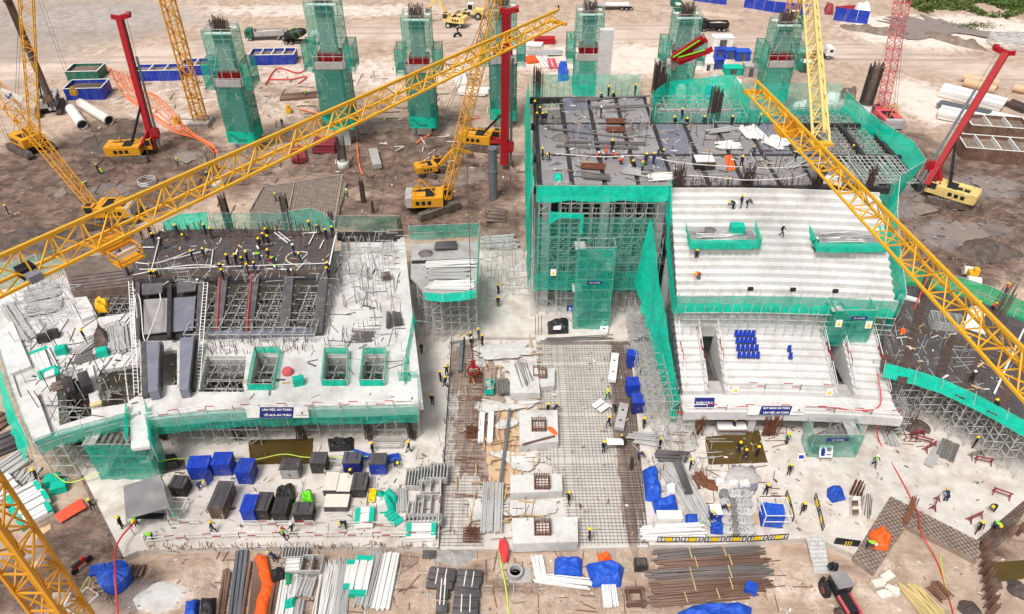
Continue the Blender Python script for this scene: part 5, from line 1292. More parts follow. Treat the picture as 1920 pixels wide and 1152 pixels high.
def tarp(name,label,cat,poly,h,m,z=0.0,seed=0,rough=.35,group=None,n=16):
 """cloth thrown over a heap: follows the outline, creased, hem on the ground"""
 pts=[P(a,b,z)for a,b in poly];c=sum(pts,Vector())/len(pts);q=MB();K=len(pts);rings=9;M_=K*8
 q.v.append(Vector((c.x,c.y,z+h)))
 for r in range(1,rings+1):
  f=r/rings
  for k in range(M_):
   t=k/M_*K;i=int(t);e=pts[i%K].lerp(pts[(i+1)%K],t-i);p=c.lerp(e,f)
   hh=h*(1-max(0,(f-.55)/.45)**2.2)*(1+rough*noise.noise(Vector((p.x*1.3+seed,p.y*1.3,seed))))+.12*rough*(1-abs(noise.noise(Vector((p.x*3.2,p.y*3.2,seed))))*3)
   q.v.append(Vector((p.x,p.y,z+max(.02,hh if r<rings else.03))))
 for k in range(M_):q.f.append([0,1+k,1+(k+1)%M_]);q.mi.append(0)
 for r in range(rings-1):
  for k in range(M_):a=1+r*M_+k;b=1+r*M_+(k+1)%M_;q.f.append([a,a+M_,b+M_,b]);q.mi.append(0)
 return single(q,name,m,label,cat,group,smooth=True)
def flat_sheet(name,label,cat,poly,m,z=0.0,group=None,wob=.04,th=.03):
 pts=[P(a,b,z)for a,b in poly];q=MB();K=len(pts);c=sum(pts,Vector())/K;M_=K*10;rd=K>4
 q.v.append(c+Vector((0,0,.03+wob)))
 for r in(.35,.7,1.0):
  for k in range(M_):
   t=k/M_*K;i=int(t);f=t-i;e=pts[i%K].lerp(pts[(i+1)%K],f)
   if rd:p0,p1,p2=pts[i%K],pts[(i+1)%K],pts[(i+2)%K];e=((p0+p1)/2).lerp(p1,f).lerp(p1.lerp((p1+p2)/2,f),f)
   p=c.lerp(e,r*(1+(.34 if rd else.03)*(noise.noise(Vector((e.x*.8,e.y*.8,c.x)))+.5*noise.noise(Vector((e.x*2.6,e.y*2.6,c.x))))));q.v.append(Vector((p.x,p.y,z+th+wob*(noise.noise(p*1.7)+.5)*(1.2-r))))
 for k in range(M_):q.f.append([0,1+k,1+(k+1)%M_]);q.mi.append(0)
 for r in range(2):
  for k in range(M_):a=1+r*M_+k;b=1+r*M_+(k+1)%M_;q.f.append([a,a+M_,b+M_,b]);q.mi.append(0)
 return single(q,name,m,label,cat,group,smooth=True)
def pile(name,label,cat,px,py,r,h,m,z=0.0,group=None,n=14,stretch=1.0,kind=None):
 """rough heap"""
 n=n*2
 c=P(px,py,z);q=MB();q.v.append(c+Vector((0,0,h)))
 R_=10
 for k in range(1,R_+1):
  for i in range(n):
   a=2*math.pi*i/n;f=k/R_;rr_=r*f*(1+.3*noise.noise(Vector((math.cos(a)*1.5+px,math.sin(a)*1.5,py)))+.12*noise.noise(Vector((math.cos(a)*5+px,math.sin(a)*5,py))))
   q.v.append(Vector((c.x+rr_*math.cos(a)*stretch,c.y+rr_*math.sin(a),z+h*(1-f**1.3)*(1+.5*noise.fractal(Vector((rr_*math.cos(a)*1.2,rr_*math.sin(a)*1.2,px)),1.0,2.0,3))+(.02 if k<R_ else-.05))))
 for i in range(n):q.f.append([0,1+i,1+(i+1)%n]);q.mi.append(0)
 for k in range(R_-1):
  for i in range(n):a=1+k*n+i;b=1+k*n+(i+1)%n;q.f.append([a,a+n,b+n,b]);q.mi.append(0)
 return single(q,name,m,label,cat,group,smooth=True)
def cable(name,label,cat,pts,r,m,z=None,sag=0.0):
 """hose or rope; points are (px, py) at level z or world points"""
 w=[P(*p,z)+Vector((0,0,r))if len(p)==2 else Vector(p)for p in pts];out=[]
 for i in range(len(w)-1):
  for k in range(6):
   t=k/6;p0=w[max(i-1,0)];p1=w[i];p2=w[i+1];p3=w[min(i+2,len(w)-1)]
   v=.5*((2*p1)+(p2-p0)*t+(2*p0-5*p1+4*p2-p3)*t*t+(3*p1-p0-3*p2+p3)*t**3)
   v=v-Vector((0,0,sag*4*t*(1-t)));out.append(v)
 out.append(w[-1]);q=MB();q.path(out,r,6)
 return single(q,name,m,label,cat)
pit=thing('reinforcing_mat','dense steel reinforcing mat laid over the long pit between the stands','reinforcement',P(1100,1020,-.45))
mt=MB();bar_mat(mt,[P(a,b,-.1)for a,b in((1006,642),(1180,641),(1216,1021),(1085,1024),(1060,960),(1040,880),(1008,860))],-.14,.4,.032,.0,.05,.03);part(mt,'bar_mat','rebar_grey',pit,kind='stuff')
mt=MB();bar_mat(mt,[P(a,b,-.1)for a,b in((1142,642),(1180,641),(1216,1021),(1178,1022),(1160,860))],-.06,.34,.035,.0,.05,.05);part(mt,'bar_mat','rebar',pit,kind='stuff')
mt=MB();bar_mat(mt,[P(a,b,-.1)for a,b in((847,641),(905,636),(905,1024),(823,1025),(833,860))],-.06,.42,.03,.0,.06,.1);part(mt,'bar_mat','rebar',pit,kind='stuff')
def patch(label,poly,m,z=-.43,name='blinding_patch',cat='ground patch'):return flat_sheet(name,label,cat,poly,m,z,wob=.02,th=.01)
patch('dark brown bedding strip along the right side of the pit',[(1142,642),(1180,642),(1198,830),(1215,1020),(1172,1020),(1160,880),(1146,760)],'bedding')
patch('brown earth left bare in the upper left of the pit',[(870,690),(940,680),(950,760),(930,880),(890,900),(850,880),(858,760)],'bedding')
patch('sandy earth between the pile caps in the middle of the pit',[(905,760),(975,760),(975,880),(950,940),(905,930)],'plywood')
patch('dark mud in the upper left end of the pit',[(850,648),(890,644),(880,700),(850,760),(846,700)],'bedding')
def pile_cap(label,poly,h=.85,bars=None):
 pts=[P(a,b,h)for a,b in poly];t=thing('pile_cap',label,'pile cap',Vector((sum(p.x for p in pts)/4,sum(p.y for p in pts)/4,-.45)),group='concrete pile caps in the pit')
 q=MB();q.prism(pts,-.45,h);part(q,'block','concrete_new',t)
 if bars:
  c=P(*bars,h);q=MB()
  for k in range(7):
   for f in((-1+k/3,-1),(-1+k/3,1),(-1,-1+k/3),(1,-1+k/3)):q.bar(c+Vector((f[0]*.8,f[1]*.8,-.1)),c+Vector((f[0]*.75,f[1]*.75,rnd.uniform(.5,.95))),.06)
  for zz in(.15,.4,.65):
   for s in(-1,1):q.bar(c+Vector((-.85,s*.8,zz)),c+Vector((.85,s*.8,zz)),.05);q.bar(c+Vector((s*.8,-.85,zz)),c+Vector((s*.8,.85,zz)),.05)
  for k in range(5):q.bar(c+Vector((-.8,-.7+k*.35,.02)),c+Vector((.8,-.7+k*.35,.02)),.07);q.bar(c+Vector((-.7+k*.35,-.8,.05)),c+Vector((-.7+k*.35,.8,.05)),.07)
  part(q,'starter_bars','rebar_rust',t,kind='stuff')
 return t
pile_cap('pale pile cap strewn with thin bars at the upper end of the pit',[(956,676),(1006,676),(1013,737),(956,737)],.9)
pile_cap('pile cap with a starter cage just right of the bar-strewn cap',[(1000,690),(1040,690),(1040,724),(1014,726)],.5,(1012,702))
pile_cap('pile cap with an orange cloth on its edge in mid pit',[(974,770),(1045,769),(1047,828),(974,834)],.85,(1010,800))
pile_cap('wide pile cap with a rusty bar square, third down the pit',[(957,891),(1053,889),(1055,921),(957,925)],.75,(1016,907))
pile_cap('largest white pile cap at the front edge of the pit',[(960,972),(1083,969),(1084,1016),(961,1020)],1.0,(1017,992))
for i,(a,b,lb)in enumerate(((892,709,'upper of three rusty bar squares at the left of the pit'),(887,812,'middle one of the rusty bar squares at the left of the pit'),(884,1004,'lowest rusty bar square near the pit front'))):
 t=thing('bar_square',lb,'bar cage',P(a,b,-.3));c=P(a,b,-.1);q=MB()
 for k in range(6):q.bar(c+Vector((-.85,-.8+k*.32,.1)),c+Vector((.85,-.8+k*.32,.1)),.09);q.bar(c+Vector((-.8+k*.32,-.85,.2)),c+Vector((-.8+k*.32,.85,.2)),.09)
 for k in range(14):q.bar(c+Vector((rnd.uniform(-.8,.8),rnd.uniform(-.8,.8),0)),c+Vector((rnd.uniform(-.8,.8),rnd.uniform(-.8,.8),.9)),.05)
 part(q,'bars','rebar_rust',t,kind='stuff')
flat_sheet('plastic_sheet','crumpled grey and white sheet across the upper end of the pit','plastic sheet',[(895,650),(960,640),(1004,650),(1000,668),(940,676),(896,672)],'concrete_new',-.05,wob=.25)
flat_sheet('plastic_sheet','white torn sheet lying left of the middle pile cap','plastic sheet',[(930,795),(955,780),(970,785),(968,802),(945,806),(928,804)],'concrete_new',-.08,wob=.2)
flat_sheet('plastic_sheet','long white sheet lying over the bars below the upper pile cap','plastic sheet',[(885,748),(940,752),(955,762),(1010,748),(1012,758),(960,772),(885,778)],'concrete_new',-.08,wob=.12)
flat_sheet('plastic_sheet','pale sheet beside the third pile cap in the pit','plastic sheet',[(905,846),(990,850),(1016,858),(1010,880),(980,888),(950,866)],'concrete_new',-.08,wob=.15)
flat_sheet('plastic_sheet','pale blinding sheet between the two front pile caps','plastic sheet',[(940,938),(1030,938),(1040,965),(962,968),(940,970)],'concrete_new',-.12,wob=.05)
flat_sheet('plastic_sheet','white cloth lying left of the standing pipe bundle in the pit','plastic sheet',[(878,938),(902,935),(905,975),(880,978)],'concrete_new',-.06,wob=.15)
flat_sheet('cloth','orange cloth dropped on the middle pile cap','cloth',[(1026,800),(1040,803),(1048,816),(1038,816),(1030,810)],'tarp_orange',.86,wob=.25)
bundle('steel_tubes','bundle of long grey tubes lying in the left of the pit','steel tubes',(925,908),(921,1000),2.0,12,'pipe',-.1,2,.12)
bundle('bar_bundle','thin grey bars strewn over the upper pile cap','steel bars',(975,680),(990,722),1.6,9,'rebar_grey',.95,1,.05,.5,bearers=False,wfac=.3)
bundle('bar_bundle','long bent bars lying on the floor at the head of the pit','steel bars',(1022,640),(1140,636),1.0,8,'rebar_grey',.0,1,.06,.8,bearers=False,wfac=.5)
bundle('steel_tubes','short pile of dark grey tubes beside the green basket in the pit','steel tubes',(942,716),(946,742),1.3,7,'pipe_dark',-.1,3,.14)
t=thing('tool_basket','small green basket of steel parts left of the upper pile cap','basket',P(918,735,-.1));c=P(918,730,-.1)
q=MB()
for s in(-1,1):q.box(c+Vector((s*.5,0,.4)),(.06,1.9,.8));q.box(c+Vector((0,s*.95,.4)),(1.0,.06,.8))
q.box(c+Vector((0,0,.04)),(1.0,1.9,.06));part(q,'basket','teal',t)
for k in range(6):boxpiece('steel_part',t,c+Vector((rnd.uniform(-.2,.2),-.7+k*.28,.65)),(.6,.2,.25),'pipe',rnd.uniform(-.3,.3))
bundle('plank_stack','white form beam with a green end lying left of the middle pile cap','form panel',(913,778),(910,834),.8,2,'paint_white',-.1,1,.4,.05,'panel',caps=None)
def column_form(label,a,b,w,m,z,dz0=0.0,dz1=0.0,holes=5):
 A_,B_=P(*a,z)+Vector((0,0,dz0)),P(*b,z)+Vector((0,0,dz1));t=thing('column_form',label,'column form',A_.lerp(B_,.5))
 q=MB();q.bar(A_+Vector((0,0,.3)),B_+Vector((0,0,.3)),w,.5);part(q,'panel',m,t)
 q=MB();d=(B_-A_);up=Vector((0,0,.56))
 for k in range(holes):c=A_+d*((k+.7)/(holes+.4))+up;q.box(c,(w*.28,w*.2,.03))
 part(q,'holes','black',t,kind='stuff');return t
column_form('white perforated column form lying on the floor below the stair tower',(1139,588),(1131,628),1.1,'paint_white',0)
column_form('white column form lying on the right edge of the mat',(1153,668),(1147,718),.95,'paint_white',-.1,holes=2)
column_form('light grey column form lying at the lower right of the mat',(1170,762),(1160,808),1.1,'concrete_grey',-.1,holes=2)
bundle('plank_stack','pair of pale boards lying on the mat by the grey column form','boards',(1116,768),(1133,756),.9,2,'paint_white',-.1,1,.08,.05,'board',bearers=False)
t=thing('work_table','white topped work table on the right edge of the mat','table',P(1152,838,-.1));c=P(1152,838,-.1)
q=MB();q.box(c+Vector((0,0,.85)),(1.9,.9,.08));part(q,'table_top','paint_white',t)
for sx in(-.85,.85):
 for sy in(-.38,.38):piece('leg',t,c+Vector((sx,sy,0)),c+Vector((sx,sy,.8)),.07,.07,'pipe_dark')
tarp('form_pile','black heap of forms with a white sheet on top at the head of the pit','heap',[(1026,606),(1066,603),(1066,626),(1028,628)],.9,'tarp_black',0,2,.8)
flat_sheet('paper_sheet','small white sheet lying on the black heap of forms','sheet',[(1038,612),(1052,611),(1051,619),(1037,619)],'paint_white',.95,wob=.03)
t=thing('bar_cage','small upright bar cage left of the black heap at the pit head','bar cage',P(1009,626,0));c=P(1009,626,0);q=MB()
for sx in(-.4,0,.4):
 for sy in(-.3,.3):q.bar(c+Vector((sx,sy,0)),c+Vector((sx,sy,3.0)),.05)
part(q,'bars','rebar_rust',t,kind='stuff')
cable('rebar_post','dark leaning bar standing at the left of the pit','bar',[P(872,706,0),P(874,706,0)+Vector((0,0,2.4))],.08,'rebar')
hk=P(888,700,.6);t=thing('crane_hook','red crane hook block on a cable at the left of the pit','crane hook',hk)
q=MB();q.box(hk+Vector((0,0,1.5)),(.5,.35,1.2));part(q,'block','paint_red',t)
q=MB();q.path([hk+Vector((.75*math.cos(a_*.5),0,.45+.75*math.sin(a_*.5)))for a_ in range(13)],.13,6);part(q,'hook','paint_red',t,True)
q=MB();q.bar(hk+Vector((0,0,2)),hk+Vector((.4,-1.5,30.5)),.07);part(q,'hoist_cable','cable',t)
t=thing('steel_beam_prop','tall grey pole standing at the left edge of the pit','pole',P(860,690,0));q=MB();q.bar(P(862,696,0),P(866,640,.3),.5,.35);part(q,'pole','steel_grey',t)
t=thing('steel_beam_prop','long grey pole lying across the middle of the pit','pole',P(950,800,0));q=MB();q.bar(P(956,768,.3),P(938,905,.3),.3,.3);part(q,'pole','steel_grey',t)
cable('timber_board','reddish plank laid slanting over the middle pile cap','plank',[P(980,834,.9),P(1040,818,.95)],.14,'steel_rust')
flat_sheet('puddle','small brown water pool on the floor under the left stand','water pool',[(466,826),(588,822),(586,870),(470,872)],'water_muddy',-.02,wob=0.0,th=.03)
for k in range(12):
 pass
flat_sheet('puddle','dark wet patch on the floor left of the blue cabinets','wet patch',[(296,868),(346,862),(350,880),(300,890)],'mud_dark',0,wob=.02,th=.01)
flat_sheet('puddle','muddy water pool on the floor under the grandstand walkway','wet patch',[(1322,820),(1422,806),(1440,868),(1328,872)],'water_muddy',0,wob=0.0,th=.012)
def cabinet(label,px0,px1,pyf,m,w=2.0,d=1.7,h=1.9,rz=0.0,top=None,door=False,z=0.0,name='tool_cabinet',group='tool cabinets on the floor'):
 a=P((px0+px1)/2,pyf,z);ww=(P(px1,pyf,z)-P(px0,pyf,z)).length;w=ww if w is None else w
 t=thing(name,label,'cabinet',a+Vector((0,d/2,0)),rz,group)
 q=MB();q.box((0,0,h/2+.08),(w,d,h));part(q,'body',m,t,local=True)
 q=MB();q.box((0,0,h+.12),(w+.1,d+.1,.08));q.box((0,0,h+.18),(w*.8,.06,.05));part(q,'roof_plate',top or m,t,local=True)
 q=MB()
 for s in(-1,1):q.box((s*w*.25,-d/2-.015,h*.52),(w*.44,.03,h*.84))
 part(q,'door_leaf',m,t,local=True,kind='stuff')
 q=MB();q.box((.06,-d/2-.05,h*.5),(.05,.05,.3));q.box((-.06,-d/2-.05,h*.5),(.05,.05,.3));part(q,'handle','pipe_dark',t,local=True,kind='stuff')
 q=MB()
 for sx in(-1,1):
  for sy in(-1,1):q.box((sx*(w/2-.1),sy*(d/2-.1),.04),(.15,.15,.08))
 part(q,'feet','black',t,local=True,kind='stuff')
 q=MB()
 for k in range(5):
  for s in(-1,1):q.box((s*(w/2+.02),-d/2+d*(k+.5)/5,h/2+.08),(.05,.06,h*.94))
 for s in(-1,1):q.box((s*w*.28,rnd.uniform(-.2,.2)*d,h+.2),(.1,d*.9,.05))
 part(q,'ribs',rnd.choice(['form_dark',m]),t,local=True,kind='stuff')
 if door:q=MB();q.box((w*.5,-d/2-.5,h*.5),(.05,1.0,h*.9),rz=-.5);part(q,'open_door',m,t,local=True)
 return t
for a in(('blue tool cabinet with its door standing open, leftmost of the blue row',358,396,900,'paint_blue',None,1.6,1.9,.06,None,True),('blue tool cabinet second in the blue row below the left stand',402,436,893,'paint_blue',None,1.7,1.8,.03),('blue tool cabinet with a white bar on top, third in the blue row',448,476,909,'paint_blue',None,1.9,1.9,-.05),('grey topped cabinet with a blue side right of the brown pool',529,563,899,'concrete_grey',None,1.5,1.5,-.03,'form_dark'),('blue cabinet at the left end of the striped barrier',457,482,980,'paint_blue',None,2.0,1.8,0),('black topped cabinet right beside the barrier-end blue cabinet',482,508,976,'form_black',None,2.2,1.6,-.05,'form_dark'),('black cabinet in the middle of the striped barrier row',514,540,980,'form_black',None,2.0,1.4,0,'form_black'),('dark cabinet at the right end of the striped barrier row',553,588,980,'form_black',None,1.4,1.3,0,'form_dark'),('small dark cabinet nearest the grey canopy roof',324,352,932,'form_black',None,1.5,1.5,-.1,'form_dark'),('long dark cabinet with a cross on its lid behind a striped rail',398,426,974,'steel_rust',None,3.4,1.7,-.04,'form_dark'),('black open cabinet left of the steel frame table',585,614,889,'form_black',None,1.5,1.7,0,'form_dark'),('black and blue cabinet right of the steel frame table',646,678,889,'paint_navy',None,1.5,1.7,0,'form_dark'),('blue cabinet with a dark roof under the thrown blue sheets',695,725,891,'paint_blue',None,1.5,1.7,0,'form_dark'),('grey water tank box left of the yellow basket',661,688,934,'form_black',None,2.2,1.3,0,'form_dark'),('blue cabinet topmost of the three right of the pit',1176,1196,690,'paint_blue',None,1.2,1.9,0),('blue cabinet in the middle of the three right of the pit',1175,1197,744,'paint_blue',None,1.5,1.7,.05),('blue cabinet lowest of the three right of the pit',1184,1207,776,'paint_navy',None,1.5,1.7,0,'paint_blue'),('blue caged water tank inside a white frame on the right floor',1428,1466,990,'tarp_blue',None,1.6,1.7,-.12)):
 cabinet(*a)
def pbox(label,px0,px1,py,d,h,m,top,rz=0.0,name='insulated_box'):
 a=P((px0+px1)/2,py,0);w=(P(px1,py)-P(px0,py)).length;t=thing(name,label,'box',a+Vector((0,d/2,0)),rz)
 q=MB();q.box((0,0,h/2),(w,d,h));part(q,'body',m,t,local=True)
 q=MB();q.box((0,0,h+.03),(w*1.02,d*1.01,.06));part(q,'lid',top,t,local=True)
 return t
pbox('cream topped box, left of the pair behind the wide cream box',607,632,930,2.4,.9,'form_dark','block_cream');pbox('cream topped box, right of the pair behind the wide cream box',633,658,932,2.4,.9,'form_dark','block_cream');pbox('wide cream topped box in front of the pair',609,653,960,1.6,.8,'form_dark','block_cream')
t=thing('canopy_shelter','grey sheet canopy on posts over a work bench beside the net stair tower','shelter',P(275,960,0))
cs=[P(a,b,2.6)for a,b in((231,912),(300,890),(318,952),(236,974))]
q=MB();q.prism(cs,2.55,2.62);part(q,'roof_sheet','form_lilac',t)
for c in cs:piece('post',t,(c.x,c.y,0),(c.x,c.y,2.55),.08,.08,'pipe')
q=MB();q.box(P(280,968,.9),(3.0,.7,.08));part(q,'bench','black',t)
q=MB();w0,w1=cs[3],cs[2];sheet(q,[w1+Vector((.2,0,-.2)),w1+Vector((-.3,.9,-.2))],[w1+Vector((.2,0,-2.4)),w1+Vector((-.3,.9,-2.4))],4,3,.1);part(q,'side_net','net',t,True)
x0,x1=P(190,880,1).x,P(296,880,1).x
stair_tower('low net-wrapped stair tower at the end of the white bridge',x0,x1,P(240,898,0).y,P(240,898,0).y+2.6,0,5.6,flights=2)
netthing('green net edging along the left side of the white bridge',[P(240,768,SZ)+Vector((0,0,1.1)),P(238,830,SZ)+Vector((0,0,1.1))],[P(240,768,SZ),P(240,836,SZ)],'net',4,8,.12)
netthing('green net edging along the right side of the white bridge',[P(277,768,SZ)+Vector((0,0,1.1)),P(284,838,SZ)+Vector((0,0,1.1))],[P(277,768,SZ),P(286,842,SZ)+Vector((0,0,-2))],'net',4,8,.12)
t=thing('plank_ramp','dark brown plank strip running down beside the floor edge at lower left','planking',P(200,960,-.5))
ra,rb,rc,rd_=P(148,892,-.3),P(205,880,-.3),P(256,1038,-.3),P(222,1046,-.3)
for k in range(16):
 u0,u1=k/16,(k+.93)/16;q=MB();a,b,c,d=quad(ra,rb,rc,rd_,0,u0),quad(ra,rb,rc,rd_,1,u0),quad(ra,rb,rc,rd_,1,u1),quad(ra,rb,rc,rd_,0,u1)
 zz=Vector((0,0,rnd.uniform(-.02,.02)));q.add([a+zz,b+zz,c+zz,d+zz]+[p-Vector((0,0,.3))for p in(a,b,c,d)],[(3,2,1,0),(0,1,5,4),(1,2,6,5),(2,3,7,6),(3,0,4,7),(4,5,6,7)]);part(q,'plank','form_brown',t)
def barrier(label,pts,z=0.0,h=.95,seg=.8):
 t=thing('guard_rail',label,'guard rail',P(*pts[0],z));striped_rail(t,[P(a,b,z)for a,b in pts],h=h,seg=seg);return t
barrier('long red and white rail along the front edge of the left floor',[(275,1020),(350,1013),(450,1010),(560,1009),(700,1009),(815,1010)])
barrier('red and white rail in front of the dark cabinets',[(455,988),(520,988),(590,988)]);barrier('red and white rail before the green-ended stack',[(650,990),(700,990),(740,990)])
barrier('red and white rail in front of the grey canopy',[(318,960),(320,986),(375,985)]);barrier('red and white rail right of the long dark cabinet',[(436,905),(420,975)]);barrier('red and white rail along the right edge of the left floor',[(830,870),(822,1008)])
barrier('short red and white rail left of the lime green bag',[(566,908),(552,985)])
tarp('bag','lime green bulk bag standing near the dark cabinets','bag',[(566,932),(588,930),(590,950),(568,952)],1.3,'lime',0,3,.4)
tarp('tarp_heap','black tarpaulin heap between the dark cabinets and the lime bag','tarpaulin heap',[(518,918),(552,912),(556,940),(540,952),(516,948)],1.0,'tarp_black',0,4,.8)
tarp('tarp_heap','pair of black wheeled coils under the front of the left stand','heap',[(614,826),(664,824),(664,846),(618,848)],.8,'tarp_black',0,5,.9)
tarp('tarp_heap','black plastic heap beside the wet patch left of the blue cabinets','heap',[(312,860),(332,856),(338,878),(314,884)],.8,'tarp_black',0,6,.8)
flat_sheet('tarp_sheet','blue sheet thrown over the ground, left of the two by the dark cabinets','tarpaulin',[(664,842),(694,852),(692,862),(660,858)],'tarp_blue',.3,wob=.3);flat_sheet('tarp_sheet','blue sheet right of the two by the dark cabinets','tarpaulin',[(712,856),(748,850),(752,864),(718,870)],'tarp_blue',.3,wob=.3)
def frame_table(label,px,py,w=1.8,d=1.2,h=.9,m='pipe',z=0.0,rz=0.0):
 t=thing('steel_trestle',label,'steel frame',P(px,py,z),rz)
 for sx in(-1,1):
  for sy in(-1,1):q=MB();q.bar((sx*w/2,sy*d/2,0),(sx*w/2,sy*d/2,h),.08);part(q,'leg',m,t,local=True)
 q=MB()
 for zz in(h,h*.3):
  for s in(-1,1):q.bar((-w/2,s*d/2,zz),(w/2,s*d/2,zz),.08);q.bar((s*w/2,-d/2,zz),(s*w/2,d/2,zz),.08)
 part(q,'rails',m,t,local=True);return t
frame_table('steel frame table between two dark cabinets',627,884,1.7,1.4);frame_table('white steel trestle near the grey canopy',335,955,1.8,1.4,1.0,'paint_white');frame_table('pale steel bench under the front of the left stand',728,836,3.2,1.0,1.0)
def frame_stack(label,px,py,w,d,n,z=0.0,rz=0.0,m='pipe',hh=.16,rungs=5):
 t=thing('frame_stack',label,'frame stack',P(px,py,z),rz)
 for k in range(n):
  q=MB();zz=.15+k*hh;jx=rnd.uniform(-.05,.05)
  for s in(-1,1):q.bar((-w/2+jx,s*d/2,zz),(w/2+jx,s*d/2,zz),.1);q.bar((s*w/2+jx,-d/2,zz),(s*w/2+jx,d/2,zz),.1)
  for r in range(1,rungs):x=-w/2+w*r/rungs+jx;q.bar((x,-d/2,zz),(x,d/2,zz),.09)
  part(q,'frame',m,t,local=True)
 return t
frame_stack('stack of grey frames at the right rear of the left floor',776,905,1.6,2.2,5);frame_stack('second stack of grey frames by the right edge of the left floor',800,900,1.6,1.9,7);frame_stack('third stack of grey frames beside the pit edge',824,895,1.8,2.0,7)
frame_stack('open grey frame stack below the three on the left floor',808,920,1.9,1.9,6,rungs=2);frame_stack('large grey frame stack near the pit corner',802,958,2.4,2.6,6,rungs=3);frame_stack('low grey frame stack left of the large one',780,962,1.6,2.0,4,rungs=3)
frame_stack('row of grey frames above the green-ended stack at the floor corner',795,982,3.6,.9,6,rungs=9)
bundle('board_stack','white board stack with green ends at the lower right of the left floor','board stack',(764,1000),(818,998),1.5,3,'paint_white',0,3,.2,.03,'board',caps='teal');bundle('board_stack','white board stack with green ends behind the front rail','board stack',(668,976),(702,974),1.6,3,'paint_white',0,3,.2,.03,'board',caps='teal')
bundle('steel_tubes','grey tubes standing bundled right of the green heap','steel tubes',(752,920),(754,962),1.0,6,'pipe',0,2,.14)
tarp('net_heap','heap of green netting and white sacks left of the grey tubes','heap',[(706,928),(732,920),(748,940),(742,962),(712,964)],1.2,'teal',0,7,.9);tarp('sack','white bulk sack in front of the green netting heap','sack',[(706,945),(728,940),(730,962),(708,964)],1.5,'sack_white',0,8,.4)
bundle('teal_sheets','turquoise corrugated sheets behind the rail','sheets',(730,980),(748,968),1.6,5,'teal',0,1,.1,.05,'sheet',bearers=False)
t=thing('tool_basket','white basket full of yellow hoses right of the black tank','basket',P(699,955,0));c=P(699,940,0)
q=MB()
for s in(-1,1):q.box(c+Vector((s*.55,0,.35)),(.05,2.2,.7));q.box(c+Vector((0,s*1.1,.35)),(1.1,.05,.7))
q.box(c+Vector((0,0,.03)),(1.1,2.2,.05));part(q,'basket','paint_white',t)
q=MB()
for k in range(8):q.path([c+Vector((.35*math.cos(i*.7+k),-.2+k*.14+.3*math.sin(i*.7),.6+.08*(k%3)))for i in range(9)],.1,5)
part(q,'hoses','yellow',t,True,kind='stuff')
flat_sheet('board','pale blue board lying behind the barrier-end blue cabinet','board',[(448,922),(472,920),(468,950),(446,952)],'sheet_clear',.03,wob=.01)
FG=GZ
bundle('steel_beams','long grey steel channel lying left of the orange cover','steel beams',(455,1035),(440,1160),.8,3,'steel_grey',FG,1,.3,.1)
bundle('rusty_beams','rusty steel beams left of the orange cover','steel beams',(482,1048),(468,1165),1.7,6,'steel_rust',FG,1,.25,.5)
bundle('rusty_beams','short rusty bars at the left of the steel yard','steel beams',(427,1075),(418,1165),.6,3,'steel_rust',FG,1,.2,.5)
bundle('rusty_beams','rusty beams right of the orange cover','steel beams',(520,1080),(506,1170),1.6,7,'steel_rust',FG,1,.22,.3)
t=thing('orange_cover','long orange tarpaulin roll draped over the rusty beams','tarpaulin',P(497,1100,FG));q=MB()
cl=[P(490,1048,FG),P(497,1075,FG),P(503,1100,FG),P(496,1125,FG),P(490,1160,FG)]
def fn(u,v):
 t_=u*4;i=min(3,int(t_));p=cl[i].lerp(cl[i+1],t_-i);a_=math.pi*v;r_=.62+.1*noise.noise(Vector((u*7,v*3,0)))
 return(p.x-r_*math.cos(a_),p.y,p.z+.2+.75*r_*math.sin(a_)+.08*noise.noise(Vector((u*16,v*5,2))))
q.grid(fn,30,8);part(q,'cover','tarp_orange',t)
tarp('tarp_heap','black tarpaulin heap right of the orange cover','tarpaulin heap',[(507,1074),(532,1068),(538,1092),(512,1098)],.9,'tarp_black',FG,9,.8)
tarp('tarp_heap','black draped stack beside the blue sheet at the bottom left','tarpaulin heap',[(378,1124),(406,1122),(404,1165),(376,1165)],.8,'tarp_black',FG,10,.5);tarp('tarp_heap','small blue sheet heap at the bottom edge left of the steel yard','tarpaulin heap',[(350,1132),(376,1126),(372,1165),(345,1165)],.8,'tarp_blue',FG,11,.5)
frame_stack('blue grey ribbed frame stack at the top of the foreground yard',557,1040,2.4,1.6,5,FG,.05,rungs=8);frame_stack('hollow square frame stack in the foreground yard',587,1066,2.0,1.7,6,FG,0,rungs=2);bundle('board_stack','white block stack left of the hollow frame stack','board stack',(538,1066),(564,1064),1.2,4,'paint_white',FG,2,.25,.03,'board')
bundle('aluminium_beams','pale long beams with green bands at the left of the pipe yard','beams',(545,1082),(532,1165),1.4,6,'paint_white',FG,2,.14,.1);bundle('aluminium_beams','silver beams under the square frame stack','beams',(572,1085),(560,1120),2.2,8,'pipe',FG,2,.14,.1);bundle('aluminium_beams','short silver beams at the bottom of the pipe yard','beams',(556,1128),(548,1170),1.4,6,'pipe',FG,2,.14,.1)
tarp('net_roll','green net roll lying on the pale beams','net roll',[(536,1078),(548,1078),(546,1096),(536,1098)],.6,'net_grass',FG+.4,12,.3);tarp('net_roll','turquoise sheet bundle at the bottom of the pale beams','net roll',[(534,1128),(556,1122),(552,1140),(532,1145)],.5,'teal',FG+.3,13,.4)
bundle('steel_tubes','heap of white pipes right of the square frame stack','pipes',(622,1062),(606,1165),1.9,16,'paint_white',FG,2,.11,.6);bundle('steel_tubes','second heap of white pipes left of the green-ended beams','pipes',(646,1055),(628,1170),1.5,13,'pipe',FG,2,.11,.5)
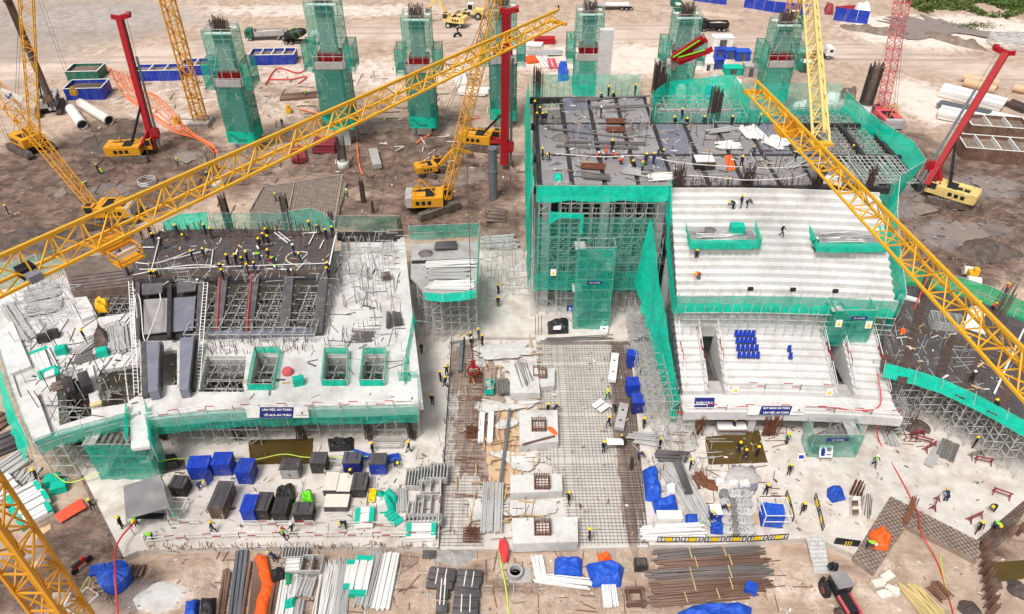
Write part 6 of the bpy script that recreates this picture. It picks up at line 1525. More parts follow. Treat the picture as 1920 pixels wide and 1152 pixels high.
bundle('board_stack','small green-ended white beam stack in the foreground','board stack',(664,1056),(656,1108),.9,3,'paint_white',FG,2,.18,.03,'board',caps='teal');bundle('board_stack','large green-ended white beam stack in the foreground','board stack',(686,1050),(671,1122),1.3,4,'paint_white',FG,3,.18,.03,'board',caps='teal')
bundle('steel_tubes','long silver pipes right of the green-ended beams','pipes',(714,1040),(688,1140),2.1,14,'pipe',FG,2,.13,.3);bundle('steel_tubes','bright silver profiles at the right end of the pipe yard','pipes',(736,1042),(714,1145),1.3,6,'paint_white',FG,2,.16,.15)
for a,b,c,d,w_,lb in((804,1088,852,1092,1.6,'grey strapped panel stack at the upper left of four'),(858,1092,902,1096,1.5,'grey strapped panel stack at the upper right of four'),(820,1118,842,1118,2.6,'grey strapped panel stack at the lower left of four'),(850,1140,898,1140,1.7,'grey strapped panel stack at the lower right of four')):
 bundle('panel_stack',lb,'panel stack',(a,b),(c,d),w_,3,'form_dark',FG,3,.22,.08,'panel',straps=2)
t=thing('concrete_ring','round concrete ring on a square tray in the foreground','concrete ring',P(966,1078,FG));c=P(966,1078,FG)
q=MB();q.lathe([(.75,0),(.75,.75),(.55,.75),(.55,.1),(.02,.1)],c,20);part(q,'ring','concrete_grey',t)
q=MB();q.box(c+Vector((.5,-.1,.05)),(2.2,1.6,.1));part(q,'tray','rubble',t)
pile('gravel_heap','small heap of grey gravel below the left pit corner','gravel',850,1042,1.3,.5,'rubble',FG,kind='stuff',n=20,stretch=1.6)
bundle('plank_stack','dark grille panel left of the grey gravel heap','panel',(793,1040),(818,1040),1.0,5,'form_dark',FG,1,.15,.03,'slat')
bundle('steel_tubes','white pipes leaning together left of the big blue tarpaulin','pipes',(1006,1045),(1016,1092),1.0,7,'paint_white',FG,2,.12,.2);bundle('steel_tubes','white pipes lying in front of the big blue tarpaulin','pipes',(1004,1086),(1108,1098),.9,7,'paint_white',FG,1,.14,.3);bundle('steel_tubes','short white pipe bundle at the bottom below the blue tarpaulin','pipes',(1140,1098),(1146,1140),1.2,8,'paint_white',FG,2,.13,.15)
tarp('blue_tarp_stack','box-shaped stack under a blue tarpaulin, left of the pair','covered stack',[(1040,1050),(1092,1052),(1092,1082),(1038,1082)],1.1,'tarp_blue',FG,14,.3);tarp('blue_tarp_stack','larger stack under a blue tarpaulin, right of the pair','covered stack',[(1098,1062),(1150,1056),(1170,1070),(1164,1102),(1110,1102)],1.2,'tarp_blue',FG,15,.4)
tarp('tarp_heap','crumpled orange red sheet behind the right blue tarpaulin','tarpaulin heap',[(1118,1042),(1140,1038),(1148,1052),(1124,1056)],.5,'tarp_orange',FG,16,.9)
t=thing('timber_crib','rusty square timber frame at the foreground middle','frame',P(1190,1125,FG));c=P(1190,1125,FG)
for k in range(4):
 for s in(-1,1):piece('timber',t,c+Vector((s*.7,-.9,.15+k*.2)),c+Vector((s*.7,.9,.15+k*.2)),.25,.18,'steel_rust');piece('timber',t,c+Vector((-.9,s*.7,.25+k*.2)),c+Vector((.9,s*.7,.25+k*.2)),.25,.18,'steel_rust')
t=thing('timber_crib','small black bin above the rusty timber frame','bin',P(1200,1065,FG));c=P(1200,1065,FG);q=MB();q.box(c+Vector((0,0,.5)),(1.2,1.0,1.0));part(q,'bin','form_black',t);q=MB();q.box(c+Vector((0,0,1.02)),(.9,.7,.05));part(q,'fill','mud_dark',t)
for i,(a,b,c,d,n,w_,lb)in enumerate(((1230,1046,1420,1032,8,1.2,'rusty bars in the rear row of the bar yard'),(1240,1062,1432,1050,8,1.1,'rusty bars in the second row of the bar yard'),(1222,1084,1440,1072,9,1.3,'rusty bars in the third row of the bar yard'),(1232,1104,1438,1094,8,1.2,'rusty bars in the fourth row of the bar yard'),(1225,1130,1405,1112,6,1.0,'rusty bars in the front row of the bar yard'))):
 bundle('bar_stock',lb,'steel bars',(a,b),(c,d),w_,n,rnd.choice(['steel_rust','rebar_grey','steel_rust']),FG,2,.11,.7,straps=2,sm='wood')
tarp('blue_tarp_stack','wide crumpled blue tarpaulin at the bottom edge right of centre','covered stack',[(1270,1150),(1300,1136),(1390,1132),(1410,1140),(1405,1180),(1270,1180)],.8,'tarp_blue',FG,17,.7)
cabinet('small blue box with a red side at the right of the bar yard',1398,1418,1118,'tarp_blue',None,.9,.8,-.4,None,False,FG,'storage_box','storage boxes')
tarp('blue_tarp_stack','long blue tarpaulin heap at the right edge of the pit','covered stack',[(1204,884),(1228,878),(1240,920),(1238,944),(1210,940)],1.3,'tarp_blue',0,18,.6);tarp('blue_tarp_stack','rounded blue tarpaulin bundle below the long blue heap','covered stack',[(1222,944),(1268,938),(1272,958),(1228,964)],1.2,'tarp_blue',0,19,.4)
bundle('steel_tubes','silver pipes and a dark plank pointing down the right floor','pipes',(1240,872),(1268,905),1.7,9,'pipe',0,2,.13,.4);bundle('steel_tubes','long loose silver pipes slanting down the right floor','pipes',(1262,870),(1322,985),1.9,12,'pipe',0,2,.1,.8);bundle('plank_stack','long dark plank among the silver pipes','plank',(1270,868),(1292,928),.9,1,'form_dark',.35,1,.12,.05,'plank',bearers=False)
bundle('steel_tubes','pale pipe bundle along the front edge of the right floor','pipes',(1204,1005),(1318,1000),1.5,7,'paint_white',0,2,.16,.3);pbox('white chest in front of the blue tarpaulin bundle',1232,1278,982,1.0,.8,'paint_white','paint_white',0,'chest');tarp('blue_tarp_stack','small blue tarpaulin among the pipes on the right floor','covered stack',[(1283,968),(1308,966),(1310,984),(1286,986)],.6,'tarp_blue',0,20,.4)
pbox('white topped blue bin beside the wire coils',1331,1352,978,1.3,1.1,'paint_blue','paint_white',0,'chest');tarp('blue_tarp_stack','blue sheet bundle below the white topped bin','covered stack',[(1330,984),(1354,980),(1358,1004),(1332,1002)],.7,'tarp_blue',0,21,.5)
def coil(label,px,py,r=.5,h=.7,m='pipe_dark',z=0.0):
 c=P(px,py,z);q=MB();q.lathe([(r*.5,0),(r,.05),(r*1.05,h/2),(r,h-.05),(r*.5,h),(r*.4,h*.5)],c,14)
 for k in range(3):q.tube(c+Vector((0,0,.15+k*h*.3)),c+Vector((0,0,.22+k*h*.3)),r*1.1,n=14)
 return single(q,'wire_coil',m,label,'wire coil','grey wire coils on the right floor')
ROWC=['rear','second','third','fourth','front']
for j in range(5):
 for i in range(4):coil('%s of four grey wire coils in the %s row'%(('leftmost','second','third','rightmost')[i],ROWC[j]),1358+i*13+j*1.5,932+j*17,.55,.7,rnd.choice(['pipe_dark','pipe','concrete_grey']))
flat_sheet('blue_sheet','crumpled blue violet ground sheet with grey mortar on the right floor','ground sheet',[(1360,874),(1395,870),(1418,880),(1420,925),(1385,935),(1370,905)],'form_blue',.02,wob=.12)
pile('mortar_heap','grey mortar heap on the blue violet sheet','mortar',1394,893,1.3,.5,'concrete_grey',.05,stretch=1.5)
for k,(a,b,lb)in enumerate(((1350,906,'left'),(1374,910,'middle'),(1396,908,'right'))):tarp('sack','%s of three white sacks at the edge of the blue violet sheet'%lb,'sack',[(a-11,b-5),(a+10,b-6),(a+11,b+6),(a-9,b+8)],.6,'sack_white',0,22+k,.7)
tarp('sack','white open sack of rusty wire right of the pit','sack',[(1245,914),(1266,912),(1268,932),(1248,936)],.8,'sack_white',0,25,.5)
bundle('bar_bundle','short rusty bar bundle behind the white sacks','steel bars',(1306,890),(1322,914),1.2,8,'rebar_rust',0,2,.07,.3,bearers=False);pile('bar_tangle','tangle of rusty wire left of the three white sacks','wire',1335,910,.8,.5,'rebar_rust',0)
bundle('plank_stack','dark plank pile on trestles at the upper right floor','planks',(1228,856),(1290,858),1.2,4,'form_dark',.3,1,.12,.3,'plank');bundle('plank_stack','pale planks behind the dark plank pile','planks',(1180,822),(1236,828),1.4,6,'pipe',.1,1,.1,.6,'plank')
bundle('plank_stack','brown panel resting on the wet floor below the walkway','panel',(1344,800),(1398,800),1.4,2,'steel_rust',.4,1,.2,.1,'panel');pbox('white work bench under the grandstand walkway',1345,1398,816,1.2,.9,'concrete_grey','paint_white',0,'work_bench')
tarp('blue_tarp_stack','small blue tarpaulin heap by the brick-filled bags on the right floor','covered stack',[(1550,918),(1574,914),(1586,938),(1560,944),(1550,932)],.9,'tarp_blue',0,26,.6)
for k,(a,b,lb)in enumerate(((1603,945,'rear bag'),(1604,962,'front bag'))):tarp('rubble_bag','%s of two pinkish bags filled with red rubble'%lb,'bag',[(a-11,b-9),(a+10,b-9),(a+11,b+8),(a-11,b+8)],.8,'block_cream',0,27+k,.3);flat_sheet('rubble_fill','red rubble in the %s beside the blue heap'%lb,'rubble',[(a-6,b-6),(a+6,b-6),(a+6,b+4),(a-6,b+4)],'steel_rust',.85,wob=.1)
t=thing('bar_cage','rusty upright bar bundle above the rubble bags','bar cage',P(1602,935,0));c=P(1602,930,0);q=MB()
for k in range(24):x_,y_=rnd.uniform(-.5,.5),rnd.uniform(-.4,.4);q.bar(c+Vector((x_,y_,0)),c+Vector((x_,y_,1.8+rnd.uniform(0,.8))),.06)
part(q,'bars','rebar_rust',t,kind='stuff')
bundle('bar_bundle','grey bar frame lying right of the rubble bags','steel bars',(1622,930),(1618,968),1.4,8,'rebar_grey',0,1,.06,.3,bearers=False,wfac=.4)
bundle('steel_tubes','bundle of grey channels right of the front stair net','steel channels',(1663,812),(1675,838),1.1,5,'pipe',0,2,.14,.1);bundle('steel_tubes','dark channel rack beside the leaning board on the far right floor','steel channels',(1782,832),(1770,862),1.6,7,'pipe_dark',0,1,.3,.05);bundle('plank_stack','long pale board lying slanted on the far right floor','board',(1766,832),(1740,876),.9,1,'concrete_grey',0,1,.1,.02,'board')
pile('dark_heap','dark heap of scrap at the foot of the far right scaffold','scrap heap',1712,798,1.5,1.0,'mud_dark',0,n=18);pile('dark_heap','small dark heap beside the larger scrap heap','scrap heap',1732,803,.8,.7,'mud_dark',0)
def trestle(label,px,py,rz,m='paint_maroon',sc=1.0):
 t=thing('trestle',label,'trestle',P(px,py,0),rz,'steel trestles on the right floor');t.scale=(sc,)*3
 for s in(-1,1):
  q=MB();q.bar((s*.8,-.35,0),(s*.7,0,.8),.09);q.bar((s*.8,.35,0),(s*.7,0,.8),.09);q.bar((s*.77,-.2,.35),(s*.77,.2,.35),.07);part(q,'leg_pair',m,t,local=True)
 q=MB();q.bar((-.9,0,.83),(.9,0,.83),.12);q.bar((-.75,0,.4),(.75,0,.4),.07);part(q,'top_bar',m,t,local=True)
for k,(a,b,r_,m_,lb)in enumerate(((1718,818,.2,'paint_red','red trestle nearest the scrap heap'),(1730,830,-.4,'paint_red','red trestle in the middle of the cluster by the scrap heap'),(1742,842,.5,'paint_maroon','red trestle lowest of the cluster by the scrap heap'),(1830,856,.2,'pipe_dark','grey trestle at the far right of the floor'),(1842,868,-.3,'paint_maroon','red trestle below the grey one at the far right'),(1876,930,-.5,'paint_maroon','red trestle near the right floor corner'),(1752,948,.9,'paint_maroon','red trestle in the middle of the bare right floor'),(1826,974,.4,'paint_maroon','red trestle beside the striding worker'))):trestle(lb,a,b,r_,'paint_maroon' if m_=='paint_red' else m_,1.0)
def zebra(label,pts,z=0.0):
 t=thing('barrier',label,'barrier',P(*pts[0],z));A_=[P(a,b,z)for a,b in pts]
 for i in range(len(A_)-1):
  n=max(1,int((A_[i+1]-A_[i]).length/1.6))
  for k in range(n):
   a,b=A_[i].lerp(A_[i+1],k/n),A_[i].lerp(A_[i+1],(k+.92)/n);q=MB()
   q.bar(a+Vector((0,0,.95)),b+Vector((0,0,.95)),.07);q.bar(a+Vector((0,0,.15)),b+Vector((0,0,.15)),.07)
   for f in range(7):c=a.lerp(b,f/6);q.bar(c+Vector((0,0,.15)),c+Vector((0,0,.95)),.06)
   part(q,'grille','black',t)
   q=MB();c=a.lerp(b,.5);d=(b-a).normalized()*.35;q.bar(c-d+Vector((0,0,.55)),c+d+Vector((0,0,.55)),.09,.5);part(q,'yellow_plate','yellow',t)
zebra('black and yellow fence along the front edge of the right floor',[(1232,1018),(1320,1018),(1400,1017),(1478,1012)]);zebra('black and yellow fence right of the caged blue tank',[(1472,930),(1480,955),(1486,982)]);zebra('black and yellow fence beside the ramp at the right floor',[(1526,935),(1534,965),(1542,1000)])
t=thing('barrier','dark board with yellow marks at the front of the right floor','barrier',P(1590,1020,0));q=MB();q.bar(P(1566,1014,.5),P(1612,1020,.5),.12,.9);part(q,'board','black',t)
q=MB()
for k in range(3):q.box(P(1585+k*5,1018,.6)+Vector((0,-.09,0)),(.1,.05,.6),.3)
part(q,'yellow_mark','yellow',t,kind='stuff')
t=thing('ramp_plate','pale steel ramp plate leading down from the right floor','ramp',P(1530,1040,-.4));a,b,c,d=P(1511,1004,.05),P(1544,1004,.05),P(1556,1074,FG+.05),P(1528,1076,FG+.05)
q=MB();q.add([a,b,c,d]+[p-Vector((0,0,.12))for p in(a,b,c,d)],[(3,2,1,0),(4,5,6,7),(0,1,5,4),(1,2,6,5),(2,3,7,6),(3,0,4,7)]);part(q,'plate','pipe',t)
for k in range(9):u=(k+.5)/9;piece('cleat',t,quad(a,b,c,d,.03,u)+Vector((0,0,.02)),quad(a,b,c,d,.97,u)+Vector((0,0,.02)),.06,.05,'concrete_grey')
frame=thing('pipe_enclosure','white pipe frame round the caged blue water tank','frame',P(1447,985,0));c=P(1447,975,0)
for sx in(-1.3,1.3):
 for sy in(-1.1,1.1):piece('post',frame,c+Vector((sx,sy,0)),c+Vector((sx,sy,2.2)),.08,.08,'paint_white')
for zz in(1.2,2.2):
 for s in(-1,1):piece('rail',frame,c+Vector((-1.3,s*1.1,zz)),c+Vector((1.3,s*1.1,zz)),.07,.07,'paint_white');piece('rail',frame,c+Vector((s*1.3,-1.1,zz)),c+Vector((s*1.3,1.1,zz)),.07,.07,'paint_white')
pbox('yellow brown tray left of the caged blue tank',1408,1422,984,1.3,.3,'wood','wood',-.15,'tray')
stair_tower('front stair tower in pale green net with a signboard before it',P(1512,850,0).x,P(1600,850,0).x,P(1555,856,0).y,P(1555,856,0).y+2.4,0,3.6,flights=1,netm='net_thin')
t=thing('edge_form','brown reinforced slab edge stepping down at the lower right','slab form',P(1680,980,-.5));EF=[P(a,b,-.15)for a,b in((1600,1046),(1668,932),(1690,940),(1838,1012),(1832,1052),(1700,985),(1640,1075))]
q=MB();q.prism(EF,-1.0,-.15);part(q,'slab','bedding',t);mt=MB();bar_mat(mt,EF,-.1,.4,.035,.3);part(mt,'bar_mat','rebar',t,kind='stuff')
t=thing('edge_form','brown reinforced strip along the far right floor edge','slab form',P(1890,970,-.5));EF=[P(a,b,-.15)for a,b in((1836,1010),(1920,900),(1990,860),(2000,890),(1930,950),(1860,1040))]
q=MB();q.prism(EF,-1.0,-.15);part(q,'slab','form_brown',t);mt=MB();bar_mat(mt,EF,-.1,.4,.035,.5);part(mt,'bar_mat','rebar',t,kind='stuff')
tarp('tarp_heap','crumpled red orange sheet heap on the lower right slab edge','tarpaulin heap',[(1628,1000),(1650,992),(1672,1012),(1664,1034),(1634,1030)],.9,'tarp_orange',-.1,30,.9)
t=thing('bar_cage','rusty bar cage leaning on the lower right slab edge','bar cage',P(1700,985,0));q=MB()
for k in range(20):a_=rnd.uniform(-.4,.4);q.bar(P(1700,980,0)+Vector((a_,rnd.uniform(-.3,.3),0)),P(1712,944,0)+Vector((a_,rnd.uniform(-.3,.3),1.0)),.06)
part(q,'bars','rebar_rust',t,kind='stuff')
bundle('bamboo_poles','bundle of bamboo poles lying at the lower right','bamboo poles',(1702,1100),(1756,1160),1.8,13,'bamboo',FG,2,.09,.6,bearers=False)
for k,(a,b,r_,lb)in enumerate(((1662,1085,.5,'topmost'),(1646,1098,.2,'leftmost'),(1670,1110,-.4,'rightmost'),(1656,1118,.3,'lowest'))):
 c=P(a,b,FG);q=MB();q.box(c+Vector((0,0,.25)),(1.3,.8,.5),r_);q.box(c+Vector((0,0,.52)),(1.1,.6,.06),r_);single(q,'stone_block','block_cream','%s of four cream blocks right of the tractor'%lb,'block','cream blocks right of the tractor')
bundle('bar_bundle','rusty bar grid lying behind the bamboo poles','steel bars',(1745,1095),(1775,1125),1.6,8,'rebar_rust',FG,1,.06,.2,bearers=False,wfac=.4)
def sheet_piles(label,pts,n,ztop,zbot,tilt):
 t=thing('sheet_pile_wall',label,'sheet piling',P(*pts[0],GZ));A_,B_=P(*pts[0],GZ),P(*pts[1],GZ);d=(B_-A_);s=Vector((-d.y,d.x,0)).normalized()
 for k in range(n):
  c=A_+d*((k+.5)/n);lo,hi=c+Vector((0,0,zbot)),c+Vector((.9,.5,ztop))+Vector((rnd.uniform(-.08,.08),0,rnd.uniform(-.1,.1)));q=MB();q.bar(lo,hi,.5,.14);q.bar(lo+Vector((-.22,.05,.1)),hi+Vector((-.22,.05,.1)),.1,.34);q.bar(lo+Vector((.22,.05,.1)),hi+Vector((.22,.05,.1)),.1,.34)
  part(q,'sheet_pile','steel_rust',t)
sheet_piles('rusty sheet piles in a row down the right edge of the foreground',[(1832,1030),(1846,1170)],9,1.6,-1.4,0);sheet_piles('rusty sheet piles running to the right frame edge',[(1842,1022),(1985,985)],9,1.6,-1.4,0)
flat_sheet('puddle','brown water in the corner behind the sheet piles','water pool',[(1858,1055),(1930,1050),(1960,1080),(1870,1092)],'water_muddy',GZ+.1,wob=0,th=.02)
pile('mud_heap','dark mud lump behind the sheet piles at the right edge','mud heap',1908,1105,1.0,.8,'mud_dark',GZ);pile('mud_heap','dark mud lump at the foot of the sheet piles','mud heap',1862,1090,.9,.5,'mud_dark',GZ);pile('mud_heap','dark mud at the bottom edge by the sheet piles','mud heap',1820,1145,1.1,.6,'mud_dark',GZ)
bundle('board_stack','rear green-ended white board stack in the left yard','board stack',(20,950),(80,918),1.2,3,'paint_white',GZ,3,.25,.04,'board',caps='teal');bundle('board_stack','middle green-ended white board stack in the left yard','board stack',(28,972),(94,936),1.2,3,'paint_white',GZ,3,.25,.04,'board',caps='teal');bundle('board_stack','front green-ended white board stack in the left yard','board stack',(40,990),(100,958),1.1,3,'paint_white',GZ,3,.25,.04,'board',caps='teal')
flat_sheet('tarp_sheet','red tarpaulin spread flat in the left yard','tarpaulin',[(102,966),(152,934),(162,952),(112,982)],'tarp_red',GZ+.3,wob=.15);flat_sheet('plywood_sheet','tan plywood sheet lying in the left yard','plywood sheet',[(52,1000),(92,972),(96,992),(70,1010)],'plywood',GZ,wob=.02)
for k,(a,b,lb)in enumerate(((102,905,'upper'),(114,918,'lower'))):
 c=P(a,b,GZ);q=MB();q.box(c+Vector((0,0,.45)),(1.5,1.2,.9),.35);o=single(q,'crate','teal','%s of two turquoise crates beside the left yard stacks'%lb,'crate','turquoise crates');
bundle('board_stack','grey planks along the left edge above the white stacks','board stack',(-10,900),(48,860),2.2,6,'pipe',GZ,2,.2,.2,'plank');bundle('board_stack','long grey covered stack at the left edge','board stack',(-20,850),(38,826),1.8,3,'form_dark',GZ,3,.25,.1,'panel');bundle('steel_tubes','loose steel frames left of the worker in the yard','pipes',(40,905),(60,880),2.4,7,'pipe',GZ,1,.12,.6)
bundle('board_stack','white tarped stack by the left edge','board stack',(-10,930),(30,905),1.4,2,'sack_white',GZ,2,.3,.1,'panel');bundle('steel_beams','grey beams lying below the left net wall','beams',(-10,800),(20,780),2.4,6,'steel_rust',GZ,1,.25,.5)
c=P(222,1092,GZ);t=thing('water_tank','round blue tank with a pleated blue cover at the lower left','water tank',c)
q=MB();q.lathe([(1.35,0),(1.4,.2),(1.4,1.5),(1.3,1.6)],c,20);part(q,'tank','tarp_blue',t,True)
q=MB();n=28;q.v.append(c+Vector((0,0,2.2)))
for r_ in(1,2,3):
 for k in range(n):a_=2*math.pi*k/n;rr_=1.45*r_/3;q.v.append(c+Vector((rr_*math.cos(a_),rr_*math.sin(a_),2.2-.2*r_-(.08 if k%2 else 0))))
for k in range(n):q.f.append([0,1+k,1+(k+1)%n]);q.mi.append(0)
for r_ in range(2):
 for k in range(n):a_=1+r_*n+k;b_=1+r_*n+(k+1)%n;q.f.append([a_,a_+n,b_+n,b_]);q.mi.append(0)
part(q,'cover','tarp_blue',t)
frame_table('timber stand with a blue box left of the round tank',192,1102,1.5,1.3,1.2,'wood',GZ,.3);pbox_=P(192,1085,GZ);q=MB();q.box(pbox_+Vector((0,0,1.5)),(1.3,1.1,.3),.3);single(q,'storage_box','tarp_blue','flat blue box on the timber stand by the round tank','box')
bundle('timber_stack','small rusty timber frame right of the round tank','timber',(252,1085),(262,1062),1.0,4,'steel_rust',GZ,1,.2,.1,bearers=False);frame_table('white pipe frame lying left of the round tank',155,1130,1.6,2.4,.3,'paint_white',GZ,-.5)
pile('chalk_patch','white dried slurry patch at the bottom left','slurry',300,1120,1.8,.15,'concrete_new',GZ-.02,n=24,stretch=1.2)
cable('concrete_hose','red hose running down past the round blue tank','hose',[P(256,975,1.5),P(220,1020,1.2),P(216,1080,2.6),P(222,1160,.5)],.1,'hose_red');cable('air_hose','lime hose curving along the lower left ground','hose',[(140,1130),(165,1085),(185,1065)],.06,'hose_lime',GZ);cable('air_hose','lime green line from the left wing to the net stair tower','line',[P(95,880,1),P(128,905,.5),P(190,885,1.2)],.06,'hose_lime')
cable('air_hose','lime hose running up the foreground to the red hoses','hose',[(955,1160),(948,1100),(938,1050),(936,1020)],.07,'hose_lime',GZ);cable('air_hose','lime green rope line along the floor before the blue cabinets','rope',[P(290,868,1),P(340,860,1),P(460,864,1),P(530,852,1),P(580,858,1),P(690,856,1)],.05,'hose_lime')
t=thing('hose_coil','bundle of red and orange hoses beside the largest pile cap','hose bundle',P(942,1035,GZ));q=MB()
for k in range(9):q.path([P(938+k*1.2,1012,-.1),P(936+k*2,1030,GZ+.5+.1*k),P(944+k,1056-k*.6,GZ+.15),P(952,1040,GZ+.4),P(946,1016,-.1)],.09,5)
part(q,'hoses','hose_red',t,True,kind='stuff')
cable('concrete_hose','long red hose looping from the grandstand over the right floor','hose',[P(1642,790,3),P(1650,830,.1),P(1690,900,.1),P(1720,960,.1),P(1728,1000,.05),P(1760,1060,GZ+.1),P(1790,1160,GZ+.1)],.07,'hose_red');cable('concrete_hose','red hose along the front of the grandstand walkway','hose',[P(1268,775,3.2),P(1330,768,3.2),P(1450,760,3.8),P(1560,764,3.8),P(1600,770,3.6),P(1650,760,3.9),P(1645,700,6)],.07,'hose_red')
cable('power_cable','lime line running down the lower right ground','line',[(1762,1040),(1770,1090),(1790,1160)],.06,'hose_lime',GZ)
def silt_tank(label,px0,px1,pyf,d,h,n,m='paint_blue',fill='puddle',rz=0.0,z=GZ):
 a,b=P(px0,pyf,z),P(px1,pyf,z);w=(b-a).length;t=thing('silt_tank',label,'tank',(a+b)/2+Vector((0,d/2,0)),rz)
 q=MB()
 for s in(-1,1):q.box((0,s*d/2,h/2),(w,.12,h));q.box((s*w/2,0,h/2),(.12,d-.12,h))
 for k in range(n*4):q.box((-w/2+w*(k+.5)/(n*4),-d/2-.1,h/2),(.1,.1,h))
 q.box((0,0,.1),(w,d,.1));part(q,'shell',m,t,local=True)
 q=MB()
 for s in(-1,1):q.box((0,s*d/2,h+.05),(w+.2,.22,.1));q.box((s*w/2,0,h+.06),(.22,d,.1))
 for k in range(1,n):q.box((-w/2+w*k/n,0,h/2+.1),(.12,d-.2,h));q.box((-w/2+w*k/n,0,h+.07),(.2,d,.1))
 part(q,'rim','paint_white',t,local=True)
 for k in range(n):q=MB();q.box((-w/2+w*(k+.5)/n,0,h*.72),(w/n-.2,d-.2,.05));part(q,'slurry',fill if k%2==0 else 'mud',t,local=True)
 return t
silt_tank('blue open silt tank row left of the second pier',470,552,122,4.5,2.4,4,rz=.05);silt_tank('blue open silt tank behind the orange mast',342,420,142,4.5,2.4,3,rz=.06);silt_tank('blue open silt tank behind the red hoses at left',255,340,152,4.0,2.4,3,rz=.06)
silt_tank('single blue tank with a yellow pump at the upper left',126,194,188,5.0,2.6,1,fill='mud_dark',rz=.07);silt_tank('dark green tank behind the single blue tank',128,186,152,5.0,2.2,1,'paint_green','mud',rz=.05)
silt_tank('rusty silt tank with pale rims, front one at the right edge',1812,1935,306,6.0,2.6,4,'steel_rust','mud',-.18);silt_tank('rusty silt tank with pale rims behind the front one at the right edge',1822,1925,262,5.5,2.6,3,'steel_rust','mud',-.18)
for a,b,sx,lb in((140,178,1.2,'yellow pump standing on the single blue tank'),(332,234,.9,'small yellow pump near the foot of the orange mast'),(542,212,1.0,'yellow drum with a hose between the first two piers')):
 c=P(a,b,GZ+(2.6 if b==178 else 0));q=MB();q.box(c+Vector((0,0,.5)),(sx,sx*.8,1.0));q.tube(c+Vector((0,0,1)),c+Vector((0,0,1.7)),.4,n=10);single(q,'pump','crane_yellow',lb,'pump')
def conduit(label,a,b,r,m,z=GZ,rin=.82):
 A_,B_=P(*a,z)+Vector((0,0,r)),P(*b,z)+Vector((0,0,r));t=thing('steel_casing',label,'pipe',A_.lerp(B_,.5)-Vector((0,0,r)));q=MB();q.tube(A_,B_,r,n=18,cap=False);q.tube(A_,B_,r*rin,n=18,cap=False)
 part(q,'wall',m,t,True);d=(B_-A_).normalized();q=MB();q.tube(A_+d*.3,A_+d*.35,r*rin,n=18);q.tube(B_-d*.35,B_-d*.3,r*rin,n=18);part(q,'dark_bore','black',t);return t
conduit('short white pipe lying with its open end toward the viewer',(136,213),(158,243),1.0,'paint_white');conduit('long beige pipe lying beside the short white pipe',(154,202),(208,235),1.0,'block_cream')
conduit('upper of two tan casings in the right material yard',(1802,152),(1868,164),.9,'plywood');conduit('lower of two tan casings in the right material yard',(1806,162),(1864,178),1.0,'plywood');conduit('short tan casing at the right frame edge',(1898,172),(1935,180),.9,'plywood')
bundle('wrapped_beams','white wrapped long package at the rear of the right yard','wrapped beams',(1762,176),(1880,206),2.6,2,'sack_white',GZ,2,.8,.3,'package');bundle('steel_beams','dark steel beams between the white packages','beams',(1760,200),(1872,226),2.6,6,'steel_grey',GZ,2,.45,.5);bundle('wrapped_beams','white wrapped packages at the front of the right yard','wrapped beams',(1756,216),(1850,236),3.2,3,'sack_white',GZ,2,.7,.4,'package');bundle('wrapped_beams','white roofing sheets beside the right silt tanks','sheets',(1850,232),(1940,252),4.0,3,'paint_white',GZ,1,1.8,.3,'package')
bundle('bar_stock','dark bar cages at the right end of the material yard','bars',(1890,195),(1930,212),3.0,9,'rebar',GZ,2,.3,.4)
frame_stack('stack of white frames at the upper right edge',1892,88,9,6,9,GZ,-.2,'paint_white',.35,4)
bundle('form_stack','maroon ribbed form stack by the second pier','form stack',(590,280),(632,280),3.2,6,'paint_maroon',GZ,5,.35,.05,'rib');bundle('form_stack','dark red form bundle with an orange rag left of the maroon stack','form stack',(556,282),(562,308),2.2,4,'paint_maroon',GZ,3,.35,.05,'rib');bundle('form_stack','pale concrete beam lying right of the maroon stack','beam',(700,288),(708,318),1.6,1,'concrete_grey',GZ,1,1.0,.05,'beam')
bundle('form_stack','bright red drum bundle on the pale ground right of the fourth pier','drums',(1002,80),(1040,80),1.6,2,'paint_red',GZ,2,.6,.1,'drum');bundle('steel_racks','white racks on the pale ground right of the fourth pier','racks',(972,88),(1016,90),2.2,5,'paint_white',GZ,3,.3,.3,'rack');bundle('steel_racks','silver tubes below the white racks','tubes',(988,104),(1052,102),2.2,6,'pipe',GZ,2,.3,.6,'tube');bundle('steel_racks','orange sheets beside the fourth pier','sheets',(984,116),(1006,114),2.2,3,'tarp_orange',GZ,2,.3,.2,'sheet');bundle('steel_racks','white ladders lying right of the orange sheets','ladders',(1010,100),(1030,128),2.0,4,'paint_white',GZ,1,.2,.2,'ladder');bundle('steel_racks','red frames lying near the white ladders','frames',(1032,112),(1038,130),1.6,4,'paint_pink',GZ,1,.25,.1,'bar')
bundle('steel_racks','white steel racks in the mud left of the fourth pier','racks',(862,174),(914,176),3.0,5,'paint_white',GZ,2,.35,.4,'rack');tarp('sack','white sacks piled left of the racks in the rear yard','sacks',[(852,142),(874,140),(878,158),(854,160)],1.6,'sack_white',GZ,31,.8)
tarp('bag','blue bulk bag behind the left corner of the roof deck','bag',[(1046,130),(1064,130),(1066,152),(1046,154)],2.4,'tarp_blue',GZ,32,.3)
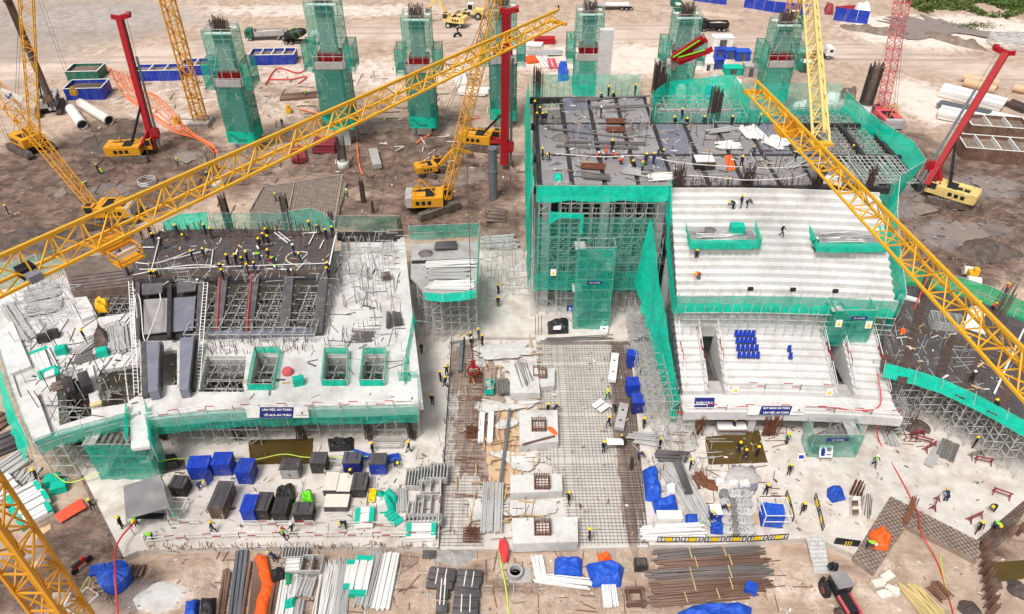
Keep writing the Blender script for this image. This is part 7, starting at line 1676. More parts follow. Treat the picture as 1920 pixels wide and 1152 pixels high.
for i,(a,b,w_,d_,h_,m_,lb)in enumerate(((1352,88,5,3.0,2.6,'paint_white','white topped cabin behind the concrete pump boom'),(1346,110,2,2,2.4,'paint_blue','blue cabin left of the blue covered pallets'),(1346,128,2,2,2.2,'paint_blue','blue cabin in front of the other blue cabin'),(1368,108,3,2.4,2.0,'tarp_blue','blue covered pallet behind the green net enclosure'),(1390,112,3.4,2.6,2.2,'tarp_blue','large blue covered pallet behind the green net enclosure'),(1372,138,4,2.6,1.6,'teal','turquoise pallet behind the green net enclosure'),(1404,140,3,3,2.4,'concrete_grey','grey generator behind the green net enclosure'),(1324,128,2.4,4,1.8,'paint_white','white pallet left of the blue cabins'),(1478,130,2.4,2.4,2.2,'paint_white','white cabin right of the rightmost pier'),(1507,134,2.4,2.2,2.4,'paint_green','dark green cabin right of the rightmost pier'))):
 c=P(a,b,GZ);t=thing('site_cabin',lb,'cabin',c);q=MB();q.box(c+Vector((0,0,h_/2)),(w_,d_,h_));part(q,'body',m_,t);q=MB();q.box(c+Vector((0,0,h_+.06)),(w_+.2,d_+.2,.12));part(q,'roof','paint_white' if i in(0,8,9)else m_,t);q=MB();q.box(c+Vector((0,-d_/2-.03,h_*.45)),(w_*.35,.06,h_*.8));part(q,'door','form_dark',t)
bundle('bar_stock','maroon bar cage load right of the rightmost pier','bar cage',(1482,118),(1526,116),3.0,7,'paint_maroon',GZ+.9,3,.4,.2)
def hoarding(label,pts,h=2.6):
 t=thing('site_hoarding',label,'hoarding',P(*pts[0],GZ));A_=[P(a,b,GZ)for a,b in pts]
 for i in range(len(A_)-1):
  n=max(1,int((A_[i+1]-A_[i]).length/2.4))
  for k in range(n):a,b=A_[i].lerp(A_[i+1],k/n),A_[i].lerp(A_[i+1],(k+.97)/n);q=MB();q.bar(a+Vector((0,0,h/2)),b+Vector((0,0,h/2)),.1,h);part(q,'panel','paint_blue',t)
hoarding('blue hoarding at the top edge left of the orange mast',[(1300,2),(1362,10)]);hoarding('blue hoarding at the top edge behind the orange mast',[(1394,14),(1450,24),(1516,30)],3);hoarding('blue hoarding right of the pale crane jib',[(1562,38),(1626,46)],3.4)
bundle('roof_sheets','red roofing sheets behind the right blue hoarding','roofing sheets',(1575,22),(1612,20),4,5,'paint_red',GZ,1,.6,.2,'sheet');tarp('sack','white covered goods behind the right blue hoarding','covered goods',[(1600,18),(1632,20),(1632,34),(1598,32)],2.2,'sack_white',GZ,33,.6)
tarp('tarp_heap','dark machinery heap at the top by the white goods','heap',[(1545,18),(1562,18),(1562,28),(1546,28)],1.8,'paint_maroon',GZ,34,.8)
flat_sheet('marsh_water','still grey marsh water at the upper right corner','water',[(1650,38),(1720,30),(1790,42),(1850,62),(1990,58),(1990,92),(1880,78),(1790,58),(1740,72),(1700,80),(1690,60)],'puddle',GZ+.22,wob=0.0,th=.02)['kind']='structure'
def leaf_mat():
 m=mat('leaf',(0.10,0.16,0.035),.7,.5,.35,dirt=(0.20,0.14,0.05),dirt_amt=.8,dirt_scale=.12);return m
leaf_mat();q=MB();rv=random.Random(5)
veg=[P(a,b,GZ)for a,b in((1690,-14),(1705,14),(1740,28),(1800,20),(1850,32),(1890,36),(1935,20),(1980,-14))]
xs_=[p.x for p in veg];ys_=[p.y for p in veg]
for k in range(5200):
 x,y=rv.uniform(min(xs_),max(xs_)),rv.uniform(min(ys_),max(ys_)+25)
 if not inpoly(x,min(y,max(ys_)-.1),veg):continue
 if noise.noise(Vector((x*.1,y*.1,3)))<-.28:continue
 h_=.5+1.3*max(0,noise.noise(Vector((x*.2,y*.2,0)))+.4)
 for j in range(7):
  a_=rv.uniform(0,6.28);r_=rv.uniform(.1,.7);c=Vector((x+r_*math.cos(a_),y+r_*math.sin(a_),GZ+rv.uniform(.1,h_)));s_=rv.uniform(.3,.65);u=Vector((rv.uniform(-1,1),rv.uniform(-1,1),rv.uniform(-.3,.9))).normalized()*s_;v=u.cross(Vector((rv.uniform(-1,1),rv.uniform(-1,1),rv.uniform(-1,1)))).normalized()*s_*.5;q.add([c-u,c+v,c+u,c-v],[(0,1,2,3)])
o=link('marsh_scrub',q.mesh('marsh_scrub','leaf'));tag(o,'green marsh scrub growing at the upper right corner','scrub',kind='stuff')
q=MB()
for k in range(260):
 a_=P(1812,50,GZ)if k%5==0 else P(1832,50,GZ);c=a_+Vector((rv.gauss(0,2.5),rv.gauss(0,1.5),.2+rv.random()*.5));u=Vector((rv.uniform(-1,1),rv.uniform(-1,1),.5))*.4;v=u.cross(Vector((0,0,1)))*.5;q.add([c-u,c+v,c+u,c-v],[(0,1,2,3)])
o=link('reed_tuft',q.mesh('reed_tuft','leaf'));tag(o,'small green reed tuft on the pale marsh bank','reeds',kind='stuff')
def bank(label,pts,w,h,m='mud'):
 A_=[P(a,b,GZ)for a,b in pts];n=len(A_)-1;q=MB()
 def fn(u,v):t=min(u*n,n-1e-6);i=int(t);p=A_[i].lerp(A_[i+1],t-i);y=(v-.5)*w;return(p.x,p.y+y,GZ-.1+h*math.sin(math.pi*v)*(.8+.9*noise.noise(Vector((p.x*.5,y,1))))*min(1,6*u,6*(1-u)))
 q.grid(fn,40,8);return single(q,'earth_bank',m,label,'earth bank',smooth=True)
bank('earth bank along the right end of the haul road',[(1728,64),(1780,78),(1850,92)],6,1.6);bank('broken earth bank below the blue hoarding',[(1575,50),(1640,60),(1705,66)],5,1.4);bank('low earth bank at the top by the small green truck',[(1200,14),(1300,24),(1400,34)],4,.8,'soil')
for a,b,r_,h_,lb,m_ in((1853,470,3.0,1.6,'dark spoil heap at the right of the mud yard','mud_dark'),(225,268,5,1.4,'dark spoil ring around the left drilling rig','mud_dark'),(880,330,3.5,.8,'brown spoil beside the dark casing tube','mud'),(840,240,4,.8,'brown spoil right of the third pier','mud'),(430,300,4,.7,'brown spoil near the leftmost pier foot','mud'),(660,415,2.5,.7,'brown spoil by the rear edge of the white slab','mud'),(700,235,3.5,.6,'brown spoil between the second and third piers','mud'),(60,450,4,.9,'dark spoil under the long jib at left','mud_dark')):pile('spoil_heap',lb,'spoil heap',a,b,r_,h_,m_,GZ,n=26,stretch=1.5)
for lb,poly in(('pale puddle by the crawler crane under the long jib',[(172,358),(205,340),(232,350),(228,368),(195,376)]),('grey puddle right of the left drilling rig',[(325,296),(350,284),(372,290),(362,304),(335,306)]),('pale puddle by the dark casing tube',[(884,338),(905,328),(910,340),(895,346)]),('small pale puddle in the left mud',[(100,365),(118,350),(126,362),(108,376)]),('wide grey puddle in the right mud yard',[(1755,428),(1800,412),(1850,430),(1840,452),(1790,458)]),('brown puddle before the rusty silt tanks',[(1810,335),(1870,330),(1920,350),(1880,362),(1830,352)]),('long puddle at the foot of the right rig',[(1700,385),(1740,380),(1760,395),(1720,405)])):flat_sheet('puddle',lb,'puddle',poly,'puddle',GZ+.12,wob=0,th=.02)
for i in range(7):
 cable('slurry_hose','%s orange hose snaking over the ground by the left drilling rig'%('first','second','third','fourth','fifth','sixth','seventh')[i],'hose',[(200+i*7,125+i*3),(220+i*6+rnd.uniform(-6,6),165),(240+i*10,190+rnd.uniform(-8,8)),(318+i*6,245+rnd.uniform(-5,5)),(370+i*5,262+i*2),(402+rnd.uniform(-4,8),285+i),(412-i*2,318-i*3)],.14,'hose_orange',GZ+.1)
for i,(pts,lb)in enumerate((([(498,160),(520,130),(560,138),(575,125),(568,112)],'red hose by the second pier'),([(505,150),(545,150),(575,145),(560,158)],'coiled red hose left of the second pier'),([(668,232),(672,300),(680,330)],'orange hose hanging down right of the second pier'),([(560,205),(600,215),(640,220)],'orange hose by the yellow drum'),([(780,270),(830,240),(880,225),(900,222)],'pale hose arching to the middle rig'))):cable('slurry_hose',lb,'hose',pts,.14,'hose_red' if i<2 else 'hose_orange',GZ+.1)
bundle('timber_logs','dark logs lying left of the second pier','logs',(524,186),(596,180),2.4,3,'steel_rust',GZ,1,.5,1.0,'log',bearers=False);bundle('steel_beams','stacked channels behind the raised grey platform','channels',(906,462),(968,456),3.0,5,'pipe',GZ,2,.25,.4);bundle('steel_beams','dark form panels left of the right wing','panels',(908,500),(966,496),2.0,3,'form_dark',GZ,2,.3,.2,'panel');bundle('plank_stack','old timber panels on the sand left of the right wing','panels',(914,405),(950,408),3.0,4,'form_brown',GZ,1,.2,.4,'panel')
t=thing('steel_ring','round wire ring cage lying in the left mud','ring cage',P(277,345,GZ));q=MB();c=P(277,345,GZ)
for k in range(3):q.path([c+Vector((1.5*math.cos(i*.4),1.5*math.sin(i*.4),.2+k*.35))for i in range(17)],.09,5)
part(q,'hoops','pipe',t,kind='stuff')
t=thing('sign_flag','white banner with a dark tick on the left crane boom','banner',PY(20,185,114));q=MB();q.box((0,0,0),(3.2,.08,2.4),M=Matrix.Rotation(.55,4,'Y'));part(q,'cloth','paint_white',t,local=True);q=MB();q.bar((-.6,-.08,.6),(-.3,-.08,.1),.14);q.bar((-.3,-.08,.1),(.5,-.08,.9),.14);part(q,'tick_mark','paint_navy',t,local=True)
DK=DZ+.02
for a in(('white plank stack on the roof deck behind the orange sheet',(1345,276),(1382,274),1.9,7),('white corrugated sheets on the right of the roof deck',(1398,240),(1420,262),2.4,8),('large white plank stack near the crane jib tip',(1440,262),(1472,276),2.8,9),('white plank stack lying at the front of the roof deck',(1218,336),(1276,334),1.6,7),('grey plank stack beside the crouching workers',(1168,322),(1206,326),1.4,6),('pale planks across the middle of the roof deck',(1328,250),(1378,242),1.0,4),('two silver profiles leaning beside the open scaffold grid',(1478,318),(1508,300),.8,3),('white boards at the right front of the roof deck',(1528,338),(1572,342),1.6,6)):
 bundle('plank_stack',a[0],'planks',a[1],a[2],a[3],a[4],'paint_white' if 'white' in a[0]else 'pipe',DK,2,.1,.5,'plank')
for a in(('brown rebar bundle at the centre of the roof deck',(1140,230),(1170,230),1.3,9,'rebar_rust'),('second brown rebar bundle below the first on the deck',(1140,246),(1168,246),1.2,8,'rebar_rust'),('brown rebar bundle near the front left of the deck',(1092,314),(1130,316),1.2,9,'rebar_rust'),('thin bar strips below the front brown bundle',(1095,332),(1140,336),1.2,6,'rebar_grey')):bundle('bar_bundle',a[0],'steel bars',a[1],a[2],a[3],a[4],a[5],DK,3,.08,.4,bearers=False)
for i,(a,b)in enumerate((((1030,243),(1185,262)),((1080,188),(1240,182)),((1110,204),(1245,200)),((1064,268),(1210,272)),((1040,276),(1200,280)),((1075,192),(1140,186)))):bundle('long_pipe','%s of the long pipes lying across the roof deck'%('lowest left','rear','second rear','middle','front','short rear')[i],'pipe',a,b,.25,2,'pipe_dark',DK,1,.14,.3,bearers=False)
for a,b,r_,lb in((1052,260,1.3,'tangled wire heap at the left of the roof deck'),(1202,240,.9,'grey wire heap at the rear centre of the roof deck'),(1182,248,1.0,'dark wire heap beside the brown rebar bundle')):pile('wire_heap',lb,'wire heap',a,b,r_,.7,'rebar_grey',DK,n=16)
flat_sheet('orange_sheet','salmon orange sheet lying on the roof deck','sheet',[(1358,293),(1372,291),(1380,318),(1364,322)],'tarp_orange',DK,wob=.1);pbox_c=P(1318,312,DK);q=MB();q.box(pbox_c+Vector((0,0,.5)),(2.6,2.0,1.0));single(q,'form_crate','form_black','dark form crate with a pale lid on the roof deck','crate');q=MB();q.box(pbox_c+Vector((0,0,1.1)),(2.4,1.8,.15));single(q,'crate_cover','sack_white','pale cover lying on the dark form crate','cover')
tarp('net_heap','small green net heap at the front left of the deck','net heap',[(1038,330),(1054,330),(1054,340),(1038,340)],.5,'teal',DK,40,.5)
for i,(a,b,m_)in enumerate(((1276,178,'sack_white'),(1298,172,'sheet_clear'),(1330,182,'tarp_blue'),(1300,200,'sack_white'),(1336,160,'sheet_clear'),(1380,170,'sack_white'),(1352,196,'paint_white'))):tarp('covered_goods','%s covered pallet inside the green net enclosure'%('leftmost','rear left','blue','front left','rear middle','rightmost','front right')[i],'covered goods',[(a-10,b-7),(a+11,b-6),(a+10,b+7),(a-9,b+7)],1.6,m_,DZ-4.2,41+i,.4)
for i,(a,b,m_)in enumerate(((1500,205,'sack_white'),(1560,190,'sack_white'),(1560,215,'concrete_grey'),(1590,180,'form_brown'))):tarp('covered_goods','%s heap behind the thin net at the right rear'%('white left','white rear','grey front','brown right')[i],'covered goods',[(a-16,b-6),(a+16,b-6),(a+14,b+7),(a-14,b+7)],1.2,m_,10,50+i,.5)
for t_,x0,x1,y0,y1 in((LP1,21.8,28.8,74.5,77.2),(LP2,36.8,43.6,73.8,76.6)):
 for k in range(26):y_=rnd.uniform(y0,y1);xa=rnd.uniform(x0,x0+2.5);piece('loose_pipe',t_,(xa,y_,15.7+.1*(k%4)),(xa+rnd.uniform(2.5,4.5),y_+rnd.uniform(-.4,.4),15.7+.1*(k%4)),.1,.1,rnd.choice(['paint_white','pipe','pipe']))
c=Vector((27.2,75.9+.6,15.6));q=MB();q.box(c+Vector((0,0,.6)),(1.6,1.2,1.2));single(q,'crate','teal','green crate on the left loading platform','crate');q=MB();q.lathe([(.5,0),(.7,.3),(.3,.6)],(24.0,76.6,15.7),12);single(q,'wire_coil','rebar_grey','dark wire coil on the left loading platform','wire coil')
tarp('sack','white sack on the right loading platform','sack',[(1624,398),(1652,396),(1654,418),(1628,420)],1.2,'sack_white',15.65,60,.4)
for i,pts in enumerate((((1040,300),(1130,306),(1200,304),(1280,318),(1400,326),(1470,326),(1560,314)),((1270,340),(1330,344),(1400,350),(1480,346),(1510,338)))):cable('rope','%s white rope strung across the roof deck'%('rear','front')[i],'rope',[P(a,b,DK)+Vector((0,0,.9))for a,b in pts],.06,'rope_white')
U9=UDZ+.1
for i,(a,b,w_)in enumerate((((300,448),(284,512),.1),((326,488),(396,470),.1),((262,508),(620,496),.1),((400,470),(396,500),.1),((440,490),(446,470),.16),((515,438),(540,458),.16),((522,437),(545,455),.12),((568,440),(598,438),.2),((590,440),(580,460),.12),((608,452),(600,468),.12),((556,510),(576,490),.1),((500,506),(540,508),.14),((630,440),(616,505),.16),((262,466),(290,466),.16))):
 bundle('long_pipe','pale pipe lying on the dark deck, number %s from the start of a zigzag'%i if False else '%s pale pipe lying on the dark deck'%('leftmost upright','slanting left','long front edge','short middle','steep middle','upper centre','second upper centre','upper right','right hand','small right','lower right','lower centre','right edge','short far left')[i],'pipe',a,b,w_,1,'paint_white',U9,1,.1,.02,bearers=False)
for i,pts in enumerate((((238,475),(255,492),(300,492),(365,468)),((250,516),(330,500),(395,498),(420,510)),((275,640),(300,570),(305,535),(370,505),(395,492)),((248,540),(262,560),(268,625),(272,640)),((560,500),(536,488),(548,474),(576,474),(566,486)))):cable('rope',('white rope at the left end of the dark deck','white rope along the front of the dark deck','white rope slanting over the black soffit panels','white rope beside the black soffit panels','white rope loop on the dark deck')[i],'rope',[P(a,b,U9-(0 if i not in(2,3)else.6))for a,b in pts],.07,'rope_white')
def lean_ladder(label,a,b,m='paint_white',w=.5):
 t=thing('ladder',label,'ladder',a);d=b-a;s=Vector((w/2,0,0));n=int(d.length/.5)
 for k in(-1,1):piece('stile',t,a+s*k,b+s*k,.08,.08,m)
 for k in range(1,n):piece('rung',t,a-s+d*(k/n),a+s+d*(k/n),.05,.05,m)
lean_ladder('long white ladder left of the black soffit panels',P(256,742,SZ),P(245,528,UDZ+.6));lean_ladder('long white ladder right of the black soffit panels',P(370,730,SZ),P(386,530,UDZ+.3));lean_ladder('white ladder leaning at the left of the raker forms',P(262,690,SZ),P(250,560,UDZ-.5))
q=MB();q.bar(P(246,532,SZ),P(246,532,SZ)+Vector((0,0,6.2)),.7,.3);single(q,'banner_pole','form_blue','blue upright banner left of the dark deck','banner')
for i,(a,b)in enumerate((((406,620),(412,520)),((462,622),(472,512)))):cable('laser_strap','%s red strap hanging down the raker bays'%('left','right')[i],'strap',[P(*a,SZ+.9),P(*b,UDZ+.2)],.07,'hose_red')
tarp('bundle','bright yellow bundle in the scaffold grid of the left wing','bundle',[(178,572),(190,562),(206,572),(202,586),(180,588)],1.0,'tarp_yellow',SZ-.6,61,.6)
for a in(('pale planks lying left of the slim white mast',(212,612),(222,660),1.4,6,'pipe'),('long pale planks left of the yellow bundle',(228,615),(236,660),1.0,4,'pipe'),('white planks near the turquoise-ended rack',(74,660),(90,700),1.6,5,'paint_white'),('turquoise-ended plank rack on the left wing',(76,708),(112,698),1.0,3,'paint_white'),('grey bars strewn in the middle of the left wing',(140,680),(180,668),1.4,8,'pipe_dark'),('plank rack in the rear of the left wing',(50,560),(110,545),2.6,5,'pipe'),('second plank rack in the rear of the left wing',(50,585),(115,572),2.4,5,'pipe'),('long planks slanting at the far left',(14,575),(55,640),1.2,4,'pipe'),('grey planks lying on the black bay of the left wing',(150,700),(142,740),1.6,6,'pipe'),('bars lying on the white slab near the netted bays',(664,632),(698,632),1.6,9,'rebar_grey'),('pale tube rack on the white slab',(668,615),(710,612),.9,4,'paint_white'),('white boards at the front right corner of the left stand',(738,742),(774,740),1.3,3,'sack_white'),('short boards right of the pale tube rack',(738,590),(740,615),1.2,3,'form_dark')):
 bundle('plank_stack',a[0],'planks',a[1],a[2],a[3],a[4],a[5],SZ,2 if a[4]<7 else 1,.12,.4,'plank',caps='teal' if 'turquoise-ended' in a[0]else None)
bundle('plank_stack','black form block standing on the left wing','form',(150,722),(158,748),1.3,2,'form_black',SZ,3,.5,.05,'panel');bundle('plank_stack','brown plank pile in the black bay of the left wing','planks',(98,732),(132,720),1.2,4,'form_brown',SZ-.3,2,.15,.2,'plank');bundle('plank_stack','yellow timber board at the front of the left wing','board',(170,762),(192,756),.5,1,'bamboo',SZ+.3,1,.15,.02,'board')
tarp('cement_pile','dark brown bags piled on the left wing','bags',[(176,640),(188,616),(204,626),(206,648),(180,654)],1.0,'mud_dark',SZ,62,.7);bundle('plank_stack','grey bent plates beside the dark brown bags','plates',(146,666),(172,646),1.0,3,'concrete_grey',SZ,2,.2,.1,'plate')
for a,b,m_,lb in((118,662,'teal','left of two small green crates on the left wing'),(195,666,'teal','right of two small green crates on the left wing'),(84,640,'form_black','wide black box on the left wing'),(102,632,'form_black','small black box on the left wing'),(561,720,'teal','green topped box between the netted bays'),(724,524,'form_brown','small brown machine on the white slab')):c=P(a,b,SZ);q=MB();q.box(c+Vector((0,0,.45)),(1.2,.9,.9),.3);q.box(c+Vector((0,0,.95)),(1.0,.7,.1),.3);single(q,'crate',m_,lb,'crate')
c=P(540,700,SZ);q=MB();q.lathe([(.6,0),(.65,.3),(.5,.6),(.2,.7)],c,12);single(q,'spool','paint_pink','red and white spool between the netted bays','spool')
for a in(('silver frames stacked on the raised grey platform',(805,518),(876,516),1.8,7),('pale planks at the rear of the raised grey platform',(800,500),(890,496),1.2,6),('white planks at the front of the raised grey platform',(806,538),(884,536),1.4,7)):bundle('plank_stack',a[0],'planks',a[1],a[2],a[3],a[4],'pipe' if 'silver' in a[0]else 'paint_white',PZ,2,.14,.6,'plank')
pile('wire_heap','grey wire heap on the raised grey platform','wire heap',798,476,1.0,.5,'rebar_grey',PZ);bundle('plank_stack','dark panels at the rear of the raised grey platform','panels',(816,466),(856,464),1.0,2,'form_dark',PZ,2,.2,.1,'panel')
frame_stack('light grey frame stack on the far right deck',1770,612,3.4,2.2,8,FZ,-.25);bundle('plank_stack','white boxes on the far right deck under the crane jib','boxes',(1812,594),(1840,604),1.6,2,'paint_white',FZ,2,.4,.1,'box');bundle('plank_stack','white profiles beside the boxes on the far right deck','profiles',(1800,610),(1848,624),1.2,5,'paint_white',FZ,1,.15,.3,'profile');bundle('plank_stack','long white beam at the left end of the far right deck','beam',(1684,558),(1722,568),.7,1,'paint_white',FZ,1,.3,.05,'beam',bearers=False);bundle('long_pipe','white pipe slanting over the far right deck','pipe',(1918,620),(1862,740),.2,1,'paint_white',FZ+.1,1,.15,.1,bearers=False);tarp('cloth','orange red cloth on the far right deck','cloth',[(1686,618),(1698,618),(1698,628),(1688,628)],.3,'tarp_orange',FZ,63,.5);cable('laser_strap','red upright strap at the left end of the far right deck','strap',[P(1714,580,FZ),P(1722,560,FZ)+Vector((0,0,3.4))],.1,'hose_red')
t=thing('scaffold','short pipe ends bristling along the right flank of the lower tier','scaffolding',(44,62,0));q=MB()
for k in range(120):y_=rnd.uniform(58.5,71);z_=.3+(y_-58)*.5*rnd.random()+2*rnd.random();q.bar((43.4+arc(44)*0,y_-1,z_),(43.4+rnd.uniform(.8,2.2),y_-1+rnd.uniform(-.2,.2),z_),.07)
for k in range(40):y_=58.5+k*.32;q.bar((44.4,y_-1,0),(44.4,y_-1,3.5+(y_-58)*.4),.06)
part(q,'pipe_ends','pipe',t,kind='stuff')
t=thing('scaffold','pipe scaffold standing in the gap left of the lower tier','scaffolding',(17,66,0));scaffold(t,15.4,19.2,59.5,78,0,4.2,1.0,1.0,1.3,.06)
t=thing('scaffold','low pipe scaffold before the left end of the grandstand walkway','scaffolding',(17.6,57,0));scaffold(t,16.2,20.4,55.4,58.6,0,2.6,1.2,1.1,1.1,.06)
def sign(name,label,cat,c,w,h,m,lines=(),tm='paint_white',size=.5,tilt=0.0,border=None,rz=0.0,thick=.06,legs=0.0,extra=None):
 t=thing(name,label,cat,c,rz);Mx=Matrix.Rotation(tilt,4,'X')
 def tr_(q):q.v=[Mx@p for p in q.v];return q
 q=MB();q.box((0,0,h/2+legs),(w,thick,h));part(tr_(q),'board',m,t,local=True)
 if border:
  x0,x1=border;q=MB();s_=h*.18;y_=-thick/2-.012;q.add([(x0,y_,legs+.02),(x1-s_,y_,legs+.02),(x1,y_,legs+h-.02),(x0+s_,y_,legs+h-.02)],[(0,1,2,3)]);part(tr_(q),'dark_field','paint_navy',t,local=True)
 for i,ln in enumerate(lines):
  cu=bpy.data.curves.new('text','FONT');cu.body=ln;cu.size=size;cu.align_x='CENTER';cu.align_y='CENTER';cu.offset=.012
  to=link('lettering',cu);dg=bpy.context.evaluated_depsgraph_get();me=bpy.data.meshes.new_from_object(to.evaluated_get(dg));bpy.data.objects.remove(to)
  me.materials.clear();me.materials.append(MATS[tm]);o=link('lettering',me,t);zc=legs+h*(1-(i+.5)/len(lines))
  o.matrix_basis=Mx@Matrix.Translation((0,-thick/2-.03,zc))@Matrix.Rotation(R(90),4,'X')
 if legs:q=MB();q.bar((-w*.35,.05,0),(-w*.35,0,legs),.07);q.bar((w*.35,.05,0),(w*.35,0,legs),.07);part(q,'legs','wood',t,local=True)
 for nm,vs,mm in(extra or[]):q=MB();q.add([(a,-thick/2-.03,legs+b)for a,b in vs],[tuple(range(len(vs)))]);part(tr_(q),nm,mm,t,local=True)
 return t
SAIL=lambda x,s:[('sail_mark',[(x,.5),(x+s,.5),(x+s*.9,.5+s*1.8)],'paint_navy'),('small_print',[(x-.55,.3),(x+.75,.3),(x+.75,.36),(x-.55,.36)],'form_blue')]
b1=P(527,768,SZ);sign('safety_banner','long white and navy safety banner on the front net of the left stand','banner',Vector((b1.x,b1.y-1.25,SZ+.05)),6.6,1.35,'paint_white',('LÀM VIỆC AN TOÀN','VỀ NHÀ AN TOÀN'),size=.34,tilt=-.25,border=(-2.0,1.85),extra=SAIL(2.5,.22))
b2=P(1448,764,WZ);sign('safety_banner','long white and navy safety banner on the grandstand walkway','banner',Vector((b2.x,57.9+arc(b2.x),WZ+.1)),6.3,1.15,'paint_white',('SUY NGHĨ AN TOÀN','LÀM VIỆC AN TOÀN'),size=.31,tilt=-.3,border=(-1.9,1.75),extra=SAIL(2.4,.2))
b3=P(1315,752,WZ);sign('stand_sign','navy stand sign with white letters at the left end of the walkway','sign',Vector((b3.x,58.7,WZ+.05)),2.2,1.2,'paint_navy',('KHÁN ĐÀI C',),size=.33,tilt=-.35,legs=.25)
for c,w_,lb,tx in((Vector((10.6,76.8,7.7)),1.9,'small navy sign on the tall stair tower of the right wing',('LỐI ĐI AN TOÀN',)),(Vector((39.9,66.35,10.4)),1.8,'small navy sign on the stair tower of the grandstand',('LỐI ĐI AN TOÀN',)),(Vector((P(1555,856,0).x,P(1555,856,0).y-.3,2.9)),2.4,'small navy sign on the front stair tower',('LỐI ĐI AN TOÀN',))):sign('safety_sign',lb,'sign',c,w_,.42,'paint_navy',tx,size=.17)
TRI=[('warning_triangle',[(-.28,.2),(.28,.2),(0,.72)],'yellow')]
for c,lb in((Vector((37.8,66.3,9.3)),'left white warning sign on the stair tower of the grandstand'),(Vector((41.3,66.3,9.1)),'right white warning sign on the stair tower of the grandstand'),(Vector((5.4,79.0,7.4)),'white warning sign on the lower net of the right wing'),(A(25.6,60.9,WZ+.4),'left white warning sign on the lower tier rail'),(A(36.2,60.9,WZ+.4),'right white warning sign on the lower tier rail')):sign('warning_sign',lb,'sign',c,.75,.95,'paint_white',tilt=-.2,extra=TRI)
c=P(1547,866,0);sign('notice_board','white notice board with a dark figure before the front stair tower','notice board',c,1.5,1.5,'paint_white',tilt=-.45,legs=.5,extra=[('figure_mark',[(-.55,.2),(-.15,.2),(-.1,.9),(-.35,1.25),(-.6,.9)],'paint_navy'),('text_block',[(.05,.75),(.55,.75),(.55,1.2),(.05,1.2)],'form_blue'),('text_line',[(.05,.3),(.55,.3),(.55,.42),(.05,.42)],'paint_navy')])
c=P(1501,862,0);sign('floor_sign','small white and blue floor sign left of the notice board','sign',c,.8,.8,'paint_white',tilt=-.3,extra=[('blue_mark',[(-.25,.15),(.3,.15),(.3,.6),(-.25,.6)],'paint_blue')]);c=P(1068,584,0);sign('floor_sign','small blue sign left of the tall stair tower','sign',c,.8,1.0,'paint_blue',extra=[('white_mark',[(-.12,.3),(.12,.3),(.12,.75),(-.12,.75)],'paint_white')])
for px,lb in((1393,'left'),(1470,'middle'),(1546,'right')):
 w_=P(px,517,UZ+2.2);c=A(w_.x,U0-1.4,UZ);t=thing('flood_lamp','%s black floodlight on the front edge of the upper tier'%lb,'floodlight',c);q=MB();q.bar(c,c+Vector((.1,0,2.2)),.06);part(q,'post','pipe',t);q=MB();q.box(c+Vector((.15,-.1,2.35)),(.6,.25,.42));part(q,'lamp','black',t)
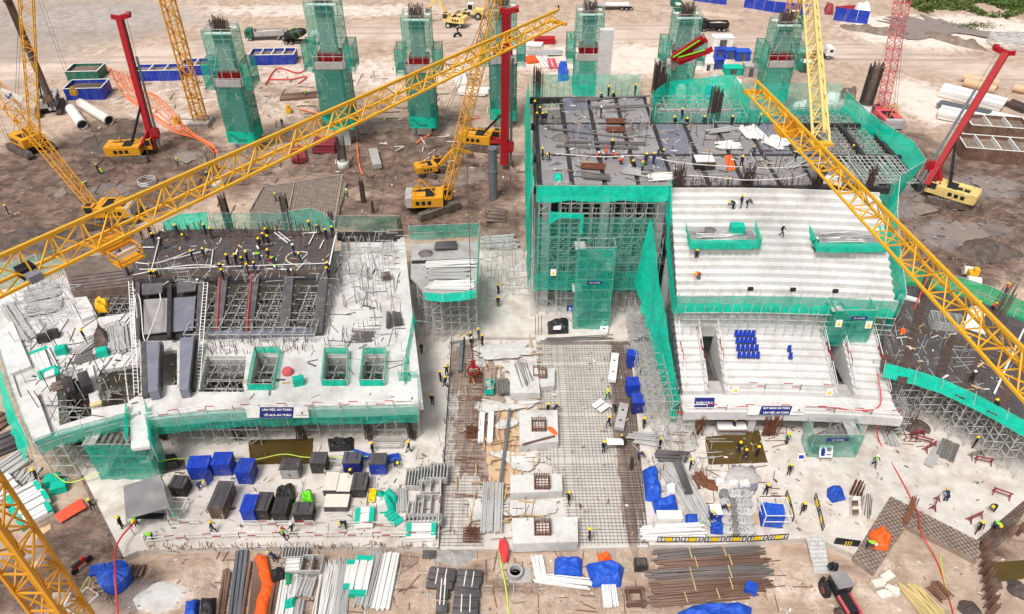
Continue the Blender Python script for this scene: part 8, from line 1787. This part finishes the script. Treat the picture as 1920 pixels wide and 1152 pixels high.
def body_mesh(pose):
 """one continuous figure grown from a jointed skeleton; the face materials follow the nearest bone"""
 S={'pel':(0,0,.95),'che':(0,.0,1.28),'nec':(0,.0,1.48),'hed':(0,.02,1.58),'top':(0,.02,1.70),'nos':(0,.14,1.58)}
 def arm(s,e,h):S['sh'+s]=(.19*(1 if s=='r' else-1),0,1.42);S['el'+s]=e;S['ha'+s]=h
 def leg(s,k,a):S['hi'+s]=(.10*(1 if s=='r' else-1),0,.90);S['kn'+s]=k;S['an'+s]=a;S['to'+s]=(a[0],a[1]+.2,max(.04,a[2]-.04))
 if pose=='stand':arm('r',(.26,0,1.13),(.25,.12,.88));arm('l',(-.26,0,1.13),(-.24,.10,.88));leg('r',(.11,.03,.5),(.12,-.02,.08));leg('l',(-.11,.03,.5),(-.13,-.02,.08))
 elif pose=='walk':arm('r',(.25,-.14,1.15),(.24,-.08,.90));arm('l',(-.25,.14,1.15),(-.22,.30,.98));leg('r',(.1,.24,.55),(.1,.26,.1));leg('l',(-.1,.04,.5),(-.1,-.32,.14))
 elif pose=='reach':arm('r',(.26,.24,1.25),(.16,.46,1.2));arm('l',(-.26,.24,1.22),(-.14,.46,1.15));leg('r',(.12,.08,.5),(.14,.02,.08));leg('l',(-.12,0,.5),(-.14,-.16,.08))
 else:
  if pose=='bend':f={'pel':(0,-.1,.86),'che':(0,.22,1.02),'nec':(0,.42,1.06),'hed':(0,.53,1.06),'top':(0,.63,1.10),'nos':(0,.58,.95)};hp,sh=(-.1,.82),(.36,1.05);kk,aa=(.04,.46),(-.05,.08)
  else:f={'pel':(0,-.18,.36),'che':(0,.02,.68),'nec':(0,.12,.86),'hed':(0,.17,.96),'top':(0,.2,1.07),'nos':(0,.3,.93)};hp,sh=(-.16,.34),(.1,.82);kk,aa=(.26,.46),(.02,.08)
  S.update(f);dz=.45 if pose=='bend' else.38
  arm('r',(.24,sh[0]+.12,sh[1]-dz*.55),(.14,sh[0]+.28,sh[1]-dz));arm('l',(-.24,sh[0]+.12,sh[1]-dz*.55),(-.12,sh[0]+.26,sh[1]-dz))
  for s,k in(('r',1),('l',-1)):S['sh'+s]=(.19*k,sh[0],sh[1]);leg(s,(.15*k,kk[0],kk[1]),(.13*k,aa[0],aa[1]));S['hi'+s]=(.10*k,hp[0],hp[1])
 E_=[('pel','che'),('che','nec'),('nec','hed'),('hed','top'),('hed','nos')]
 for s in 'rl':E_+=[('che','sh'+s),('sh'+s,'el'+s),('el'+s,'ha'+s),('pel','hi'+s),('hi'+s,'kn'+s),('kn'+s,'an'+s),('an'+s,'to'+s)]
 RAD=dict(pel=.15,che=.165,nec=.062,hed=.095,top=.07,nos=.025,sh=.075,el=.055,ha=.042,hi=.10,kn=.075,an=.055,to=.05)
 for s in 'rl':
  h=Vector(S['ha'+s]);d=(h-Vector(S['el'+s])).normalized();x=d.cross(Vector((0,1,.2))).normalized()
  for j in range(5):
   nm='f%d%s'%(j,s);L=(.09,.10,.105,.095,.06)[j];off=(j-1.5)*.024
   S[nm]=h+d*(.05+L*(.9 if j<4 else.1))+x*off*(1 if j<4 else-1.6)+Vector((0,.02,0));E_.append(('ha'+s,nm));RAD[nm]=.011
 names=list(S);me=bpy.data.meshes.new('body');me.from_pydata([tuple(S[k])for k in names],[(names.index(a),names.index(b))for a,b in E_],[])
 o=link('body',me);o.modifiers.new('skin','SKIN');sv=me.skin_vertices[0].data
 for i,k in enumerate(names):r=RAD.get(k,RAD.get(k[:2],.05));sv[i].radius=(r,r*(.8 if k in('che','pel')else 1));sv[i].use_root=k=='pel'
 sb=o.modifiers.new('sub','SUBSURF');sb.levels=1
 dg=bpy.context.evaluated_depsgraph_get();out=bpy.data.meshes.new_from_object(o.evaluated_get(dg));bpy.data.objects.remove(o)
 seg=[(Vector(S[a]),Vector(S[b]),0 if a in('hed','nec')else 1 if(a,b)in(('pel','che'),('che','nec'),('che','shr'),('che','shl'))else 2 if a[:2]in('sh','el')else 0 if a[:2]=='ha' else 4 if a[:2]=='an' else 3)for a,b in E_]
 mi=[]
 for p in out.polygons:
  c=p.center;best=min(seg,key=lambda q:(c-(q[0]+(q[1]-q[0])*max(0,min(1,(c-q[0]).dot(q[1]-q[0])/max(1e-6,(q[1]-q[0]).length_squared))))).length);mi.append(best[2])
 out.materials.clear();return out,mi,Vector(S['hed']),Vector(S['top'])
BOD={k:body_mesh(k)for k in('stand','walk','reach','bend','crouch')}
DRESS={'k':('cloth_black','cloth_black','cloth_black'),'n':('cloth_navy','cloth_navy','cloth_navy'),'g':('vest_green','cloth_navy','cloth_navy'),'o':('vest_orange','vest_orange','cloth_navy'),'w':('cloth_white','cloth_black','cloth_black'),'b':('cloth_brown','cloth_brown','cloth_black')}
DN={'k':'black-clad','n':'navy-clad','g':'green-vested','o':'orange-clad','w':'white-vested','b':'brown-clad'}
HM={'y':'yellow','w':'helmet_white','b':'helmet_blue','r':'helmet_red'};HN=dict(y='yellow',w='white',b='blue',r='red');CACHE={}
PV={'s':'stand','w':'walk','r':'reach','b':'bend','c':'crouch'};PN={'s':'standing','w':'walking','r':'reaching','b':'bending','c':'crouching'}
def helmet_mesh(c):
 q=MB();q.lathe([(.165,0),(.165,.02),(.135,.03),(.13,.09),(.09,.145),(.03,.165)],n=12);q.box((0,.15,.02),(.2,.1,.02));return q.mesh('helmet',HM[c],True)
def worker(px,py,z,pose,dress,hel,label,group,face=None):
 key=(pose,dress)
 if key not in CACHE:
  me,mi,hd,tp=BOD[PV[pose]];m2=me.copy();a,b,c=DRESS[dress]
  for k in('skin',a,b,c,'black'):m2.materials.append(MATS[k])
  m2.polygons.foreach_set('material_index',mi);m2.polygons.foreach_set('use_smooth',[True]*len(mi));CACHE[key]=m2
 hk='h'+hel
 if hk not in CACHE:CACHE[hk]=helmet_mesh(hel)
 o=link('person',CACHE[key]);o.location=P(px,py,z)if not isinstance(z,Vector)else z;o.rotation_euler=(0,0,rnd.uniform(0,6.28)if face is None else R(face));o.scale=(rnd.uniform(1.0,1.12),)*3;tag(o,label,'person',group)
 hd,tp=BOD[PV[pose]][2:];d=(tp-hd).normalized();h=link('helmet',CACHE[hk],o);h.location=hd+d*.035;h.rotation_euler=Vector((0,0,1)).rotation_difference(d).to_euler()
 return o
ORDN='first second third fourth fifth sixth seventh eighth ninth tenth eleventh twelfth thirteenth fourteenth fifteenth sixteenth'.split()
def stand_z(px,py,tier):
 """find the step of a tier that this pixel falls on"""
 best=None
 for i in range(LR if tier=='l' else UR):
  z=(LZ+LH*i)if tier=='l' else(UZ+UH*i);p=P(px,py,z);y=p.y-arc(p.x)-(L0 if tier=='l' else U0);t=LT if tier=='l' else UT
  e=abs(y/t-i-.5)
  if best is None or e<best[0]:best=(e,p)
 return best[1]
ZONES=[('at the rear edge of the dark deck',UDZ+.1,'268,450skny 284,446rky 290,457sky 301,450bkw 334,441sny 346,449bky 387,440sky 398,448rky 502,440cky 583,436sky 599,441bky 613,449sny 625,444sky'),('in the middle of the dark deck',UDZ+.1,'306,468wkw 260,482bky 363,490sky 385,486sky 430,499sky 445,497sky 457,502rky 466,493sky 496,458sky 505,463sky 489,468sky 488,487bgw 506,489sky 514,494bgr 553,480snw 564,495wny'),('at the front edge of the dark deck',UDZ+.1,'285,519cky 295,519cky 417,515sky 420,526sky 467,515sky 480,513rny 518,508bgw 543,516bkw 617,512sky 616,522sny'),('in the raker bays below the dark deck',7.4,'409,540bky 376,545skw'),('at the left edge of the roof deck',DK,'1003,211sky 1012,222sky 1007,233sky 1017,234sky 1023,232sny 1017,300sky 1028,300bny'),('at the rear edge of the roof deck',DK,'1128,187cky 1140,182sky 1151,185cky 1190,179sny 1126,222skw'),('in the middle of the roof deck',DK,'1120,298cow 1136,299sor 1152,298cow 1147,286sky 1163,308cow 1189,315cky 1203,325rgy 1210,311sky 1224,310sny 1234,294bny'),('by the net enclosure on the roof deck',DK,'1266,232cky 1277,226sny 1287,234cny 1319,232cny 1370,240sky 1423,236sgy'),('on the right part of the roof deck',DK,'1388,316wky 1412,294bny 1489,308sky 1543,300sny 1605,290bky 1635,345cky'),('on the far right deck',FZ+.1,'1828,578coy 1860,580coy 1818,718rkw 1867,764cky 1882,552soy'),('on the floor before the grandstand',0,'1474,832sgy 1384,849sky 1395,862wky 1418,858rky 1478,890sky 1637,874wgw 1373,808sny 1293,880rky'),('on the bare right floor',0,'1503,962wky 1772,940bny 1861,958bky 1831,998wky 1862,990bgy 1824,840sky 1434,928rky 1625,1026bgw'),('among the wire coils and pipes',0,'1351,962bky 1331,978rky 1236,842sky 1197,862bny'),('at the right side of the pit',-.1,'1138,750wgy 1153,772bkw 1141,800wky 1200,704sny 1206,804sky 1131,848sny 1170,836bky'),('at the head of the pit',0,'871,648sky 883,643rky 898,636sny 905,648sky 885,652skw 826,716sky 838,706rky 836,726wky 811,760sky 791,662sky'),('in the middle and front of the pit',-.1,'1027,776sky 1040,776bny 1066,942wky 1104,1012sny'),('on the narrow floor between the stands',0,'934,575sky 934,552sny'),('on the cabinet floor',0,'700,850sny 768,848wky 742,874bny 660,900sky 649,990bky 534,1010wgr 551,1002wkw 401,998wny 375,918bny 296,862bky 287,1012bgw 257,984bgy 231,990sky'),('on the ground at lower left',GZ,'73,900rky 176,956rky 24,962bky 516,1052bny'),('on the left wing',SZ,'161,640sky 193,516bky'),('on the brown ground behind the dark deck',-.25,'518,378rgy 652,372sgw 391,338sny'),('in the rear mud and yard',GZ,'335,313sgy 186,325sky 193,328cgy 158,352bgw 17,402sky 530,238wky 674,222sky 574,184sgy 1047,20sky 1070,74sky 858,64snw 1617,40sgw'),]
for where,z,txt in ZONES:
 ps=[]
 for tok in txt.split():
  a,b=tok.split(',');num=''.join(ch for ch in b if ch.isdigit());code=b[len(num):]
  if len(code)==4:code=code[0]+code[1]+code[3]
  ps.append((int(a),int(num),code))
 ps.sort();sig={}
 for p in ps:sig.setdefault(p[2],[]).append(p)
 for code,l_ in sig.items():
  for k,(a,b,c)in enumerate(l_):
   nm='%s person, %s helmet, %s %s'%(DN[c[1]],HN[c[2]],PN[c[0]],where)
   if len(l_)>1:nm+=', %s from left'%ORDN[k]
   worker(a,b,z,c[0],c[1],c[2],nm,'workers '+where)
for a,b,t_,c,lb in((1464,444,'u','wkw','person in black walking up the middle of the upper tier'),(1525,470,'u','wkw','person in black walking on the upper tier below the right loading platform'),(1304,490,'u','sky','person in black standing at the left side of the upper tier'),(1309,524,'u','boy','person in an orange jacket bending at the lower left of the upper tier'),(1524,594,'l','rky','person in black reaching under the overhang on the lower tier'),(1374,392,'u','bky','left of three persons bending at the top of the upper tier'),(1388,390,'u','sny','middle of three persons at the top of the upper tier'),(1399,390,'u','bbw','right of three persons bending at the top of the upper tier')):
 worker(a,b,stand_z(a,b,t_),c[0],c[1],c[2],lb,'workers on the seating tiers')
def litter(label,poly,z,n,mats,L=(.15,.8),seed=0):
 """offcuts, sticks and scraps nobody could count"""
 r_=random.Random(seed);pts=[P(a,b,z)for a,b in poly];xs=[p.x for p in pts];ys=[p.y for p in pts];q=MB();k=0
 while k<n:
  x,y=r_.uniform(min(xs),max(xs)),r_.uniform(min(ys),max(ys));k+=1
  if not inpoly(x,y,pts):continue
  l_=r_.uniform(*L);w=r_.uniform(.04,.1)if r_.random()<.85 else min(.22,l_*.5);q.box((x,y,z+.04),(l_,w,r_.uniform(.03,.1)),r_.uniform(0,3.14),r_.randrange(len(mats)))
 o=link('litter',q.mesh('litter',mats));tag(o,label,'litter',kind='stuff')
litter('offcuts and scraps strewn on the left floor',[(280,880),(830,850),(820,1010),(290,1015)],0,260,['wood','pipe_dark','sack_white','rebar','concrete_grey'],seed=1)
litter('offcuts and scraps strewn on the right floor',[(1200,800),(1700,800),(1900,900),(1820,1000),(1225,1010)],0,260,['sack_white','pipe_dark','rebar','concrete_grey','wood'],(.1,.5),seed=2)
litter('offcuts and scraps strewn on the white slab of the left stand',[(20,640),(240,600),(640,640),(640,480),(750,480),(780,740),(300,755),(90,800)],SZ,340,['wood','pipe_dark','form_dark','rebar','pipe'],(.2,1.4),3)
litter('offcuts and scraps strewn on the roof deck',[(1015,185),(1240,185),(1260,235),(1480,240),(1560,340),(1015,345)],DK,300,['wood','pipe','paint_white','rebar','form_black'],(.2,1.4),4)
litter('offcuts and scraps strewn on the dark deck',[(262,515),(300,445),(620,440),(615,505)],UDZ+.12,90,['pipe','paint_white','wood','rebar_rust'],(.2,1.2),5)
litter('stones and scraps on the foreground earth',[(230,1050),(1900,1050),(1800,1160),(150,1160)],GZ+.02,700,['wood','concrete_grey','sack_white','mud','rubble'],(.08,.4),6)
litter('stones and scraps over the rear yard',[(0,150),(900,120),(980,420),(600,420),(0,470)],GZ+.1,900,['concrete_grey','sack_white','mud_dark','rubble','wood'],(.15,.8),7)
litter('stones and scraps over the right mud yard',[(1690,300),(1920,320),(1920,560),(1720,500)],GZ+.1,600,['concrete_grey','mud_dark','rubble','mud'],(.15,.8),8)
litter('scraps and bar ends strewn in the pit',[(850,650),(1170,650),(1200,1010),(830,1015)],-.05,200,['wood','sack_white','rebar','rebar_rust','concrete_grey'],(.1,.6),9)
litter('scraps and pipes on the far right deck',[(1670,600),(1900,620),(1900,760),(1690,690)],FZ+.12,110,['pipe','wood','sack_white','rebar'],(.2,1.4),10)
def loose(label,poly,z,n,m,L=(1.0,3.5),seed=0,up=0.0,w=.06):
 """thin pipes and bars lying about or standing, too many to count"""
 r_=random.Random(seed);q=MB();a,b,c,d=[P(*p,z)for p in poly]
 for k in range(n):
  p=quad(a,b,c,d,r_.random(),r_.random());t=r_.choice((0,0,1.57,1.57,r_.uniform(0,3.14)))+r_.gauss(0,.12);l_=r_.uniform(*L);e=Vector((math.cos(t),math.sin(t),0))*l_
  if r_.random()<up:e=Vector((r_.gauss(0,.1),r_.gauss(0,.1),l_))
  q.bar(p+Vector((0,0,.06)),p+e+Vector((0,0,.06+r_.random()*.06)),w)
 o=link('loose_pipes',q.mesh('loose_pipes',m));tag(o,label,'loose pipes',kind='stuff')
LW_=[(20,640),(240,590),(250,740),(80,800)]
loose('loose grey pipes lying about the left wing',LW_,SZ,90,'pipe',seed=1,up=.25);loose('loose dark bars lying about the left wing',LW_,SZ,60,'rebar',seed=2,up=.35)
loose('loose pipes on the right part of the white slab',[(630,470),(750,470),(760,720),(600,650)],SZ,80,'pipe',seed=3,up=.3);loose('loose bars on the right part of the white slab',[(630,470),(750,470),(760,720),(600,650)],SZ,70,'rebar_grey',seed=4,up=.5)
loose('loose pale pipes on the roof deck',[(1015,190),(1480,240),(1560,340),(1015,345)],DK,110,'pipe',seed=5,up=.12);loose('dark bars along the roof deck',[(1015,190),(1480,240),(1560,340),(1015,345)],DK,90,'rebar',seed=6,up=.4)
loose('upright bars along the rear of the dark deck',[(290,436),(628,432),(628,446),(270,450)],UDZ,150,'rebar',(.8,2.2),7,.9,.05);loose('pale pipes along the front of the dark deck',[(252,505),(621,500),(615,530),(258,535)],UDZ,70,'pipe',(.8,2.6),8,.35)
loose('loose pipes and bars on the far right deck',[(1660,600),(1900,620),(1900,770),(1665,690)],FZ,60,'pipe',seed=9,up=.2);loose('upright bars along the far right floor edge',[(1655,780),(1720,780),(1720,840),(1655,830)],0,60,'rebar_rust',(.8,2.4),10,.5)
loose('loose pipes strewn on the right floor below the walkway',[(1210,800),(1340,800),(1330,1000),(1220,1000)],0,110,'pipe',(.8,3.0),11,.1);loose('rusty bars strewn on the right floor',[(1210,780),(1480,790),(1460,960),(1220,960)],0,90,'rebar_rust',(.6,2.4),12,.1)
loose('loose pipes strewn on the left floor',[(590,830),(830,830),(820,1010),(560,1010)],0,90,'pipe',(.6,2.6),13,.05);loose('bars and timber strewn in the pit',[(850,650),(1000,650),(1000,1015),(835,1015)],-.1,160,'rebar_rust',(.6,3.0),14,.1,.05);loose('pale planks strewn in the pit',[(870,650),(1010,650),(1010,1015),(850,1015)],-.1,60,'wood',(.6,2.6),15,0,.14)
loose('bars sticking up along the pit edge',[(842,640),(850,640),(828,1020),(822,1020)],-.1,90,'rebar',(.5,1.2),16,.9,.04);loose('rusty bars along the floor edge of the foreground',[(270,1024),(820,1022),(820,1030),(270,1036)],-.05,160,'rebar_rust',(.3,.8),17,.8,.04)
loose('pipes scattered in the foreground yard',[(400,1050),(1220,1050),(1220,1160),(400,1160)],GZ,110,'pipe',(.5,2.4),18,.0,.06);loose('rusty bars scattered in the foreground yard',[(400,1040),(1500,1040),(1500,1160),(400,1160)],GZ,120,'steel_rust',(.5,2.6),19,.0,.07)
loose('pipes and timber scattered over the rear yard',[(200,150),(1000,110),(980,420),(100,420)],GZ+.1,160,'steel_rust',(.8,4.0),20,.03,.12);loose('pale timber scattered over the rear yard',[(400,130),(1000,100),(980,320),(400,330)],GZ+.1,90,'block_cream',(.8,3.0),21,.0,.16)
loose('pipes standing round the flank between the stands',[(880,460),(985,460),(985,560),(900,570)],GZ+.8,120,'pipe',(1.0,3.6),22,.6,.07)
